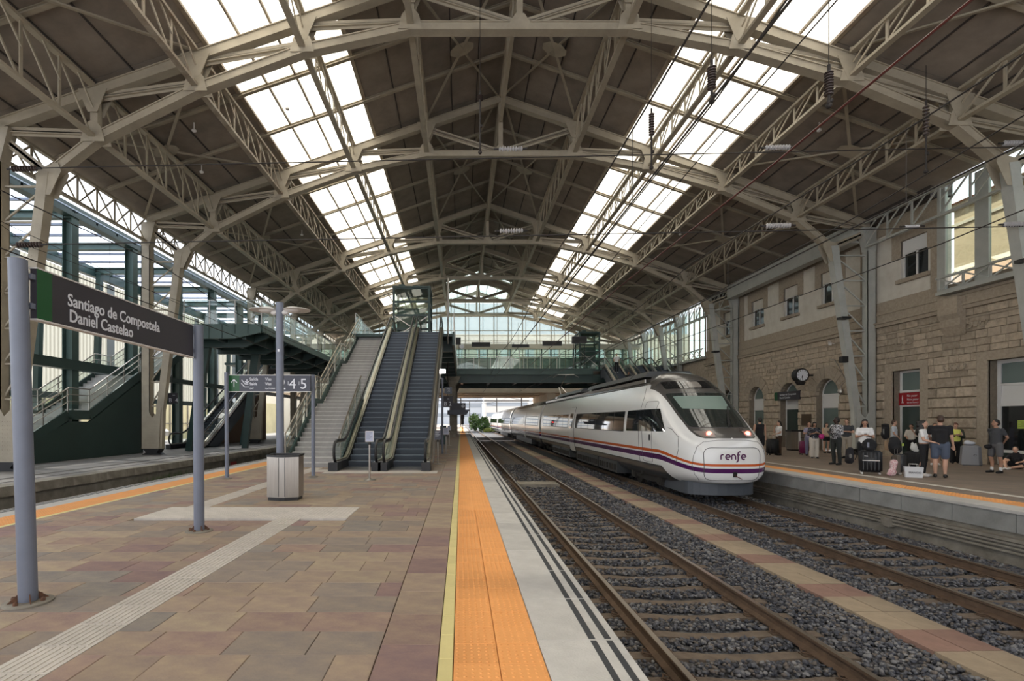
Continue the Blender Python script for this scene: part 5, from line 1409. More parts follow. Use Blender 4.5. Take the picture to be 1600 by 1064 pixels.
# yard beyond: yellow wall, parked cars, shrubs
q = MB(); q.box(-40.0, -39.6, 5, 110, -1.1, 5.2); tag(q.build('yard_wall', 'fence_wall'), 'sunlit yellowish wall beyond the left platform', 'wall')
q = MB()
for i in range(60): q.box(-39.55, -39.4, 8+i*1.5, 8.12+i*1.5, -1, 5.5)
q.box(-39.5, -39.4, 8, 98, 1.2, 1.3); tag(q.build('yard_fence', 'concrete_d', kind='stuff'), 'fence posts along the sunlit yellow wall', 'fence')
def car(x, y, col, label, rz=0.0):
    t = empty('car', (x, y, LZ), label, 'car', rz=rz)
    q = MB(); prof = [(-2.1, 0.35), (-2.15, 0.75), (-1.9, 0.95), (-1.2, 1.02), (-0.6, 1.42), (0.8, 1.46), (1.6, 1.05), (2.05, 0.95), (2.15, 0.6), (2.1, 0.35)]
    q.prism(prof, -0.85, 0.85, 'x'); q.build('body', mat('car paint ' + label[:5], col, 0.25, coat=0.6), t, local=True)
    q = MB()
    for xx in (-0.86, 0.855): q.prism([(-1.05, 1.02), (-0.55, 1.36), (0.72, 1.39), (1.35, 1.06)], xx, xx+.005, 'x')
    q.build('window', 'pane_black', t, local=True)
    for xx in (-0.88, 0.68):
        for yy in (-1.35, 1.35): q = MB(); q.lathe([(0.3, 0), (0.32, .03), (0.32, .17), (0.3, .2)], (xx, yy, 0.32), 14, 'x'); q.build('wheel', 'rubber', t, local=True)
car(-24.9, 40.5, (0.20, 0.015, 0.03), 'dark red parked car seen under the left deck', 0.3)
car(-29.5, 47.5, (0.6, 0.6, 0.6), 'white parked car beyond the left escalator', 1.3)

# ================================================================ TRAIN
TXC = 7.83; NY = 14.72        # centre line, nose tip
def sstep(t): t = max(0.0, min(1.0, t)); return t*t*(3-2*t)
def interp(tab, s):
    for (a, va), (b, vb) in zip(tab[:-1], tab[1:]):
        if s <= b:
            t = 0 if b == a else max(0, (s-a)/(b-a)); return va+(vb-va)*t
    return tab[-1][1]
def smooth_interp(tab, s):
    # Catmull-Rom through the table
    n = len(tab)
    if s <= tab[0][0]: return tab[0][1]
    if s >= tab[-1][0]: return tab[-1][1]
    for i in range(n-1):
        if tab[i][0] <= s <= tab[i+1][0]:
            x0, y0 = tab[i]; x1, y1 = tab[i+1]; h = x1-x0
            def slope(j):
                if j <= 0: return (tab[1][1]-tab[0][1])/(tab[1][0]-tab[0][0])
                if j >= n-1: return (tab[-1][1]-tab[-2][1])/(tab[-1][0]-tab[-2][0])
                a = (tab[j][1]-tab[j-1][1])/(tab[j][0]-tab[j-1][0]); b = (tab[j+1][1]-tab[j][1])/(tab[j+1][0]-tab[j][0])
                return 0 if a*b <= 0 else 2*a*b/(a+b)
            m0, m1 = slope(i), slope(i+1); t = (s-x0)/h
            return y0*(2*t**3-3*t**2+1)+h*m0*(t**3-2*t**2+t)+y1*(-2*t**3+3*t**2)+h*m1*(t**3-t**2)
TOPZ = [(0, 0.95), (0.05, 1.10), (0.15, 1.24), (0.40, 1.38), (0.75, 1.58), (1.1, 1.83), (1.6, 2.22), (2.05, 2.60), (2.4, 2.88), (2.8, 3.12), (3.3, 3.30), (4.0, 3.40), (5, 3.42), (200, 3.42)]
BOTZ = [(0, -0.05), (0.08, -0.16), (0.3, -0.22), (1.0, -0.30), (2.0, -0.40), (200, -0.40)]
HALF = [(0, 0.62), (0.05, 0.80), (0.15, 0.98), (0.35, 1.14), (0.7, 1.27), (1.2, 1.37), (2.0, 1.43), (3.5, 1.47), (200, 1.47)]
def section(s, n=72):
    """closed ring; angle parameter from the bottom centre round"""
    hw, zt, zb = smooth_interp(HALF, s), smooth_interp(TOPZ, s), smooth_interp(BOTZ, s)
    f = sstep(s/3.6)      # 0 nose, 1 body
    pts = []
    for k in range(n):
        a = -PI/2+2*PI*(k+0.5)/n; c, sn = math.cos(a), math.sin(a)
        # superellipse: upper and lower exponents
        e = 2.0/(2.6 if sn > 0 else 3.4+2*f)
        x = math.copysign(abs(c)**e, c); z = math.copysign(abs(sn)**e, sn)
        zm = zb+(zt-zb)*(0.42+0.02*f)
        zz = zm + z*((zt-zm) if z > 0 else (zm-zb))
        xw = x*hw
        if z > 0: xw *= 1-0.10*f*z          # tumblehome
        if z < 0: xw *= 1-0.05*(-z)
        pts.append((xw, zz))
    return pts
_section_raw = section
def section(s, n=72):
    raw = _section_raw(s, 480); P = np.array(raw+[raw[0]]); d = np.r_[0, np.cumsum(np.hypot(*np.diff(P, axis=0).T))]
    t = (np.arange(n)+0.5)/n*d[-1]
    return list(zip(np.interp(t, d, P[:, 0]), np.interp(t, d, P[:, 1])))
def car_body_mesh(name, y0, y1, ss, n=72, cap0=True, cap1=True, parent=None, nose=False):
    q = MB(); rings = []
    for s in ss:
        ring = section(s if nose else 50, n); y = NY+s if nose else s
        rings.append([(TXC+x, y, z) for x, z in ring])
    vs = [p for r in rings for p in r]; fs = []
    for i in range(len(rings)-1):
        for k in range(n): fs.append((i*n+k, i*n+(k+1)%n, (i+1)*n+(k+1)%n, (i+1)*n+k))
    fs += [tuple(range(n))[::-1], tuple(range((len(rings)-1)*n, len(rings)*n))]
    q.add(vs, fs); o = q.build(name, ['train_paint'], parent, smooth='auto')
    return o
def poly_sd(px, pz, poly):
    """signed distance, positive inside"""
    d = 1e9; inside = False; n = len(poly)
    for i in range(n):
        ax, az = poly[i]; bx, bz = poly[(i+1) % n]
        ex, ez = bx-ax, bz-az; wx, wz = px-ax, pz-az
        t = max(0, min(1, (wx*ex+wz*ez)/(ex*ex+ez*ez+1e-12))); d = min(d, math.hypot(wx-ex*t, wz-ez*t))
        if (az > pz) != (bz > pz) and px < (bx-ax)*(pz-az)/(bz-az)+ax: inside = not inside
    return d if inside else -d
# paint scheme in real positions on the body: grey mask and roof, orange and purple stripes, dark skirt
MASK = [(0.0, 1.13), (0.72, 1.13), (0.86, 1.18), (0.93, 1.36), (0.99, 1.80), (1.03, 2.30), (1.09, 2.75), (1.22, 3.0), (1.6, 3.9), (0, 3.9)]
def drop(s): return 0.30*(1-min(1, max(0, s)/1.9))**1.4
def fill_attr(o, nose):
    me = o.data; off = wloc(o)
    for k in ('dark', 'orange', 'purple', 'skirt'): me.attributes.new(k, 'FLOAT', 'POINT')
    dk, og, pu, sk = [], [], [], []
    for v in me.vertices:
        x = abs(v.co.x+off.x-TXC); y = v.co.y+off.y; z = v.co.z+off.z; s = y-NY if nose else 50
        roof = z-2.93
        if nose and s < 4.6:
            m_ = poly_sd(x, z, MASK)
            # behind the cab shoulders the grey narrows to the roof line
            if s > 3.1: m_ = min(m_, max(roof, 0.5-(s-3.1)*1.6+ (z-2.6)))
            dk.append(max(m_, roof if s > 3.3 else -1))
        else: dk.append(roof)
        zo = 0.66-drop(s); zp = 0.475-drop(s)*0.93
        wo = 0.05-0.015*(1-sstep(s/2)); wp = 0.085-0.02*(1-sstep(s/2))
        og.append((z-zo)/wo); pu.append((z-zp)/wp)
        zs = 0.20 if s > 1.75 else 0.20-0.75*(1.75-s)
        sk.append(zs-z if s > 0.9 else -0.2)
    for k, a in (('dark', dk), ('orange', og), ('purple', pu), ('skirt', sk)): me.attributes[k].data.foreach_set('value', a)
def train_paint():
    m = bpy.data.materials.new('train paint'); m.use_nodes = True; n = m.node_tree.nodes; l = m.node_tree.links; b = n['Principled BSDF']
    b.inputs['Roughness'].default_value = 0.22; b.inputs['Coat Weight'].default_value = 0.35; b.inputs['Coat Roughness'].default_value = 0.08
    base = None; rb = None
    prev = n.new('ShaderNodeRGB'); prev.outputs[0].default_value = (0.78, 0.78, 0.77, 1); prev = prev.outputs[0]
    for k, c in (('skirt', (0.045, 0.048, 0.05)), ('orange', (0.55, 0.10, 0.02)), ('purple', (0.075, 0.012, 0.09)), ('dark', (0.085, 0.08, 0.075))):
        a = n.new('ShaderNodeAttribute'); a.attribute_name = k
        mr = n.new('ShaderNodeMapRange'); mr.inputs[1].default_value = -0.004; mr.inputs[2].default_value = 0.004
        src = a.outputs['Fac']
        if k in ('orange', 'purple'):
            ab = n.new('ShaderNodeMath'); ab.operation = 'ABSOLUTE'; l.new(src, ab.inputs[0]); src = ab.outputs[0]
            mr.inputs[1].default_value = 1.04; mr.inputs[2].default_value = 0.96
        l.new(src, mr.inputs[0]); mx = n.new('ShaderNodeMix'); mx.data_type = 'RGBA'
        l.new(mr.outputs[0], mx.inputs[0]); l.new(prev, mx.inputs[6]); mx.inputs[7].default_value = (*c, 1); prev = mx.outputs[2]
    l.new(prev, b.inputs['Base Color'])
    return m
M['train_paint'] = train_paint()
M['train_glass'] = mat('train glass', (0.014, 0.016, 0.018), 0.04, spec=0.9, coat=0.5)
M['wind_glass'] = mat('windshield glass', (0.030, 0.036, 0.034), 0.06, spec=0.9)
M['train_white'] = mat('train white', (0.78, 0.78, 0.77), 0.25, coat=0.3)
M['blind'] = mat('cab sun blind', (0.20, 0.27, 0.24), 0.5)
M['gasket'] = mat('dark gasket', (0.05, 0.05, 0.052), 0.6)
M['under'] = mat('underframe dirt', (0.030, 0.026, 0.022), 0.85, var=0.3, vscale=5)
M['skirtgrey'] = mat('dark skirt', (0.045, 0.048, 0.05), 0.5)
M['plow'] = mat('blue grey plow', (0.075, 0.085, 0.10), 0.4)
M['logo'] = mat('purple logo', (0.085, 0.012, 0.075), 0.4)
M['tail_on'] = mat('lit red tail lamp', (0.9, 0.1, 0.08), 0.3, emit=(1.0, 0.10, 0.07, 5))
M['tail_core'] = mat('tail lamp core', (1, 0.8, 0.75), 0.3, emit=(1.0, 0.62, 0.52, 14))
M['lampglass'] = mat('lamp housing lens', (0.24, 0.22, 0.20), 0.15, spec=0.8)

train = empty('train', (TXC, NY, RZ), 'white high speed train with orange and purple stripes standing at the right platform', 'train')
ss = [0, 0.02, 0.05, 0.09, 0.14, 0.2, 0.27, 0.34] + [0.42+0.085*i for i in range(50)] + [5.0, 5.6, 6.5] + [8+2*i for i in range(9)] + [26.02]
cab = car_body_mesh('car_body', None, None, ss, 220, nose=True, parent=train)
# pull the front cap forward into a rounded face
bm = bmesh.new(); bm.from_mesh(cab.data)
big = [f for f in bm.faces if len(f.verts) > 20]
front = min(big, key=lambda f: f.calc_center_median().y)
vs = list(front.verts); c = front.calc_center_median(); bmesh.ops.delete(bm, geom=[front], context='FACES_ONLY')
prev = vs
for i, (sc, dy) in enumerate([(0.86, -0.018), (0.66, -0.034), (0.42, -0.044), (0.2, -0.049), (0.05, -0.05)]):
    ring = [bm.verts.new((c.x+(v.co.x-c.x)*sc, v.co.y+dy, c.z+(v.co.z-c.z)*sc)) for v in vs]
    for k in range(len(vs)):
        f = bm.faces.new((prev[k], prev[(k+1) % len(vs)], ring[(k+1) % len(vs)], ring[k])); f.smooth = True
    prev = ring
f = bm.faces.new(prev); f.smooth = True
bmesh.ops.recalc_face_normals(bm, faces=bm.faces)
bm.to_mesh(cab.data)
bm2 = bmesh.new(); bm2.from_mesh(cab.data)
off = wloc(train)
for v in bm2.verts: v.co += off
BV = BVHTree.FromBMesh(bm2); bm2.free(); bm.free()
fill_attr(cab, True)
def front_pt(x, z, out=0.006):
    h, nrm, i, d = BV.ray_cast(Vector((TXC+x, NY-5, z)), Vector((0, 1, 0)))
    if h is None: return None
    if nrm.y > 0: nrm = -nrm
    return h+nrm*out
def side_pt(y, z, out=0.006, sg=-1):
    h, nrm, i, d = BV.ray_cast(Vector((TXC+sg*5, y, z)), Vector((-sg, 0, 0)))
    if h is None: return None
    if nrm.x*sg < 0: nrm = -nrm
    return h+nrm*out
def top_pt(x, y, out=0.006):
    h, nrm, i, d = BV.ray_cast(Vector((TXC+x, y, 8)), Vector((0, 0, -1)))
    if nrm.z < 0: nrm = -nrm
    return h+nrm*out
def rounded(corners, r, n=4):
    out = []; m = len(corners)
    for i in range(m):
        p = Vector(corners[i]); a = Vector(corners[i-1]); b = Vector(corners[(i+1) % m])
        da = (a-p).normalized(); db = (b-p).normalized(); rr = min(r, (a-p).length/2, (b-p).length/2)
        p0, p1 = p+da*rr, p+db*rr
        for k in range(n+1):
            t = k/n; out.append(tuple((p0*(1-t)**2 + p*2*t*(1-t) + p1*t*t)))
    return out
def patch(poly, fn, name, mt, parent, out=0.006, cell=0.06, kind=None):
    cz = min(cell, 0.12)
    """a sheet lying on the body: the polygon is cut to a grid and laid on the surface"""
    b = bmesh.new(); f = b.faces.new([b.verts.new((p[0], p[1], 0)) for p in poly])
    x0, x1 = min(p[0] for p in poly), max(p[0] for p in poly); z0, z1 = min(p[1] for p in poly), max(p[1] for p in poly)
    for ax, a, c_ in ((0, x0, x1), (1, z0, z1)):
        n = max(1, int((c_-a)/(cell if ax == 0 else cz)))
        for i in range(1, n):
            co = [0, 0, 0]; co[ax] = a+(c_-a)*i/n; no = [0, 0, 0]; no[ax] = 1
            bmesh.ops.bisect_plane(b, geom=b.verts[:]+b.edges[:]+b.faces[:], plane_co=co, plane_no=no)
    po = wloc(parent); bad = []
    for v in b.verts:
        h = fn(v.co.x, v.co.y, out)
        if h is None: bad.append(v); continue
        v.co = h-po
    if bad: bmesh.ops.delete(b, geom=bad, context='VERTS')
    for f in b.faces: f.smooth = True
    me = bpy.data.meshes.new(name); b.to_mesh(me); b.free(); me.materials.append(M[mt] if isinstance(mt, str) else mt)
    return link(name, me, parent, kind)
def groove(pts, fn, name, r=0.007, closed=False, mt='gasket', parent=None, dense=0.05):
    P = []; m = len(pts)
    for i in range(m if closed else m-1):
        a, b = pts[i], pts[(i+1) % m]; L = math.hypot(b[0]-a[0], b[1]-a[1]); n = max(1, int(L/dense))
        for k in range(n): t = k/n; P.append((a[0]+(b[0]-a[0])*t, a[1]+(b[1]-a[1])*t))
    if not closed: P.append(pts[-1])
    Q = [fn(a, b, 0.002) for a, b in P]; Q = [p for p in Q if p is not None]
    q = MB(); q.path(Q, r, 5, closed=closed); return q.build(name, mt, parent or train, smooth=True)
fr = front_pt
# windshield, upper lamp band, blind, hatch
patch(rounded([(-0.90, 1.44), (0.90, 1.44), (1.0, 2.55), (-1.0, 2.55)], 0.10), fr, 'windshield', 'wind_glass', train, 0.010)
patch(rounded([(-0.80, 2.02), (0.66, 1.98), (0.70, 2.44), (-0.86, 2.44)], 0.05), fr, 'sun_blind', 'blind', train, 0.014)
groove(rounded([(-0.90, 1.44), (0.90, 1.44), (1.0, 2.55), (-1.0, 2.55)], 0.10), fr, 'windshield_gasket', 0.012, True)
patch(rounded([(-0.92, 2.70), (0.92, 2.70), (0.88, 2.98), (-0.88, 2.98)], 0.05), fr, 'upper_window_band', 'train_glass', train, 0.010)
lw_ = patch(rounded([(-0.28, 2.73), (0.16, 2.73), (0.12, 2.95), (-0.24, 2.95)], 0.06), fr, 'upper_headlight', 'lampglass', train, 0.016)
HATCH = rounded([(-0.80, -0.08), (0.76, -0.08), (0.82, 0.86), (-0.82, 0.86)], 0.22, 6)
groove(HATCH, fr, 'front_hatch_seam', 0.009, True)
groove([(-1.07, 0.35), (-1.04, 0.62), (-0.95, 0.88), (-0.78, 1.03), (-0.4, 1.08), (0, 1.09), (0.4, 1.08), (0.78, 1.03), (0.95, 0.88), (1.04, 0.62), (1.07, 0.35), (1.0, 0.08), (0.85, -0.1)], fr, 'nose_cap_seam', 0.007)
groove([(-1.07, 0.35), (-1.0, 0.08), (-0.85, -0.1)], fr, 'nose_cap_seam', 0.007)
# tail lamps
for sg in (-1, 1):
    pl = rounded([(sg*0.44, 1.16), (sg*0.76, 1.16), (sg*0.88, 1.34), (sg*0.42, 1.34)], 0.05)
    lh_ = patch(pl, fr, 'lamp_housing', 'lampglass', train, 0.010)
    cpt = front_pt(sg*0.56, 1.25, 0.012)
    q = MB(); q.lathe([(0.085, 0.0), (0.08, -0.015)], cpt, 18, 'y'); q.build('red_lens', 'tail_on', lh_)
    q = MB(); q.lathe([(0.036, -0.014), (0.03, -0.022)], cpt, 14, 'y'); q.build('lit_bulb', 'tail_core', lh_)
# wiper
a = front_pt(0.12, 1.42, 0.05); b_ = front_pt(0.42, 1.86, 0.05); c_ = front_pt(0.60, 2.06, 0.04); d_ = front_pt(0.20, 1.48, 0.03)
wp = MB(); wp.path([a, b_], 0.026, 5); wp = wp.build('wiper', 'black', train)
q = MB(); q.path([d_, front_pt(0.36, 1.74, 0.03), c_], 0.030, 5); q.build('wiper_blade', 'rubber', wp)
# coupler flap and small pin
patch([(-0.02, 0.02), (0.10, 0.02), (0.10, 0.17), (-0.02, 0.17)], fr, 'coupler_hole', 'black', train, 0.008)
a = front_pt(0.05, 0.06, 0.01); q = MB(); q.tube(a, (a.x+0.11, a.y-0.14, a.z-0.08), 0.012, 6); q.build('tow_pin', 'cable_red', train)
# operator lettering drawn as strokes on the hatch: r e n f e
def stroke(pts, wdt, name='logo_letter'):
    L = []; R = []
    P = [Vector(p) for p in pts]
    for i, p in enumerate(P):
        d = (P[min(i+1, len(P)-1)]-P[max(i-1, 0)]).normalized(); nrm = Vector((-d.y, d.x)); ww = wdt[i] if isinstance(wdt, list) else wdt
        L.append(p+nrm*ww/2); R.append(p-nrm*ww/2)
    vs = []; fs = []
    for i in range(len(P)):
        for s_ in (L[i], R[i]): h = front_pt(s_.x, s_.y, 0.008); vs.append(h)
    for i in range(len(P)-1): fs.append((2*i, 2*i+1, 2*i+3, 2*i+2))
    return vs, fs
def arc(cx, cz, rx, rz, a0, a1, n=12): return [(cx+rx*math.cos(math.radians(a0+(a1-a0)*i/n)), cz+rz*math.sin(math.radians(a0+(a1-a0)*i/n))) for i in range(n+1)]
lx = -0.37; bz = 0.60; h = 0.07
def letter(ch, x):
    w_ = 0.040
    if ch == 'r': return [([(x, bz-h), (x, bz+h*.3)]+arc(x+0.06, bz+h*.3, 0.06, h*.7, 180, 75, 7), w_)]
    if ch == 'e': return [(arc(x+0.062, bz, 0.062, h, 0, 300, 16), w_), ([(x+.0, bz), (x+.124, bz)], w_*.7)]
    if ch == 'n': return [([(x, bz-h), (x, bz+h*.2)]+arc(x+0.055, bz+h*.2, 0.055, h*.8, 180, 0, 8)+[(x+.11, bz-h)], w_)]
    if ch == 'f': return [([(x-.02, bz-h*2.0), (x+.015, bz-h*1.9), (x+.035, bz-h*1.2), (x+.035, bz+h*1.2)]+arc(x+0.085, bz+h*1.3, 0.05, h*.8, 180, 60, 6), w_), ([(x, bz+h*.85), (x+.09, bz+h*.85)], w_*.7)]
x = lx
for ch, adv in (('r', 0.135), ('e', 0.165), ('n', 0.15), ('f', 0.135), ('e', 0.15)):
    q = MB()
    for pts, w_ in letter(ch, x): vs, fs = stroke(pts, w_); q.add(vs, fs)
    q.build('logo_letter', 'logo', train); x += adv
# lower plow
q = MB(); pl = []
for k in range(13):
    a = PI*k/12; pl.append((TXC-1.02*math.cos(a)*1.0, NY+0.85-0.50*math.sin(a)))
q.prism(pl+[(TXC+1.02, NY+3), (TXC-1.02, NY+3)], -0.56, -0.18, 'z'); q.build('snow_plow', 'plow', train)
sp_ = side_pt
def side_rect(y0, y1, z0, z1, name, mt, parent, r=0.06, out=0.008, cell=0.3): return patch(rounded([(y0, z0), (y1, z0), (y1, z1), (y0, z1)], r), sp_, name, mt, parent, out, cell)
# cab side window, cab door, seams
patch(rounded([(16.25, 1.30), (19.7, 1.26), (19.7, 2.02), (16.95, 2.04)], 0.05), sp_, 'cab_side_window', 'train_glass', train, 0.008, 0.15)
patch(rounded([(16.25, 1.30), (19.7, 1.26), (19.7, 2.02), (16.95, 2.04)], 0.05), lambda a, b, o: side_pt(a, b, o, 1), 'cab_side_window', 'train_glass', train, 0.008, 0.15)
groove(rounded([(17.15, 0.25), (18.0, 0.25), (18.0, 2.30), (17.15, 2.30)], 0.12), sp_, 'cab_door_seam', 0.008, True)
q = MB(); hp = side_pt(17.3, 1.12, 0.02); q.box(hp.x-.01, hp.x+.02, 17.27, 17.33, 0.98, 1.18); q.build('cab_door_handle', 'black', train)
groove([(18.35, 0.2), (18.35, 2.5), (18.6, 2.85)], sp_, 'body_seam', 0.008)
groove([(15.55, 0.35), (15.45, 0.8), (15.6, 1.15), (16.0, 1.38), (16.2, 1.42)], sp_, 'nose_side_seam', 0.008)
# further cars
cars = [(14.72, 40.75, None), (41.55, 64.9, None), (65.8, 88.7, None), (89.8, 110.5, None)]
def windows(parent, y0, y1, doors):
    y = y0+1.6
    for sg in (-1,):
        f2 = (lambda a, b, o, X0=TXC: Vector((X0-section_x(b)-o, a, b)))
        side_strip(parent, y0+0.9, y1-0.9, doors, f2)
_sx = {}
def section_x(z):
    k = round(z, 3)
    if k not in _sx:
        r = [(x, zz) for x, zz in section(50, 240) if x > 0]; r.sort(key=lambda p: p[1])
        for (xa, za), (xb, zb) in zip(r[:-1], r[1:]):
            if za <= z <= zb: _sx[k] = xa+(xb-xa)*(z-za)/(zb-za+1e-9); break
        else: _sx[k] = 1.4
    return _sx[k]
def side_strip(parent, ya, yb, doors, f2):
    cuts = []
    y = ya
    for d0, d1 in doors+[(yb, yb)]:
        a, b = y, d0-0.35
        if b-a > 1: cuts.append((a, b))
        y = d1+0.35
    for a, b in cuts:
        q = patch(rounded([(a, 1.22), (b, 1.22), (b, 2.02), (a, 2.02)], 0.05), f2, 'window_band', 'gasket', parent, 0.006, 2.0)
        n = max(1, round((b-a)/1.45)); L = (b-a)/n
        for k in range(n): patch(rounded([(a+k*L+.03, 1.25), (a+(k+1)*L-.03, 1.25), (a+(k+1)*L-.03, 1.99), (a+k*L+.03, 1.99)], 0.05), f2, 'window', 'train_glass', parent, 0.010, 2.0)
    for d0, d1 in doors:
        patch(rounded([(d0, -0.10), (d1, -0.10), (d1, 2.42), (d0, 2.42)], 0.10), f2, 'door_leaf', 'gasket', parent, 0.004, 0.4)
        dl = patch(rounded([(d0+.02, -0.08), (d1-.02, -0.08), (d1-.02, 2.40), (d0+.02, 2.40)], 0.09), f2, 'door', 'train_white', parent, 0.020, 0.2)
        patch(rounded([(d0+.25, 1.20), (d1-.25, 1.20), (d1-.25, 2.05), (d0+.25, 2.05)], 0.08), f2, 'door_window', 'train_glass', parent, 0.026, 0.5)
        for z0, z1, mt in ((0.60, 0.70, 'stripe_o'), (0.395, 0.555, 'stripe_p')): patch([(d0+.02, z0), (d1-.02, z0), (d1-.02, z1), (d0+.02, z1)], f2, 'door_stripe', mt, parent, 0.023, 0.5)
M['stripe_o'] = mat('orange stripe', (0.55, 0.10, 0.02), 0.3, coat=.3); M['stripe_p'] = mat('purple stripe', (0.075, 0.012, 0.09), 0.3, coat=.3)
f_side = lambda a, b, o: Vector((TXC-section_x(b)-o, a, b))
side_strip(train, 20.0, 40.0, [(28.85, 30.15)], f_side)
for i, (y0, y1, _) in enumerate(cars[1:]):
    c_ = car_body_mesh('car_body', y0, y1, [y0, y0+0.08, y0+0.3, (y0+y1)/2, y1-0.3, y1], 96, parent=train)
    fill_attr(c_, False)
    side_strip(train, y0+0.7, y1-0.6, [(y0+9, y0+10.3)] if i < 2 else [], f_side)
    q = MB(); g0 = y0-0.95
    ring = section(50, 40); q.prism([(TXC+x*0.88, -0.2+(z+0.2)*0.92) for x, z in ring], g0, y0+0.03, 'y'); q.build('gangway_bellows', 'black', train)
# roof equipment
q = MB()
for k, (ya, yb) in enumerate([(19.2, 20.9), (21.0, 28.0), (29.5, 36.5)]): q.prism([(TXC-0.95, 3.28), (TXC+.95, 3.28), (TXC+.75, 3.50), (TXC-.75, 3.50)], ya, yb, 'y')
q.build('roof_fairing', 'skirtgrey', train)
q = MB(); q.beam((TXC-1.02, 18.9, 3.10), (TXC-1.02, 40.8, 3.10), 0.05, 0.12); q.build('roof_edge_rail', 'inox', train)
# pantograph
pg = MB()
yb0 = 38.4
pg.tube((TXC-0.5, yb0, 3.45), (TXC-0.5, yb0+1.2, 3.45), .04, 6); pg.tube((TXC+0.5, yb0, 3.45), (TXC+0.5, yb0+1.2, 3.45), .04, 6); pg.tube((TXC-.5, yb0, 3.45), (TXC+.5, yb0, 3.45), .04, 6)
pg = pg.build('pantograph', 'inox', train)
for a, b, r in (((TXC-.3, yb0, 3.5), (TXC-.1, yb0+1.9, 4.25), .03), ((TXC+.3, yb0, 3.5), (TXC+.1, yb0+1.9, 4.25), .03), ((TXC, yb0+1.9, 4.25), (TXC, yb0-.3, 5.0), .03), ((TXC-.6, yb0-.3, 5.05), (TXC+.6, yb0-.3, 5.05), .03), ((TXC-.6, yb0-.3, 5.05), (TXC-.95, yb0-.3, 4.85), .025), ((TXC+.6, yb0-.3, 5.05), (TXC+.95, yb0-.3, 4.85), .025)):
    q = MB(); q.tube(a, b, r, 6); q.build('pantograph_arm', 'inox', pg)
# bogies and underframe equipment
def bogie(y):
    q = MB()
    for x in (TXC-1.05, TXC+0.95):
        q.prism([(y-1.6, -0.30), (y-1.5, -0.12), (y-0.6, -0.12), (y-0.4, -0.3), (y+.4, -.3), (y+.6, -.12), (y+1.5, -.12), (y+1.6, -.3), (y+1.5, -0.42), (y+.5, -.5), (y-.5, -.5), (y-1.5, -.42)], x, x+0.12, 'x')
        for yy in (y-1.3, y+1.3): q.box(x-0.08, x+.16, yy-.18, yy+.18, -.52, -.12); q.tube((x-.1, yy-.0, -.36), (x+.0, yy, -.36), .12, 10)
        q.lathe([(0.14, -.28), (0.2, -.25), (0.2, 0.05), (0.14, 0.1)], (x-.02, y, 0), 12); q.tube((x-.06, y-.5, -.05), (x-.06, y+.5, -.35), .035, 6)
    o = q.build('bogie', 'under', train)
    for yy in (y-1.3, y+1.3):
        for x in (TXC-0.90, TXC+0.76): w_ = MB(); w_.lathe([(0.36, 0), (0.43, .02), (0.43, .12), (0.2, .14)], (x, yy, RZ+0.43), 22, 'x'); w_.build('wheel', 'under', o)
for y in (18.6, 38.4, 44.0, 62.2, 67.9, 86, 92): bogie(y)
for ya, yb in ((21.2, 24.0), (24.2, 28.6), (30.4, 33.0), (33.2, 36.0), (46.8, 59.5), (70.5, 83.5)):
    q = MB(); q.box(TXC-1.36, TXC+1.36, ya, yb, -0.52, -0.05); q.build('equipment_case', 'skirtgrey', train)
q = MB()
for i in range(40):
    y = 21.4+i*0.37
    if y < 36 and not 28.5 < y < 30.4: q.box(TXC-1.385, TXC-1.36, y, y+0.2, -0.42, -0.18)
q.build('grille_slats', 'under', train, kind='stuff')

# ================================================================ FOREGROUND: STATION NAME SIGN
def post(t, x0, y0, z0, x1, y1, z1, r=0.073, name='post', mt='pole', base=True):
    q = MB(); q.tube((x0, y0, z0), (x1, y1, z1), r, 20); q.build(name, mt, t, smooth='auto')
    q = MB(); q.lathe([(r, 0), (r, 0.012), (0.01, 0.02)], (x1, y1, z1), 20); q.build('post_cap', mt, t)
    if base:
        q = MB(); q.lathe([(0.19, 0), (0.19, 0.014), (0.16, 0.02)], (x0, y0, z0), 24); b = q.build('base_plate', 'concrete_d', t)
        for k in range(4):
            a = PI/4+k*PI/2; c, s_ = math.cos(a), math.sin(a)
            g_ = MB(); g_.add([(x0+c*r, y0+s_*r, z0+.02), (x0+c*0.15, y0+s_*0.15, z0+.02), (x0+c*r, y0+s_*r, z0+0.09), (x0+c*r-s_*.008, y0+s_*r+c*.008, z0+.02), (x0+c*.15-s_*.008, y0+s_*.15+c*.008, z0+.02), (x0+c*r-s_*.008, y0+s_*r+c*.008, z0+.09)], [(0,1,2),(3,5,4),(0,3,4,1),(1,4,5,2),(2,5,3,0)]); g_.build('rusty_gusset', 'rustm', t)
            a = k*PI/2; c, s_ = math.cos(a), math.sin(a); g_ = MB(); g_.lathe([(0.02, 0.014), (0.02, 0.04), (0.012, 0.05)], (x0+c*0.135, y0+s_*0.135, z0), 6); g_.build('bolt', 'rustm', t)
M['rustm'] = mat('rusted steel', (0.16, 0.075, 0.04), 0.9, col2=(0.09, 0.05, 0.035), vscale=30)
sg = empty('station_sign', (-3.93, 6.1, 0), 'large charcoal station name sign with a green end on two grey blue posts', 'sign')
post(sg, -3.92, 4.64, 0, -4.02, 4.645, 3.10); post(sg, -3.90, 7.63, 0, -3.90, 7.60, 3.05)
xa, xb = -3.945, -3.875          # the board between its posts
def lerp_y(y): return xa+(xb-xa)*(y-4.74)/(7.53-4.74)
q = MB(); q.prism([(4.745, 2.595), (7.52, 2.585), (7.52, 3.04), (4.745, 3.057)], -3.99, -3.93, 'x'); q.build('board', 'signdark', sg)
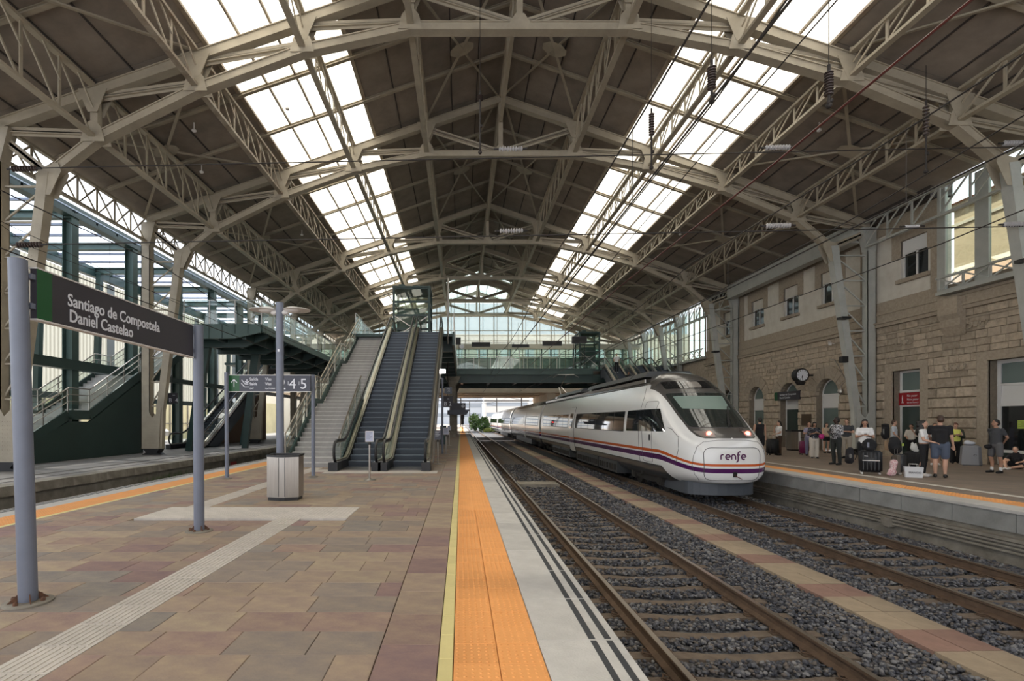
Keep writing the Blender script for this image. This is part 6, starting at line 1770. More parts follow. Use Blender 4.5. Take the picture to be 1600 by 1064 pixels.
q = MB(); q.prism([(4.74, 2.58), (7.52, 2.57), (7.52, 2.585), (4.74, 2.595)], -4.0, -3.92, 'x'); q.prism([(4.74, 3.057), (7.52, 3.04), (7.52, 3.053), (4.74, 3.07)], -4.0, -3.92, 'x'); q.build('board_frame', 'lamp_white', sg)
q = MB(); q.prism([(4.745, 2.597), (4.92, 2.597), (4.92, 3.055), (4.745, 3.056)], -3.929, -3.927, 'x'); q.build('green_band', 'signgreen', sg)
for yy, z in ((4.725, 2.68), (4.725, 2.95), (7.54, 2.66), (7.54, 2.93)): q = MB(); q.box(-4.0, -3.94, yy-0.03, yy+0.03, z, z+0.05); q.build('clamp', 'pole', sg)
tu = Vector((0, 1, 0.0))
def fit(s_, size, y, z, y_end, **k):
    o = text(s_, size, (-3.925, y, z), tu, (0, 0, 1), 'signwhite', 'lettering', sg, bold=0.0025, **k)
    w_ = max(v.co.y for v in o.data.vertices)-min(v.co.y for v in o.data.vertices); y0 = min(v.co.y for v in o.data.vertices)
    f = (y_end-y)/w_
    for v in o.data.vertices: v.co.y = y0+(v.co.y-y0)*f
fit('Santiago de Compostela', 0.175, 5.11, 2.80, 6.67)
fit('Daniel Castelao', 0.175, 5.13, 2.645, 6.12)

# ---- direction sign across the platform
ds = empty('direction_sign', (-5.3, 14.7, 0), 'slate exit and tracks direction sign with green arrow panel on two thin posts', 'sign')
post(ds, -6.62, 14.5, 0, -6.64, 14.5, 3.0, 0.055, base=False); post(ds, -4.32, 15.0, 0, -4.33, 15.0, 2.98, 0.055, base=False)
for x, y in ((-6.62, 14.5), (-4.32, 15.0)): q = MB(); q.lathe([(0.13, 0), (.13, .015), (.06, .03)], (x, y, 0), 16); q.build('base_plate', 'concrete_d', ds)
YS = 14.62; x0, x1, z0, z1 = U(357.5, YS), U(485, YS), Zv(611.5, YS), Zv(586.5, YS)
q = MB(); q.box(x0, x1, YS, YS+0.07, z0, z1); q.build('board', 'signslate', ds)
q = MB(); q.box(x0-.01, x1+.01, YS-.005, YS+0.075, z1, z1+.02); q.box(x0-.01, x1+.01, YS-.005, YS+0.075, z0-.02, z0); q.build('board_frame', 'lamp_white', ds)
q = MB(); q.box(x0, x0+0.30, YS-0.004, YS, z0, z1); q.build('green_band', 'signgreen', ds)
F = YS-0.006
q = MB(); cx_, cz_ = x0+0.15, (z0+z1)/2
q.beam((cx_, F, cz_-.11), (cx_, F, cz_+.10), .022, .004, (0, 1, 0)); q.beam((cx_-.004, F, cz_+.11), (cx_-.085, F, cz_+.02), .024, .004, (0, 1, 0)); q.beam((cx_+.004, F, cz_+.11), (cx_+.085, F, cz_+.02), .024, .004, (0, 1, 0)); q.build('arrow', 'signwhite', ds, kind='stuff')
q = MB(); q.beam((x0+.37, F, cz_+.10), (x0+.47, F, cz_-.02), .02, .004, (0, 1, 0)); q.beam((x0+.47, F, cz_-.02), (x0+.56, F, cz_-.02), .02, .004, (0, 1, 0)); q.beam((x0+.36, F, cz_-.0), (x0+.45, F, cz_-.10), .02, .004, (0, 1, 0)); q.beam((x0+.45, F, cz_-.10), (x0+.58, F, cz_-.10), .02, .004, (0, 1, 0)); q.beam((x0+.52, F, cz_+.02), (x0+.52, F, cz_+.12), .02, .004, (0, 1, 0)); q.beam((x0+.46, F, cz_+.06), (x0+.52, F, cz_+.01), .018, .004, (0, 1, 0)); q.beam((x0+.58, F, cz_+.06), (x0+.52, F, cz_+.01), .018, .004, (0, 1, 0)); q.build('escalator_pictogram', 'signwhite', ds, kind='stuff')
def dt(s_, size, u, v, bold=0.0, m_='signwhite', wsc=1.0): return text(s_, size, (U(u, YS), F, Zv(v, YS)), (1, 0, 0), (0, 0, 1), m_, 'lettering', ds, bold=bold, wscale=wsc)
dt('Salida', 0.115, 390, 594.5, wsc=.95); dt('Saída', 0.115, 390, 602, 0.002, wsc=.95); dt('EXIT', 0.055, 390.5, 608, 0.001)
dt('Vías', 0.115, 414.5, 594.5, wsc=.95); dt('Vías', 0.115, 414.5, 602, 0.002, wsc=.95); dt('PLATFORMS', 0.052, 414.5, 608, 0.001, wsc=1.0)
dt('2', 0.44, 435.5, 608.3, wsc=0.95); dt('4', 0.42, 451.5, 607.5); dt('5', 0.42, 468.5, 607.5)
for u in (450, 467): q = MB(); q.box(U(u, YS), U(u, YS)+.01, F-.002, F, Zv(602, YS), Zv(596, YS)); q.build('divider', 'signwhite', ds)

# ---- lamp post with flat twin heads
lpst = empty('lamp_post', (-4.23, 12.0, 0), 'tall grey blue lamp post with flat white twin lamp heads behind the steel bin', 'lamp')
post(lpst, -4.23, 12.0, 0, -4.245, 12.0, 4.40, 0.088)
for sgn in (-1, 1):
    q = MB(); q.beam((-4.24, 12.0, 4.20), (-4.24+sgn*0.30, 12.0, 4.22), 0.05, 0.04); q.ball((-4.24+sgn*0.12, 12, 4.17), 0.10, 0.07, 0.05, 10, 6); arm = q.build('lamp_arm', 'lamp_white', lpst)
    q = MB(); q.ball((-4.24+sgn*0.30, 12.0, 4.24), 0.20, 0.17, 0.075, 18, 8); q.build('lamp_head', 'lamp_white', lpst, smooth=True)
    q = MB(); q.lathe([(0.30, 0.0), (0.31, 0.012), (0.28, 0.025), (0.02, 0.035)], (-4.24+sgn*0.40, 12.0, 4.225), 28); q.build('reflector_disc', 'lamp_white', lpst, smooth='auto')
q = MB(); q.box(-4.26, -4.22, 11.905, 11.915, 3.25, 3.31); q.build('post_label', 'signwhite', lpst)

# ---- stainless bin
bn = empty('litter_bin', (-3.67, 10.7, 0), 'brushed stainless steel litter bin with a black slanted rim in front of the lamp post', 'bin')
pl = [(-4.0, 10.56), (-3.72, 10.46), (-3.60, 10.46), (-3.345, 10.56), (-3.345, 10.90), (-4.0, 10.90)]
q = MB(); n = len(pl)
q.add([(x, y, 0.07) for x, y in pl]+[(x, y, 0.90+(y-10.46)*0.05) for x, y in pl], [(i, (i+1) % n, n+(i+1) % n, n+i) for i in range(n)]+[tuple(range(n))]); q.build('body', 'inox', bn)
q = MB(); pc = [(-3.67+(x+3.67)*0.94, 10.7+(y-10.7)*0.92) for x, y in pl]; q.prism(pc, 0, 0.075, 'z'); q.build('plinth', 'rubber', bn)
q = MB()
po = [(-3.67+(x+3.67)*1.04, 10.7+(y-10.7)*1.05) for x, y in pl]; pi_ = [(-3.67+(x+3.67)*0.86, 10.7+(y-10.7)*0.80) for x, y in pl]
vs = [(x, y, 0.895+(y-10.46)*.05) for x, y in po]+[(x, y, 0.935+(y-10.46)*.05) for x, y in po]+[(x, y, 0.935+(y-10.46)*.05) for x, y in pi_]+[(x, y, 0.84) for x, y in pi_]
fs = []
for i in range(n):
    j = (i+1) % n; fs += [(i, j, n+j, n+i), (n+i, n+j, 2*n+j, 2*n+i), (2*n+i, 2*n+j, 3*n+j, 3*n+i)]
q.add(vs, fs); q.build('rim', 'rubber', bn)
q = MB(); q.prism(pi_, 0.83, 0.85, 'z'); q.build('lid_plate', 'inox', bn)
for x in (-3.73, -3.60): q = MB(); q.box(x, x+.008, 10.45, 10.46, 0.09, .88); q.build('door_seam', 'gasket', bn)

# ---- notice stands
def stanchion(x, y, h, label, paper=True, wdt=0.23, hp=0.30, z0=0.0):
    t = empty('notice_stand', (x, y, z0), label, 'stand')
    q = MB(); q.lathe([(0.17, 0), (0.17, 0.012), (0.05, 0.03), (0.03, 0.05)], (x, y, z0), 24); q.build('base', 'inox', t, smooth='auto')
    q = MB(); q.tube((x, y, z0+.03), (x, y, z0+h-hp-.02), 0.028, 12); q.build('pole', 'inox', t, smooth='auto')
    q = MB(); q.lathe([(0.04, 0), (0.045, .03), (0.03, .08)], (x, y, z0+h-hp-.08), 12); q.build('holder', 'rubber', t)
    q = MB(); q.box(x-wdt/2, x+wdt/2, y-.02, y, z0+h-hp, z0+h); q.build('frame', 'signslate' if not paper else 'lamp_white', t)
    q = MB(); q.box(x-wdt/2+.015, x+wdt/2-.015, y-.024, y-.02, z0+h-hp+.015, z0+h-.015); p = q.build('paper', mat('pale blue print', (0.48, 0.52, 0.66), .6) if paper else 'signslate', t)
    q = MB()
    for i in range(6): q.box(x-wdt/2+.03, x+wdt/2-.04-(i % 3)*.03, y-.026, y-.0245, z0+h-.05-i*.035, z0+h-.042-i*.035)
    q.build('print_lines', 'signslate' if paper else 'signwhite', t, kind='stuff')
stanchion(-2.53, 14.2, 1.36, 'steel notice stand with a pale blue paper in front of the left escalator')
stanchion(-0.87, 19.4, 1.28, 'steel notice stand with a dark panel just right of the escalators', False, .26, .36)
stanchion(-0.72, 25.0, 1.3, 'steel notice stand with a pale paper behind the dark one', True, .26, .34)
stanchion(-0.76, 33.8, 1.3, 'steel notice stand furthest along the platform by the green litter bin', True)
q = MB(); q.box(-1.42, -1.0, 35.3, 35.7, 0, 1.25); q.box(-1.44, -.98, 35.28, 35.72, 1.25, 1.3); tag(q.build('dark_cabinet', 'green'), 'dark green cabinet beside the far platform pier', 'cabinet')
# lit lamp on pole right of the escalators
t = empty('lit_lamp_post', (-0.92, 25.6, 0), 'grey pole with one glowing white lamp just right of the escalators', 'lamp')
post(t, -0.92, 25.6, 0, -0.92, 25.6, 3.75, 0.055, base=False)
q = MB(); q.path([(-0.92, 25.6, 3.7), (-1.02, 25.6, 3.78), (-1.05, 25.6, 3.95), (-0.9, 25.6, 4.02)], .03, 6); q.build('lamp_arm', 'inox', t)
q = MB(); q.box(-1.03, -0.77, 25.5, 25.7, 4.02, 4.20); q.build('lamp_head', 'lamp_on', t)
# hanging signs: lift symbol, B 2
t = empty('platform_sign', (U(700, 40), 40, Zv(636, 40)), 'hanging dark sign reading B 2 beneath the footbridge', 'sign')
x0, x1 = U(692.5, 40), U(707, 40)
q = MB(); q.box(x0, x1, 40, 40.08, Zv(636, 40), Zv(619, 40)); q.build('panel', 'signdark', t)
text('B 2', 0.45, (x0+.05, 39.985, Zv(634, 40)), (1, 0, 0), (0, 0, 1), 'signwhite', 'lettering', t)
text('ᴠ'.replace('ᴠ', 'VIA'), 0.12, (x0+.3, 39.985, Zv(624, 40)), (1, 0, 0), (0, 0, 1), 'signwhite', 'lettering', t)
q = MB(); q.tube(((x0+x1)/2, 40.04, Zv(619, 40)), ((x0+x1)/2, 40.04, DZ-.16), .03, 6); q.build('hanger', 'black', t)
t = empty('lift_sign', (U(700, 38), 38, Zv(615, 38)), 'blue grey sign with a white lift symbol above the B 2 sign', 'sign')
q = MB(); q.box(U(694.5, 38), U(706, 38), 38, 38.06, Zv(615, 38), Zv(605, 38)); q.build('panel', 'pole', t)
q = MB(); frame2 = q; a, b, c, d = U(698.5, 38), U(703, 38), Zv(612.5, 38), Zv(607.5, 38)
for bx in ((a, b, c, c+.02), (a, b, d-.02, d), (a, a+.02, c, d), (b-.02, b, c, d), ((a+b)/2-.01, (a+b)/2+.01, c+.05, d-.05)): q.box(bx[0], bx[1], 37.985, 38.0, bx[2], bx[3])
q.build('pictogram', 'signwhite', t, kind='stuff')
q = MB(); q.tube((U(700, 38), 38.03, Zv(605, 38)), (U(700, 38), 38.03, DZ-.85), .03, 6); q.build('hanger', 'black', t)
# timetable board with clock and bench roof
t = empty('timetable_board', (U(716, 50), 49.7, Zv(648, 49.7)), 'dark timetable board with a round white clock by the footbridge pier', 'display')
Yb = 49.6; x0, x1 = U(704, Yb), U(727.5, Yb)
q = MB(); q.box(x0, x1, Yb, Yb+.3, Zv(641, Yb), Zv(629.5, Yb)); q.build('case', 'signdark', t)
q = MB(); q.prism([(x0-.3, Zv(648, Yb)), (x1+.1, Zv(648, Yb)), (x1+.4, Zv(640, Yb)), (x0-.3, Zv(641, Yb))], Yb-.3, Yb+.8, 'y'); q.build('canopy', 'signslate', t)
q = MB(); q.lathe([(0.17, -.02), (0.17, 0)], (U(723.5, Yb), Yb-.01, Zv(634.5, Yb)), 20, 'y'); q.build('clock_dial', 'signwhite', t)
q = MB(); q.beam((U(723.5, Yb), Yb-.035, Zv(634.5, Yb)), (U(723.5, Yb)+.08, Yb-.035, Zv(634.5, Yb)+.05), .02, .005, (0, 1, 0)); q.beam((U(723.5, Yb), Yb-.035, Zv(634.5, Yb)), (U(723.5, Yb), Yb-.035, Zv(634.5, Yb)+.13), .015, .005, (0, 1, 0)); q.build('clock_hands', 'black', t)
# signal
t = empty('railway_signal', (0.25, 70, 0), 'railway signal on a short post at the platform end showing a red light', 'signal')
q = MB(); q.tube((0.25, 70, 0), (0.25, 70, 1.1), .06, 8); q.build('post', 'black', t)
q = MB(); q.box(0.02, 0.48, 69.9, 70.1, 1.9, 3.05); q.box(0.07, .43, 69.9, 70.1, 1.1, 1.9); q.build('signal_head', 'black', t)
q = MB(); q.lathe([(.1, -.04), (.1, 0)], (.25, 69.9, 2.55), 12, 'y'); q.build('red_light', mat('red signal', (1, .05, .05), .4, emit=(1, .03, .03, 6)), t)

# ================================================================ CATENARY
def wire(pts, r, label, group=None, mt='wire', cat='wire', n=5):
    q = MB(); q.path(pts, r, n); return tag(q.build('overhead_wire', mt), label, cat, group)
def sag(x, y0, y1, z0, z1, dip, n=14, x1=None):
    x1 = x if x1 is None else x1
    return [(x+(x1-x)*i/n, y0+(y1-y0)*i/n, z0+(z1-z0)*i/n-dip*4*(i/n)*(1-i/n)) for i in range(n+1)]
SPY = 17.35; SP2 = 39.2
for x, nm in ((3.02, 'empty middle track'), (7.83, 'train track'), (-10.28, 'left track')):
    wire([(x, -3, 5.5), (x, 110, 5.5)], 0.016, 'straight contact wire over the ' + nm)
    wire(sag(x, -3, SPY, 7.0, 7.0, .25)+sag(x, SPY, SP2, 7.0, 6.9, .5)[1:]+sag(x, SP2, 61, 6.9, 6.1, .2)[1:], 0.016, 'sagging carrier wire over the ' + nm)
    q = MB()
    for i in range(9):
        y = 3+i*6.0; q.tube((x, y, 5.5), (x, y, 6.8 if y < 55 else 6.2), .006, 4)
    tag(q.build('wire_dropper', 'wire', kind='stuff'), 'thin droppers joining the two wires over the ' + nm, 'wire')
wire([(9.9, -3, 9.9), (9.9, SPY, 9.75), (9.2, 30, 9.4), (8.2, 60, 8.2)], 0.035, 'thick red brown cable climbing to the upper right', mt='cable_red', cat='cable')
wire([(8.9, -3, 12.1), (8.9, 12, 11.6), (8.0, 40, 9.8)], 0.02, 'feeder wire above the red brown cable, near the right skylight')
wire([(6.2, -3, 10.6), (6.0, 12, 9.2), (5.0, 40, 8.0)], 0.02, 'feeder wire held by the upper insulator over the walkway')
wire([(13.5, -3, 10.0), (13.3, SPY, 8.5), (12.5, 50, 7.4)], 0.02, 'feeder wire in front of the stone building, upper one')
wire([(16.5, -3, 8.6), (16.2, SPY, 7.6), (14.5, 45, 7.0)], 0.02, 'feeder wire in front of the stone building, lower one')
wire([(-12.5, -3, 7.6), (-12.6, SPY, 7.0), (-12.5, 40, 6.4)], 0.010, 'thin wire in front of the left green hall')
wire([(-15.2, 8, 10.5), (-14.5, SPY, 7.5), (-9.0, 45, 6.4)], 0.010, 'thin slanting wire behind the large name sign')
zu = lambda x: 10.35+(x+14.5)/(34)*0.75; zl = lambda x: 7.65+(x+14.5)/34*0.65
# upper and lower cross-span at the first truss
wire([(-14.45, SPY, 10.2), (20, SPY, 10.95)], 0.02, 'upper cross span wire stretched between the first pair of columns', n=5)
wire([(-15.0, SPY, 7.6), (20, SPY, 8.25)], 0.02, 'lower cross span wire stretched between the first pair of columns')
wire([(-14.3, SP2, 9.6), (19.5, SP2, 10.2)], 0.014, 'far cross span wire at the third truss')
wire([(-14.3, SP2, 7.4), (19.5, SP2, 7.8)], 0.014, 'far lower cross span wire at the third truss')
def insulator(p, d, L, label, mt='porcelain', r=0.09, n=9, name='insulator'):
    p = Vector(p); d = Vector(d).normalized(); t = empty(name, p, label, 'insulator')
    a = d.cross(Vector((0, 1, 0))).normalized() if abs(d.y) < .9 else Vector((1, 0, 0)); b = a.cross(d)
    q = MB(); prof = [(0.03, 0)]
    for i in range(n):
        z = L*(i+.5)/n; prof += [(0.04, z-L/n*.35), (r, z-L/n*.05), (r*.95, z+L/n*.12), (0.04, z+L/n*.3)]
    prof.append((0.03, L)); m = 12; vs = []; fs = []
    for rr_, z in prof:
        for k in range(m): vs.append(p+d*z+a*math.cos(2*PI*k/m)*rr_+b*math.sin(2*PI*k/m)*rr_)
    for i in range(len(prof)-1):
        for k in range(m): fs.append((i*m+k, i*m+(k+1) % m, (i+1)*m+(k+1) % m, (i+1)*m+k))
    q.add(vs, fs); q.build('ribbed_body', mt, t, smooth=False)
    q = MB(); q.tube(p-d*0.16, p+d*.01, .035, 8); q.build('end_fitting', 'wire', t)
    q = MB(); q.tube(p+d*(L-.01), p+d*(L+.16), .035, 8); q.build('end_fitting', 'wire', t)
    return t
def on_span(u, v, L, label, Y=SPY, mt='porcelain', r=0.09): x = U(u, Y); insulator((x-L/2, Y, Zv(v, Y)), (1, 0, 0.021), L, label, mt, r)
on_span(798, 233, .82, 'ribbed insulator on the upper cross wire in the middle of the hall', mt='porcelain')
on_span(1215, 231, .85, 'pale ribbed insulator on the upper cross wire over the right skylight')
on_span(1586, 224, .8, 'ribbed insulator on the upper cross wire at the right edge')
on_span(38, 264, .85, 'brown ribbed insulator on the upper cross wire beside the first left column', mt='porcelain_d', r=.1)
on_span(799, 361, .8, 'ribbed insulator on the lower cross wire in the middle of the hall')
on_span(1216, 353, .85, 'pale ribbed insulator on the lower cross wire left of the upper windows')
on_span(1586, 351, .8, 'pale ribbed insulator on the lower cross wire at the right edge')
on_span(46, 383, .85, 'brown ribbed insulator on the lower cross wire above the name sign', mt='porcelain_d', r=.1)
on_span(1425, 354, .5, 'small clamp insulator on the lower cross wire in front of the nearest upper window', r=.05)
# hanging strings
def hang(u, v0, v1, v2, Y, label, mt='porcelain_d'):
    x = U(u, Y); zt = RP(x-CX)-0.3
    insulator((x, Y, Zv(v0, Y)), (0, 0, -1), (v1-v0)*Y/800, label, mt, 0.10, 9)
    q = MB(); q.tube((x, Y, Zv(v0, Y)+.1), (x, Y, zt), .010, 5); q.tube((x, Y, Zv(v1, Y)-.1), (x, Y, Zv(v2, Y)), .03, 6); q.ball((x, Y, Zv(v2, Y)), .07); q.ball((x+.04, Y, Zv((v1+v2)/2, Y)), .06)
    tag(q.build('hanger_rod', 'wire'), 'rod of the ' + label, 'rod')
hang(1112, 104, 140, 158, 12.0, 'dark insulator string over the walkway, high against the right skylight')
hang(1295, 112, 150, 165, 12.0, 'dark insulator string beside the red brown cable')
hang(1018, 177, 212, 262, SPY, 'dark insulator string nearest the middle of the right skylight')
hang(1447, 165, 212, 268, SPY, 'dark insulator string hanging before the right eave')
hang(750, 150, 156, 238, SPY, 'small clamp string hanging in the middle of the hall')

# ================================================================ BEYOND THE STATION
ov = empty('road_overpass', (6, 80, 6), kind='structure')
q = MB(); q.box(-26, 40, 68.5, 82, 5.35, 6.5); q.build('deck_slab', 'overpass', ov)
for x in (11.5, -12.0): q = MB(); q.box(x, x+1.2, 68.6, 82, -1.1, 5.4); q.build('pier_wall', 'overpass', ov)
for i in range(3): q = MB(); q.box(-26, 40, 70+i*5, 70.4+i*5, 5.2, 5.35); q.build('soffit_beam', 'overpass', ov)
# dark catenary masts and gantries beyond
for k, (x, y) in enumerate([(12.6, 106), (0.0, 128), (10.5, 150), (3.0, 175), (-6.5, 104)]):
    q = MB(); q.tube((x, y, -1.1), (x, y, 8.2), .14, 8); q.tube((x, y, 7.2), (x-3.2, y, 6.6), .05, 6); q.tube((x, y, 5.9), (x-3.2, y, 6.5), .05, 6)
    tag(q.build('catenary_mast', 'wire'), ['dark catenary mast right of the far tracks beyond the overpass', 'dark catenary mast left of the far tracks beyond the overpass', 'thin catenary mast further out on the right of the far tracks', 'most distant catenary mast in the middle of the far yard', 'catenary mast left of the platform end beyond the overpass'][k], 'mast')
q = MB()
for y in (103, 127, 152): q.box(-6, 22, y, y+.3, 7.3, 7.5); q.box(-6, 22, y, y+.3, 6.6, 6.7)
tag(q.build('catenary_gantry', 'wire', kind='stuff'), 'dark gantries and cross wires over the far tracks', 'gantry')
def tree(x, y, z, r, h, label, mt='leaf', n=1500):
    t = empty('tree', (x, y, z), label, 'tree')
    q = MB(); q.tube((x, y, z), (x, y, z+h*.6), .15, 6, .06); q.build('trunk', 'bark', t)
    rg = random.Random(int(x*10+y)); q = MB()
    for i in range(n):
        a, b = rg.uniform(0, 2*PI), math.acos(rg.uniform(-1, 1)); rad = r*(rg.uniform(.5, 1)**.5)*(1+.22*math.sin(a*3+b*4))
        c = Vector((x+rad*math.sin(b)*math.cos(a), y+rad*math.sin(b)*math.sin(a), z+h*.55+h*.45*math.cos(b)*rad/r)); s_ = rg.uniform(.12, .28)
        u_ = Vector((rg.gauss(0, 1), rg.gauss(0, 1), rg.gauss(0, 1))).normalized()*s_; v_ = u_.cross(Vector((rg.gauss(0, 1), rg.gauss(0, 1), .3))).normalized()*s_
        q.add([c-u_, c-v_*.6, c+u_, c+v_*.6], [(0,1,2,3)])
    q.build('foliage', mt, t)
tree(3.4, 128, -1.2, 1.3, 4.4, 'leafy green tree beside the far tracks beyond the overpass')
tree(5.4, 122, -1.2, 1.5, 3.6, 'second green tree right of the first beyond the overpass')
tree(8.4, 119, -1.2, 1.5, 1.5, 'low yellow green bush in front of the far train end', 'leaf2', 900)
tree(6.0, 114.5, -1.2, 0.9, 1.1, 'low yellow green shrub beside the far trees', 'leaf2', 900)
tree(-7.5, 60, -1.0, 1.2, 3.0, 'green shrub seen between the escalators and the far pier', 'leaf2', 500)
def hill(pts, y, label, col):
    q = MB(); q.prism(pts, y, y+30, 'y'); return tag(q.build('hill', mat(label[:12], col, .95, var=.15, vscale=.05)), label, 'hill')
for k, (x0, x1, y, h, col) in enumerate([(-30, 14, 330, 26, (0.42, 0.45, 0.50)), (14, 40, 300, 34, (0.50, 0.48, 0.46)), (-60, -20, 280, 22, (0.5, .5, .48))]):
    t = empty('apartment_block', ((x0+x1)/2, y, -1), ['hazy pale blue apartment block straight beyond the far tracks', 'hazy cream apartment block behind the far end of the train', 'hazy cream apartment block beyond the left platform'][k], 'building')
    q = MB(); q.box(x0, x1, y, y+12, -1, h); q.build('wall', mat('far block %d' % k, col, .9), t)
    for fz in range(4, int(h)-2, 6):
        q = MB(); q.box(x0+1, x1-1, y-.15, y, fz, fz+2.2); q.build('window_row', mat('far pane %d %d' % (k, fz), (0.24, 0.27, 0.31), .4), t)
# pale building right behind the glazed gable
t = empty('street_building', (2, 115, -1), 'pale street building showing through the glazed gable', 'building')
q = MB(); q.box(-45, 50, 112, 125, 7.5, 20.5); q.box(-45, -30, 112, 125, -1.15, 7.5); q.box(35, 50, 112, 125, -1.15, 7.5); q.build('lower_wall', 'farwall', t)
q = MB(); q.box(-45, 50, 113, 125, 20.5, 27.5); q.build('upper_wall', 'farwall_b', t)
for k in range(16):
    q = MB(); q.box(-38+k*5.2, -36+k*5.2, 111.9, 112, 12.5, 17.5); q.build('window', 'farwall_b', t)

# ================================================================ PEOPLE
def tubes_mesh(segs, balls=(), voxel=0.012, reduce=0.5):
    """segs: (p0, r0, p1, r1[, (sx, sy)]) tapered limbs; joined and remeshed to one surface"""
    q = MB()
    for sg_ in segs:
        p0, r0, p1, r1 = sg_[:4]; sc = sg_[4] if len(sg_) > 4 else None
        p0 = Vector(p0); p1 = Vector(p1)
        if sc:      # elliptical, upright ring pair
            n = 16; vs = [(p0.x+math.cos(2*PI*i/n)*r0*sc[0], p0.y+math.sin(2*PI*i/n)*r0*sc[1], p0.z) for i in range(n)]+[(p1.x+math.cos(2*PI*i/n)*r1*sc[0], p1.y+math.sin(2*PI*i/n)*r1*sc[1], p1.z) for i in range(n)]
            q.add(vs, [(i, (i+1) % n, n+(i+1) % n, n+i) for i in range(n)]+[tuple(range(n))[::-1], tuple(range(n, 2*n))])
        else:
            q.tube(p0, p1, r0, 10, r1); q.ball(p0, r0, n=10, m=6); q.ball(p1, r1, n=10, m=6)
    for b in balls: q.ball(b[0], *b[1:], n=14, m=10)
    me = bpy.data.meshes.new('t'); me.from_pydata([tuple(p) for p in q.v], [], q.f)
    bm = bmesh.new(); bm.from_mesh(me); bmesh.ops.recalc_face_normals(bm, faces=bm.faces); bm.to_mesh(me); bm.free()
    o = bpy.data.objects.new('t', me); COL.objects.link(o)
    m1 = o.modifiers.new('r', 'REMESH'); m1.mode = 'VOXEL'; m1.voxel_size = voxel; m1.use_smooth_shade = True
    m2 = o.modifiers.new('s', 'SMOOTH'); m2.iterations = 3; m2.factor = 0.5
    if reduce < 1: m3 = o.modifiers.new('d', 'DECIMATE'); m3.ratio = reduce
    dg = bpy.context.evaluated_depsgraph_get(); out = bpy.data.meshes.new_from_object(o.evaluated_get(dg))
    bpy.data.objects.remove(o); bpy.data.meshes.remove(me)
    for p in out.polygons: p.use_smooth = True
    return out
def mobj(name, me, mt, parent, label=None):
    me.name = name; me.materials.clear(); me.materials.append(M[mt] if isinstance(mt, str) else mt); return link(name, me, parent, label=label)
SKIN = {'light': mat('fair skin', (0.52, 0.31, 0.22), .55), 'mid': mat('olive skin', (0.40, 0.225, 0.15), .55), 'dark': mat('dark brown skin', (0.045, 0.024, 0.016), .5)}
CL = {}
def cloth(c, nm, **k):
    if nm not in CL: CL[nm] = mat(nm, c, 0.9, bump=.15, bscale=60, **k)
    return CL[nm]
HAIR = {'black': mat('black hair', (0.012, 0.010, 0.009), .5), 'brown': mat('brown hair', (0.05, 0.025, 0.014), .5), 'auburn': mat('auburn hair', (0.10, 0.035, 0.02), .5)}
M['eye_w'] = mat('eye white', (.7, .7, .68), .3); M['lips'] = mat('lips', (0.35, 0.10, 0.09), .5)
ARMS = {   # elbow, wrist for the left (+x) side; mirrored for the right
    'down': ((.225, .02, 1.12), (.235, -.05, .87)), 'phone': ((.24, -.03, 1.13), (.07, -.24, 1.20)), 'crossed': ((.25, -.08, 1.15), (-.05, -.19, 1.19)),
    'behind': ((.235, .12, 1.15), (.07, .19, .98)), 'fwd': ((.24, -.06, 1.13), (.14, -.30, 1.05)), 'chin': ((.22, -.12, 1.15), (.07, -.18, 1.40)), 'bag': ((.25, -.04, 1.13), (.23, -.20, .95)),
    'rail': ((.25, -.10, 1.15), (.22, -.30, 1.06)), 'side': ((.225, -.01, 1.12), (.26, -.08, .90)), 'phone1': ((.24, -.05, 1.15), (.02, -.27, 1.24))}
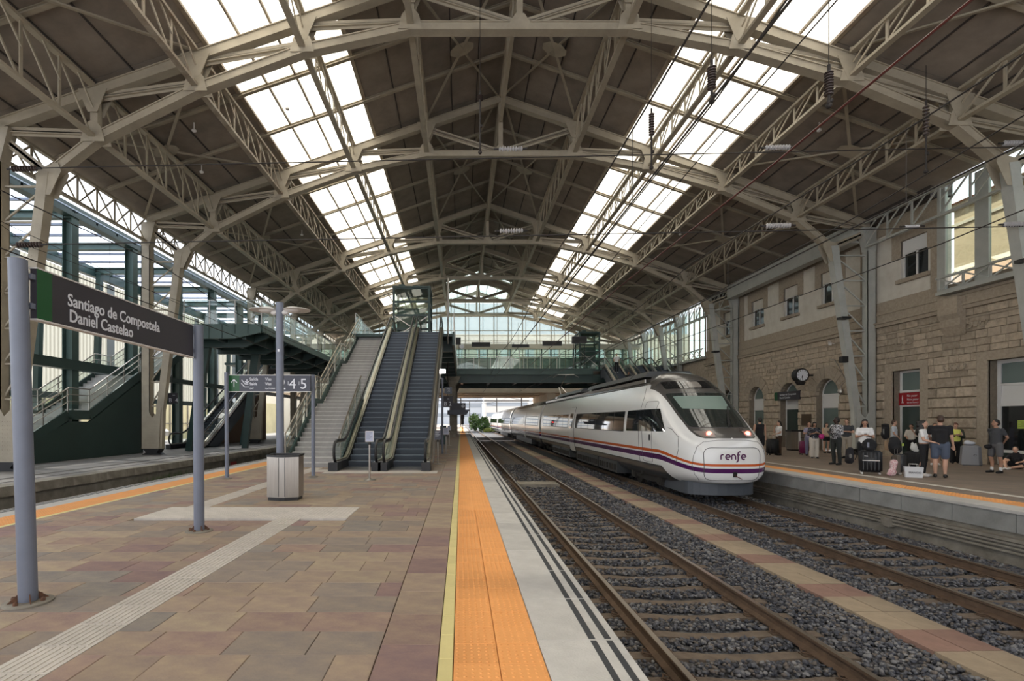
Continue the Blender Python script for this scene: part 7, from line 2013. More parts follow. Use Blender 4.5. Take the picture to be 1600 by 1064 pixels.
def person(loc, rz, H, label, skin='mid', hair='black', hairstyle='short', top=None, sleeves='short', bottom=None, legs='trousers', shoes=None, arms=('down', 'down'),
           head_tilt=0.0, head_turn=0.0, build=1.0, female=False, stance=0.10, socks=None, extra=None, top_len=0.93, lean=0.0, cat='person'):
    t = empty('person', loc, label, cat, rz=rz-math.atan2(loc[0], loc[1])); k = H/1.72; bw = build; sh = (0.165 if female else 0.185)*bw; hipw = 0.095*bw
    sk = SKIN[skin]
    V = lambda x, y, z: (x*k, y*k, z*k)
    foot = 0.02
    P = {}
    for s in (-1, 1):
        P[s] = dict(hip=(s*hipw, 0.0, .92), knee=(s*(stance+.005), -.015, .50), ank=(s*stance, .02, .085), sh=(s*sh, 0.01, 1.395))
        e, w_ = ARMS[arms[0 if s < 0 else 1]]; P[s]['el'] = (s*e[0]*(0.9+.1*bw)*(sh/.185)**.5, e[1], e[2]); P[s]['wr'] = (s*w_[0], w_[1], w_[2])
    seg = []; K = k
    r = lambda v: v*K
    tw = 1.0*bw
    # torso
    tor = [(.86, .155*tw, .62), (.95, .165*tw, .66), (1.06, (.135 if female else .15)*tw, .68), (1.20, .152*tw, .68), (1.32, .172*tw, .62), (1.40, .165*tw, .52), (1.44, .10*tw, .62)]
    for (z0, a, b), (z1, c, d) in zip(tor[:-1], tor[1:]): seg.append((V(0, 0, z0), r(a), V(0, 0, z1), r(c), (1, (b+d)/2)))
    seg.append((V(0, .012, 1.42), r(.062), V(0, -.012, 1.53), r(.052)))
    bl = []
    for s in (-1, 1):
        q_ = P[s]; seg += [(V(*q_['sh']), r(.052*bw), V(*q_['el']), r(.038*bw)), (V(*q_['el']), r(.037*bw), V(*q_['wr']), r(.024*bw))]
        seg += [(V(*q_['hip']), r(.088*bw), V(*q_['knee']), r(.056*bw)), (V(*q_['knee']), r(.054*bw), V(q_['ank'][0], q_['ank'][1]+.005, .34), r(.054*bw)), (V(q_['ank'][0], q_['ank'][1]+.005, .34), r(.052*bw), V(*q_['ank']), r(.034))]
        seg += [(V(q_['ank'][0], .03, .045), r(.036), V(q_['ank'][0]+s*.02, -.13, .032), r(.030))]
        # hand: palm, four unequal bent fingers, thumb from the side
        wr = Vector(q_['wr']); d = (wr-Vector(q_['el'])).normalized(); up = Vector((0, 0, 1)) if abs(d.z) < .8 else Vector((0, 1, 0)); sd = d.cross(up).normalized(); nn = sd.cross(d).normalized()
        curl = nn if nn.z < 0 or abs(d.z) > .8 else -nn
        for i, L in enumerate((.060, .070, .066, .050)):
            o_ = sd*(-.027+.018*i); b0 = wr+d*.035+o_*.6; b1 = wr+d*.085+o_
            seg.append((V(*(wr+o_*.5)), r(.015), V(*b1), r(.0125)))
            k1 = b1+(d*.8+curl*.5).normalized()*L*.55; k2 = k1+(d*.35+curl*.95).normalized()*L*.5
            seg += [(V(*b1), r(.0105), V(*k1), r(.0095)), (V(*k1), r(.0095), V(*k2), r(.0085))]
        th = wr+d*.03-sd*s*.022; seg += [(V(*th), r(.013), V(*(th+d*.035-sd*s*.028)), r(.0115)), (V(*(th+d*.035-sd*s*.028)), r(.0115), V(*(th+d*.062-sd*s*.022+curl*.012)), r(.0095))]
    # head in its own pose
    R = Matrix.Rotation(head_turn, 3, 'Z') @ Matrix.Rotation(head_tilt, 3, 'X'); hc = Vector((0, -.012, 1.505))
    def Hd(x, y, z): p = hc+R @ Vector((x, y, z)); return V(p.x, p.y, p.z)
    bl += [(Hd(0, .005, .125), r(.074), r(.090), r(.098)), (Hd(0, -.012, .065), r(.060), r(.072), r(.066)), (Hd(0, -.045, .035), r(.038), r(.036), r(.03)), (Hd(0, -.098, .085), r(.012), r(.016), r(.016)), (Hd(0, -.088, .105), r(.010), r(.014), r(.026))]
    for s in (-1, 1): bl.append((Hd(s*.076, .012, .095), r(.010), r(.018), r(.028)))
    body = mobj('body', tubes_mesh(seg, bl, 0.0115*K, 0.45), sk, t)
    q = MB()
    for s in (-1, 1): q = MB(); q.ball(Hd(s*.030, -.083, .113), r(.010), r(.008), r(.007), 8, 6); q.build('eye', 'black', t, local=True)
    q = MB(); q.ball(Hd(0, -.092, .050), r(.022), r(.008), r(.006), 8, 6); q.build('mouth', 'lips', t, local=True)
    # hair
    hb = [(Hd(0, .020, .145), r(.083), r(.092), r(.090)), (Hd(0, .045, .100), r(.078), r(.070), r(.085))]
    hs = []
    if hairstyle == 'long': hs += [(Hd(0, .07, .11), r(.085), Hd(0, .09, -.12), r(.075)), (Hd(.05, .03, .09), r(.045), Hd(.085, .02, -.10), r(.045)), (Hd(-.05, .03, .09), r(.045), Hd(-.085, .02, -.10), r(.045))]
    if hairstyle == 'curly': 
        hs += [(Hd(0, .07, .12), r(.095), Hd(0, .10, -.16), r(.12))]
        rg = random.Random(2); hb += [(Hd(rg.uniform(-.12, .12), rg.uniform(.0, .15), rg.uniform(-.22, .17)), r(.045)) for _ in range(34)]
    if hairstyle == 'bob': hs += [(Hd(s*.055, .02, .10), r(.045), Hd(s*.075, .01, .0), r(.04)) for s in (-1, 1)]+[(Hd(0, .06, .1), r(.08), Hd(0, .07, .0), r(.07))]
    if hairstyle == 'bun': hb += [(Hd(0, .13, .16), r(.045))]
    if hairstyle == 'tail': hs += [(Hd(0, .09, .14), r(.035), Hd(0, .15, .02), r(.03)), (Hd(0, .15, .02), r(.03), Hd(0, .13, -.12), r(.02))]
    hm = tubes_mesh(hs, hb, .014*K, .6)
    # cut the hair away from the face
    bmh = bmesh.new(); bmh.from_mesh(hm); no = Vector(Hd(0, -1, .12))-Vector(Hd(0, 0, .12)); no.normalize()
    Ri = R.inverted(); kill = []
    for v in bmh.verts:
        p = Ri @ (v.co/K-hc)
        if p.y < -.035 and p.z < .165: kill.append(v)
    bmesh.ops.delete(bmh, geom=kill, context='VERTS'); bmh.to_mesh(hm); bmh.free()
    mobj('hair', hm, HAIR[hair], t)
    # trousers / shorts / skirt
    if bottom:
        e = .010; segs = [(V(0, 0, .86), r(.165*tw), V(0, 0, 1.0), r(.168*tw), (1, .70)), (V(0, 0, .80), r(.12*tw), V(0, 0, .88), r(.165*tw), (1.1, .7))]
        for s in (-1, 1):
            q_ = P[s]
            if legs == 'shorts':
                kx = Vector(q_['hip']).lerp(Vector(q_['knee']), .80); segs += [(V(*q_['hip']), r(.105*bw), V(*kx), r(.088*bw))]
            elif legs == 'mini':
                kx = Vector(q_['hip']).lerp(Vector(q_['knee']), .42); segs += [(V(*q_['hip']), r(.10*bw), V(*kx), r(.088*bw))]
            else:
                w1, w2, w3 = {'trousers': (.070, .066, .056), 'slim': (.062, .058, .042), 'wide': (.085, .092, .098), 'wideblack': (.085, .09, .09)}[legs]
                segs += [(V(*q_['hip']), r(.102*bw), V(*q_['knee']), r(w1*bw)), (V(*q_['knee']), r(w1*bw), V(q_['ank'][0], .01, .30), r(w2*bw)), (V(q_['ank'][0], .01, .30), r(w2*bw), V(q_['ank'][0], .015, .10), r(w3))]
        mobj('shorts' if legs in ('shorts', 'mini') else 'trousers', tubes_mesh(segs, [], .015*K, .6), bottom, t)
    if top:
        e = .014; f = 1.10
        segs = [(V(0, 0, top_len), r(.170*tw), V(0, 0, 1.06), r(.162*tw), (1, .72)), (V(0, 0, 1.06), r(.162*tw), V(0, 0, 1.2), r(.168*tw), (1, .73)), (V(0, 0, 1.2), r(.168*tw), V(0, 0, 1.32), r(.185*tw), (1, .68)), (V(0, 0, 1.32), r(.185*tw), V(0, 0, 1.41), r(.172*tw), (1, .58)), (V(0, .004, 1.41), r(.165*tw), V(0, .004, 1.455), r(.085), (1, .68))]
        for s in (-1, 1):
            q_ = P[s]; a = Vector(q_['sh']); b = Vector(q_['el']); w_ = Vector(q_['wr'])
            if sleeves == 'short': segs.append((V(*a), r(.060*bw), V(*a.lerp(b, .62)), r(.052*bw)))
            elif sleeves == 'long': segs += [(V(*a), r(.066*bw), V(*b), r(.055*bw)), (V(*b), r(.055*bw), V(*b.lerp(w_, .85)), r(.042*bw))]
            elif sleeves == 'half': segs += [(V(*a), r(.066*bw), V(*b), r(.062*bw))]
            elif sleeves == 'none': segs += [(V(*a.lerp(Vector((0, 0, 1.38)), .3)), r(.062*bw), V(*a.lerp(Vector((0, 0, 1.38)), .2)), r(.058*bw))]
            if female: segs.append((V(s*.065, -.075, 1.26), r(.055), V(s*.06, -.07, 1.29), r(.05)))
        mobj('top', tubes_mesh(segs, [], .0145*K, .6), top, t)
    for s in (-1, 1):
        ax = P[s]['ank'][0]
        sm = [(V(ax, .045, .045), r(.043), V(ax+s*.02, -.14, .034), r(.038)), (V(ax, .035, .07), r(.042), V(ax, -.02, .062), r(.038))]
        mobj('shoe', tubes_mesh(sm, [], .012*K, .6), shoes or M['black'], t)
        if socks: mobj('sock', tubes_mesh([(V(ax, .015, .09), r(.042), V(ax, .012, .17), r(.045))], [], .012*K, .7), socks, t)
    return t, k, V

def pat(nm, c1, c2, scale, thr=.5):
    m_ = bpy.data.materials.new(nm); m_.use_nodes = True; n = m_.node_tree.nodes; l = m_.node_tree.links; b = n['Principled BSDF']; b.inputs['Roughness'].default_value = .9
    t_ = n.new('ShaderNodeTexCoord'); v = n.new('ShaderNodeTexNoise'); v.inputs['Scale'].default_value = scale; v.inputs['Detail'].default_value = 1; v.inputs['Distortion'].default_value = 1.5
    l.new(t_.outputs['Object'], v.inputs['Vector']); r_ = n.new('ShaderNodeValToRGB'); r_.color_ramp.interpolation = 'CONSTANT'
    r_.color_ramp.elements[0].color = (*c1, 1); r_.color_ramp.elements[1].color = (*c2, 1); r_.color_ramp.elements[1].position = thr; l.new(v.outputs['Fac'], r_.inputs[0]); l.new(r_.outputs[0], b.inputs['Base Color']); return m_
white = cloth((.72, .72, .72), 'white cotton'); black = cloth((.012, .012, .014), 'black cloth'); dgrey = cloth((.055, .058, .065), 'dark grey cloth')
blueg = cloth((.075, .095, .14), 'blue grey cloth'); lightb = cloth((.55, .60, .66), 'pale blue cotton'); beige = cloth((.36, .32, .27), 'beige cloth'); cream = cloth((.62, .58, .52), 'cream linen')
yellow = cloth((.66, .68, .16), 'pale yellow top'); olive = cloth((.045, .052, .036), 'dark olive knit'); greyc = cloth((.11, .11, .115), 'grey shorts cloth'); brownc = cloth((.055, .032, .02), 'dark brown cloth')
def ground(u, v):       # survey of the right platform: bearing and depression -> place on its sloping floor
    X = 15.0
    for _ in range(20): z = RF(X); Y = (EYE-z)*800/(v-657); X = U(u, Y)
    return (X, Y, RF(X))
def face(deg): return math.radians(deg)     # 0 = turned to the near end of the hall, where the photographer stands
def off(P, r, f, z): a = math.atan2(P[0], P[1]); return (P[0]+r*math.cos(a)+f*math.sin(a), P[1]-r*math.sin(a)+f*math.cos(a), P[2]+z)
shw = M['lamp_white']
P1 = ground(1351, 737)
person(P1, face(5), 1.68, 'woman in white top and black trousers reading her phone behind a tall black suitcase', 'mid', 'black', 'long', white, 'short', black, 'trousers', arms=('phone', 'phone'), head_tilt=.35, female=True, shoes=shw)
P2 = ground(1469, 746)
person(P2, face(178), 1.80, 'man with short beard seen from behind in black T-shirt and blue grey shorts', 'light', 'brown', 'short', black, 'short', blueg, 'shorts', arms=('side', 'fwd'), build=1.07, head_turn=.3, shoes=M['black'])
P3 = ground(1443, 744)
person(P3, face(75), 1.66, 'woman with long curly black hair in white crop top and black leggings', 'light', 'black', 'curly', white, 'short', black, 'slim', arms=('fwd', 'fwd'), female=True, top_len=1.03, shoes=shw)
P4 = ground(1556, 739)
person(P4, face(-40), 1.74, 'man in dark grey T-shirt and grey shorts with white socks, hands behind back', 'mid', 'black', 'short', dgrey, 'short', greyc, 'shorts', arms=('behind', 'behind'), socks=white, stance=.13, build=1.0, head_turn=-.4)
P5 = ground(1493, 724)
person(P5, face(15), 1.66, 'woman in yellow top and dark olive cardigan leaning beside the grey plastic bin', 'light', 'auburn', 'bun', yellow, 'none', black, 'wide', arms=('phone', 'phone1'), head_tilt=.4, female=True)
P6 = ground(1397, 717)
person(P6, face(80), 1.76, 'man in pale blue polo and black shorts carrying a large black backpack', 'light', 'brown', 'short', lightb, 'short', black, 'shorts', arms=('bag', 'down'), head_turn=.2)
P7 = ground(1424, 716)
person(P7, face(-5), 1.60, 'woman in a cream blouse standing behind the pile of luggage', 'mid', 'black', 'bun', cream, 'half', black, 'trousers', arms=('fwd', 'chin'), female=True, head_turn=-.2, head_tilt=.1)
P8 = ground(1307, 726)
person(P8, face(-45), 1.78, 'man in a black and white patterned shirt and dark trousers', 'dark', 'black', 'short', pat('black white print', (.02, .02, .025), (.55, .56, .6), 16), 'long', cloth((.03, .035, .035), 'charcoal trousers'), 'trousers', arms=('phone', 'phone'), head_turn=-.4, stance=.12)
P9 = ground(1323, 716)
person(P9, face(-15), 1.78, 'man in dark grey T-shirt with crossed arms behind the patterned shirt man', 'light', 'brown', 'short', dgrey, 'short', beige, 'trousers', arms=('crossed', 'crossed'), build=1.08)
P10 = ground(1272, 716)
person(P10, face(20), 1.62, 'woman in dark floral blouse and wide cream trousers with a pink bag', 'mid', 'black', 'bob', pat('dark floral', (.014, .016, .025), (.38, .38, .42), 22, .62), 'half', cream, 'wide', arms=('phone', 'phone1'), head_tilt=.35, female=True, build=1.1)
P11 = ground(1291, 708)
person(P11, face(30), 1.62, 'woman in beige tank top and black shorts behind the patterned shirt man', 'light', 'black', 'bob', cloth((.50, .40, .30), 'beige tank'), 'none', black, 'mini', arms=('fwd', 'phone'), female=True, head_tilt=.2)
P12 = ground(1217, 711)
person(P12, face(-60), 1.66, 'woman in white T-shirt and brown trousers beside a black suitcase near the train nose', 'light', 'black', 'tail', white, 'short', brownc, 'trousers', arms=('chin', 'fwd'), female=True)
P13 = ground(1264, 712)
person(P13, face(10), 1.62, 'person in a lilac top partly hidden behind the floral blouse woman', 'light', 'auburn', 'bob', cloth((.35, .33, .45), 'lilac cotton'), 'short', cloth((.2, .2, .3), 'slate skirt'), 'trousers', arms=('phone', 'down'), female=True)
P14 = ground(1187, 716)
person(P14, face(200), 1.76, 'person in a black sleeveless top partly hidden by the train nose', 'light', 'black', 'short', black, 'none', black, 'shorts', arms=('side', 'side'))
P16 = ground(1461, 727)
person(P16, face(5), 1.62, 'woman in a white top mostly hidden behind the couple', 'mid', 'brown', 'bob', white, 'short', greyc, 'mini', arms=('down', 'fwd'), female=True, shoes=shw)
# people riding down the escalator to the right platform
def on_esc(y, cx=14.75): yl = 36.2+1.75; return (cx, y, RF(cx)+(y-yl)*math.tan(math.radians(30))+.2)
def snap(y, z0=RF(14.75)): yl = 36.2+1.75; k = round((y-yl)/0.3464); return (14.75, yl+k*.3464+.16, z0+k*.2+.2)
person(snap(48.4), face(0), 1.80, 'man in white T-shirt and black trousers near the top of the right escalator', 'mid', 'black', 'short', white, 'short', black, 'trousers', arms=('rail', 'down'), shoes=shw)
person(snap(44.9), face(10), 1.76, 'person in dark clothes lower down the right escalator', 'mid', 'black', 'short', black, 'long', black, 'trousers', arms=('fwd', 'rail'), head_tilt=.3)
# person lying on the ground by the door
lp_ = ground(1588, 733); t = empty('person', lp_, 'person in black clothes sitting slumped on the ground by the glass door', 'person', rz=face(-60))
seg = [((0, .15, .12), .14, (0, .05, .38), .155), ((0, .05, .38), .15, (0, -.02, .52), .10), ((-.1, .12, .12), .085, (-.22, -.32, .30), .06), ((-.22, -.32, .30), .056, (-.12, -.62, .07), .038), ((.1, .12, .12), .085, (.20, -.32, .13), .06), ((.20, -.32, .13), .055, (-.02, -.60, .07), .038),
       ((-.16, .02, .50), .05, (-.24, -.20, .34), .037), ((-.24, -.20, .34), .036, (-.12, -.36, .36), .025), ((.16, .02, .50), .05, (.24, -.18, .30), .037), ((.24, -.18, .30), .036, (.10, -.34, .26), .025), ((0, -.02, .55), .055, (0, -.07, .62), .05)]
for cx_ in (-.12, .10):
    for i in range(4): seg.append(((cx_-.03+.02*i, -.37, .34 if cx_ < 0 else .25), .012, (cx_-.03+.02*i, -.44+.01*i, .31 if cx_ < 0 else .22), .010))
    seg.append(((cx_+.03, -.35, .34 if cx_ < 0 else .25), .012, (cx_+.06, -.40, .34 if cx_ < 0 else .25), .010))
mobj('body', tubes_mesh(seg, [((0, -.09, .72), .075, .09, .10), ((0, -.12, .66), .058, .06, .06), ((0, -.185, .70), .012, .016, .018)], .012, .5), SKIN['light'], t)
mobj('hair', tubes_mesh([], [((0, -.06, .75), .084, .09, .09)], .014, .6), HAIR['black'], t)
mobj('top', tubes_mesh([((0, .15, .12), .155, (0, .05, .38), .17), ((0, .05, .38), .165, (0, -.02, .52), .115), ((-.16, .02, .50), .065, (-.22, -.14, .38), .055), ((.16, .02, .50), .065, (.22, -.12, .36), .055)], [], .015, .6), black, t)
mobj('shorts', tubes_mesh([((-.1, .12, .12), .10, (-.19, -.22, .26), .078), ((.1, .12, .12), .10, (.18, -.22, .13), .078)], [], .015, .6), black, t)
for x_, y_ in ((-.13, -.66), (-.03, -.64)): mobj('shoe', tubes_mesh([((x_, y_+.06, .05), .045, (x_-.02, y_-.12, .04), .038)], [], .012, .6), shw, t)

# phones
def phone(P, k, rz, label):
    rz -= math.atan2(P[0], P[1])
    q = MB(); q.box(-.035, .035, -.005, .005, -.06, .06); o = q.build('phone', 'black', None, local=True); o.rotation_euler = (-.9, 0, rz)
    c, s_ = math.cos(rz), math.sin(rz); x, y = 0, -.31*k; o.location = (P[0]+x*c-y*s_, P[1]+x*s_+y*c, P[2]+1.215*k); tag(o, label, 'phone')
phone(P1, .98, face(5), 'black phone held by the woman behind the tall black suitcase')
phone(P5, .96, face(15), 'black phone held by the woman in the yellow top')
phone(P10, .94, face(20), 'black phone held by the woman in the floral blouse')
phone(P8, 1.03, face(-45), 'phone held by the man in the patterned shirt')

# ================================================================ LUGGAGE AND FITTINGS ON THE RIGHT PLATFORM
def suitcase(P, dx, dy, w_, d_, h, mt, label, rz=0.0, stripe=None, wheelm='lamp_white', handle=True):
    t = empty('suitcase', (P[0]+dx, P[1]+dy, RF(P[0]+dx)), label, 'suitcase', rz=rz)
    b = bmesh.new(); bmesh.ops.create_cube(b, size=1); 
    for v in b.verts: v.co = Vector((v.co.x*w_, v.co.y*d_, v.co.z*(h-.07)+(h-.07)/2+.07))
    bmesh.ops.bevel(b, geom=b.edges[:]+b.verts[:], offset=.045, segments=3, affect='EDGES'); me = bpy.data.meshes.new('shell'); b.to_mesh(me); b.free()
    for p in me.polygons: p.use_smooth = True
    mobj('shell', me, mt, t)
    for i in range(5): q = MB(); x = -w_/2+w_*(i+1)/6; q.box(x-.012, x+.012, -d_/2-.006, -d_/2+.01, .14, h-.06); q.build('rib', mt, t, local=True)
    q = MB(); q.box(-w_/2-.003, w_/2+.003, -.012, .012, .10, h-.03); q.build('zip_band', 'gasket', t, local=True)
    if stripe is not None: q = MB(); q.box(-w_*.38, w_*.38, -d_/2-.012, -d_/2, h*stripe, h*stripe+.02); q.build('metal_bar', 'inox', t, local=True); q = MB(); q.box(-w_*.30, -w_*.14, -d_/2-.010, -d_/2, h*.76, h*.79); q.build('badge', 'lamp_white', t, local=True)
    for sx_ in (-1, 1):
        for sy_ in (-1, 1): q = MB(); q.lathe([(.028, -.02), (.032, -.012), (.032, .012), (.028, .02)], (sx_*(w_/2-.06), sy_*(d_/2-.05), .032), 12, 'x'); q.build('wheel', wheelm, t, local=True)
    if handle:
        for x in (-w_*.22, w_*.22): q = MB(); q.tube((x, d_/2-.05, h-.03), (x, d_/2-.05, h+.16), .008, 6); q.build('handle_rod', 'inox', t, local=True)
        q = MB(); q.beam((-w_*.26, d_/2-.05, h+.17), (w_*.26, d_/2-.05, h+.17), .03, .025); q.build('handle_grip', 'black', t, local=True)
    return t
def soft(segs, balls, name, mt, loc, label, cat, rz=0, vox=.014, extra=None):
    t = empty(name, loc, label, cat, rz=rz); mobj('bag_body', tubes_mesh(segs, balls, vox, .6), mt, t)
    return t
c1 = ground(1360, 741)
suitcase(c1, 0, 0, .55, .28, .72, rz=-.55, mt=mat('black case shell', (.014, .015, .018), .4), label='tall black hard shell suitcase with a silver bar in front of the woman in white', stripe=.58)
bp = soft([], [((0, 0, .19), .19, .12, .19), ((0, -.07, .12), .15, .08, .12), ((0, .02, .32), .11, .08, .07)], 'backpack', black, (c1[0]-.02, c1[1]+.02, c1[2]+.70), 'black rounded backpack lying on the tall black suitcase', 'backpack', rz=-.6)
q = MB(); q.box(-.06, -.01, -.165, -.13, .12, .27); q.build('grey_patch', 'pole', bp, local=True)
q = MB(); q.path([(-.05, -.06, .36), (-.07, -.05, .44), (.07, -.05, .44), (.05, -.06, .36)], .012, 6); q.build('carry_loop', 'black', bp, local=True)
c2 = ground(1405, 741)
suitcase(c2, 0, 0, .40, .26, .62, mat('charcoal case', (.045, .047, .052), .4), 'small charcoal suitcase with a silver side at the front of the luggage pile', rz=.5, stripe=None)
q = MB(); q.box(c2[0]-.26, c2[0]-.15, c2[1]-.22, c2[1]-.06, c2[2]+.06, c2[2]+.60); tag(q.build('silver_case_front', 'inox', None), 'silver grey front shell strapped to the small charcoal suitcase', 'case')
c3 = ground(1432, 733)
suitcase(c3, 0, .1, .55, .30, .60, mat('black soft case', (.012, .012, .014), .8), 'black fabric suitcase behind the small charcoal one', handle=False, wheelm='black')
b3 = soft([], [((0, 0, .28), .19, .13, .28), ((.0, -.08, .18), .15, .08, .14), ((0, .03, .48), .14, .10, .09)], 'backpack', cloth((.018, .018, .02), 'black nylon'), (c2[0]+.12, c2[1]+.30, c2[2]+.58), 'tall black backpack standing on the luggage pile', 'backpack')
q = MB(); q.box(.10, .15, -.16, -.13, .28, .36); q.build('green_badge', 'notice', b3, local=True)
b4 = soft([], [((0, 0, .15), .13, .06, .12), ((.07, 0, .05), .10, .05, .07), ((-.05, 0, .26), .05, .04, .08), ((.06, 0, .24), .04, .03, .07)], 'plastic_bag', mat('white plastic bag', (.66, .67, .64), .4), (c3[0]-.02, c3[1]+.08, c3[2]+.595), 'white plastic bag with a green mark hanging on the luggage pile', 'bag')
c4 = ground(1427, 746)
sb = empty('shopping_bag', c4, 'white paper shopping bag with dark lettering standing in front of the luggage', 'bag', rz=-.5)
q = MB(); q.add([(-.19, -.07, 0), (.19, -.07, 0), (.19, .07, 0), (-.19, .07, 0), (-.21, -.08, .31), (.22, -.06, .30), (.22, .07, .30), (-.21, .07, .31)], [(0,3,2,1),(0,1,5,4),(1,2,6,5),(2,3,7,6),(3,0,4,7)]); q.build('bag_body', cloth((.60, .61, .63), 'white paper'), sb, local=True)
q = MB(); 
ltr = text('MANGO', .075, (-.12, -.0775, .12), (1, 0, 0), (0, 0, 1), 'signdark', 'lettering', None); ltr.parent = sb
for yy in (-.07, .06): q = MB(); q.path([(-.10, yy, .29), (-.09, yy, .39), (.09, yy, .39), (.10, yy, .29)], .006, 5); q.build('bag_handle', 'lamp_white', sb, local=True)
c5 = ground(1394, 744); pk = soft([((0, 0, .05), .05, (.05, 0, .40), .10)], [((0, 0, .12), .12, .08, .12), ((-.05, 0, .07), .10, .07, .07)], 'pink_bag', pat('pink check', (.55, .28, .30), (.66, .56, .55), 30), c5, 'pale pink patterned cloth bag slumped at the left of the luggage', 'bag')
# paper bag and backpack of the man in the polo
kb = empty('paper_bag', off(P6, -.16, -.22, .40), 'brown paper bag carried by the man with the large backpack', 'bag')
q = MB(); q.add([(-.17, -.07, 0), (.17, -.07, 0), (.17, .07, 0), (-.17, .07, 0), (-.18, -.07, .42), (.18, -.07, .42), (.18, .07, .42), (-.18, .07, .42)], [(0,3,2,1),(0,1,5,4),(1,2,6,5),(2,3,7,6),(3,0,4,7)]); q.build('bag_body', cloth((.34, .24, .16), 'brown kraft paper'), kb, local=True)
for yy in (-.06, .06): q = MB(); q.path([(-.07, yy, .41), (-.06, yy, .54), (.06, yy, .54), (.07, yy, .41)], .006, 5); q.build('bag_handle', cloth((.3, .2, .13), 'twine'), kb, local=True)
b6 = soft([((0, 0, .1), .15, (0, 0, .5), .15)], [((-.02, 0, .62), .15, .14, .08), ((-.08, 0, .2), .12, .12, .16)], 'backpack', black, off(P6, -.30, .04, .92), 'large black backpack on the back of the man in the pale blue polo', 'backpack')
q = MB(); q.box(-.165, -.14, -.10, -.05, .2, .45); q.build('strap', 'concrete_g', b6, local=True)
# black backpack on the floor, suitcases by others
c7 = ground(1327, 724); b7 = soft([((0, 0, .12), .15, (.03, .02, .48), .13)], [((-.05, -.06, .2), .14, .12, .16), ((.04, 0, .55), .11, .10, .08)], 'backpack', cloth((.03, .03, .038), 'dark trekking nylon'), c7, 'black and grey trekking backpack standing on the ground beside the patterned shirt man', 'backpack')
q = MB(); q.path([(.16, -.08, .15), (.22, -.1, .3), (.18, -.06, .48)], .015, 6); q.build('strap', 'black', b7, local=True)
q = MB(); q.ball((-.08, -.17, .30), .06, .03, .09, 8, 6); q.build('grey_pocket', 'concrete_g', b7, local=True)
c8 = ground(1207, 711); suitcase(c8, 0, 0, .50, .30, .78, mat('matt black case', (.012, .012, .013), .6), 'black suitcase of the woman in white T-shirt near the train nose', wheelm='black')
c9 = ground(1261, 711); suitcase(c9, 0, .25, .38, .26, .68, mat('magenta case', (.22, .02, .10), .4), 'magenta suitcase half hidden behind the wide cream trousers', wheelm='black')
pp = off(P10, .27, -.1, .98); q = MB(); q.ball(pp, .12, .07, .12, 16, 10); pb = tag(q.build('shoulder_bag', mat('hot pink leather', (.50, .02, .20), .45), smooth=True), 'round hot pink shoulder bag of the woman in the floral blouse', 'bag')
q = MB(); q.path([off(P10, .26, -.1, 1.08), off(P10, .14, -.12, 1.34), off(P10, .10, .05, 1.36)], .007, 5); q.build('bag_strap', 'black', pb)
q = MB(); q.ball(off(P4, -.18, -.10, .86), .12, .07, .075, 12, 8); tag(q.build('belt_bag', black, smooth=True), 'small black belt bag at the hip of the man in white socks', 'bag')
# cardigan of the yellow top woman
kk = .965; cg = [((s*.19*kk, .02, 1.40*kk), .070, (s*.25*kk, -.02, 1.13*kk), .062) for s in (-1, 1)]+[((s*.25*kk, -.02, 1.13*kk), .058, (s*.10*kk, -.20, 1.17*kk), .045) for s in (-1, 1)]+[((s*.13*kk, .05, 1.36*kk), .075, (s*.17*kk, .06, .62*kk), .085) for s in (-1, 1)]+[((0, .09, 1.34*kk), .085, (0, .11, .62*kk), .10)]
o = mobj('cardigan', tubes_mesh(cg, [], .015, .6), olive, None); o.location = P5; o.rotation_euler = (0, 0, face(15)-math.atan2(P5[0], P5[1])); tag(o, 'long dark olive cardigan worn over the yellow top', 'cardigan')
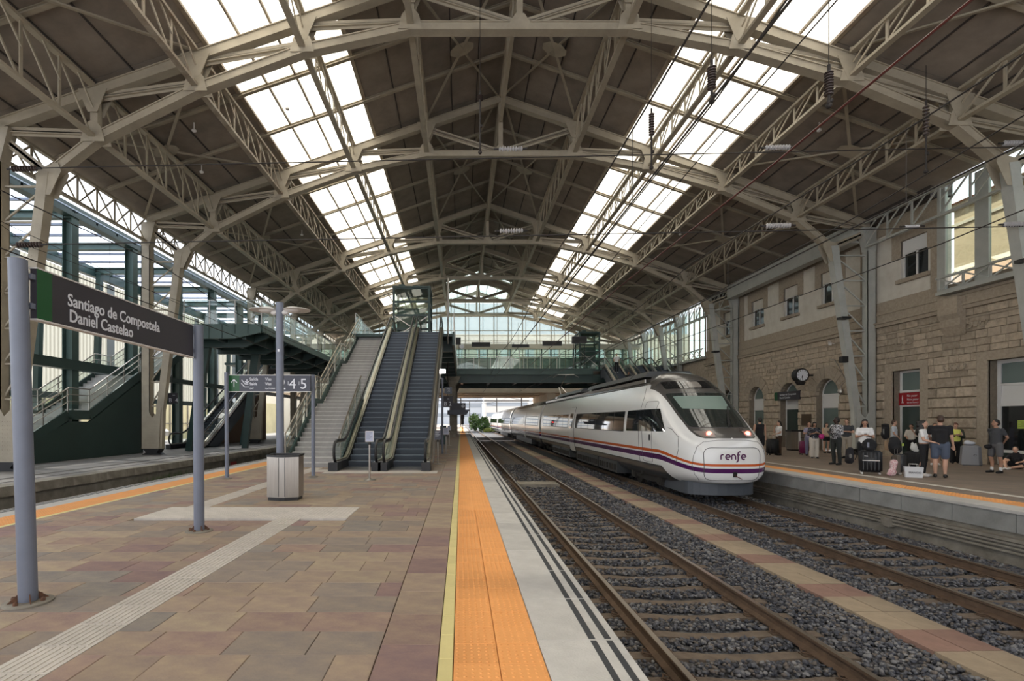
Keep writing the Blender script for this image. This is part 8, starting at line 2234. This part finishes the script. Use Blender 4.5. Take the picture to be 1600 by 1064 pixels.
# bins
b = ground(1515, 727)
b = (b[0]+.05, b[1], b[2]); gb = empty('litter_bin', b, 'grey plastic bin with a cut corner and a recycling mark under a white bag', 'bin', rz=-.6); gb.scale = (.72, .72, .66)
w2 = .42; pl = [(-w2, -.25), (-.05, -.38), (.25, -.38), (w2, -.2), (w2, .3), (-w2, .3)]
q = MB(); n = 6; q.add([(x*1.0, y, .05) for x, y in pl]+[(x*.88, y*.88, 1.10) for x, y in pl]+[(x*.6, y*.6, 1.20) for x, y in pl], [(i, (i+1) % n, n+(i+1) % n, n+i) for i in range(n)]+[(n+i, n+(i+1) % n, 2*n+(i+1) % n, 2*n+i) for i in range(n)]+[tuple(range(2*n, 3*n))]); q.build('body', mat('grey plastic', (.21, .215, .235), .5), gb, local=True)
q = MB(); q.box(-w2+.04, w2-.04, -.3, .26, 0, .05); q.build('plinth', 'rubber', gb, local=True)
for i in range(3): a = i*2*PI/3; q = MB(); q.beam((.10+.06*math.cos(a), -.368, .62+.06*math.sin(a)), (.10+.06*math.cos(a+1.5), -.368, .62+.06*math.sin(a+1.5)), .02, .03, (0, 1, 0)); q.build('recycling_arrow', 'signdark', gb, local=True)
soft([], [((0, 0, .08), .20, .15, .08), ((-.08, 0, .13), .10, .1, .07)], 'plastic_bag', mat('pale crumpled plastic', (.52, .55, .62), .4), (b[0]-.05, b[1], b[2]+.785), 'pale crumpled bag lying on top of the grey plastic bin', 'bag')
q = MB(); b = ground(1249, 704)
sb2 = empty('litter_bin', b, 'wide stainless bin with a black lid against the wall by the middle arch', 'bin')
q = MB(); q.box(-.62, .30, -.25, .25, .08, 1.12); q.build('body', 'inox', sb2, local=True)
q = MB(); q.box(-.22, -.10, -.258, -.25, .1, 1.1); q.build('white_band', 'lamp_white', sb2, local=True)
q = MB(); q.box(.30, .64, -.25, .25, .08, 1.12); q.build('side_panel', 'green', sb2, local=True)
q = MB(); q.box(-.64, .66, -.27, .27, 1.12, 1.2); q.box(-.6, .6, -.22, .22, 0, .08); q.build('lid', 'rubber', sb2, local=True)
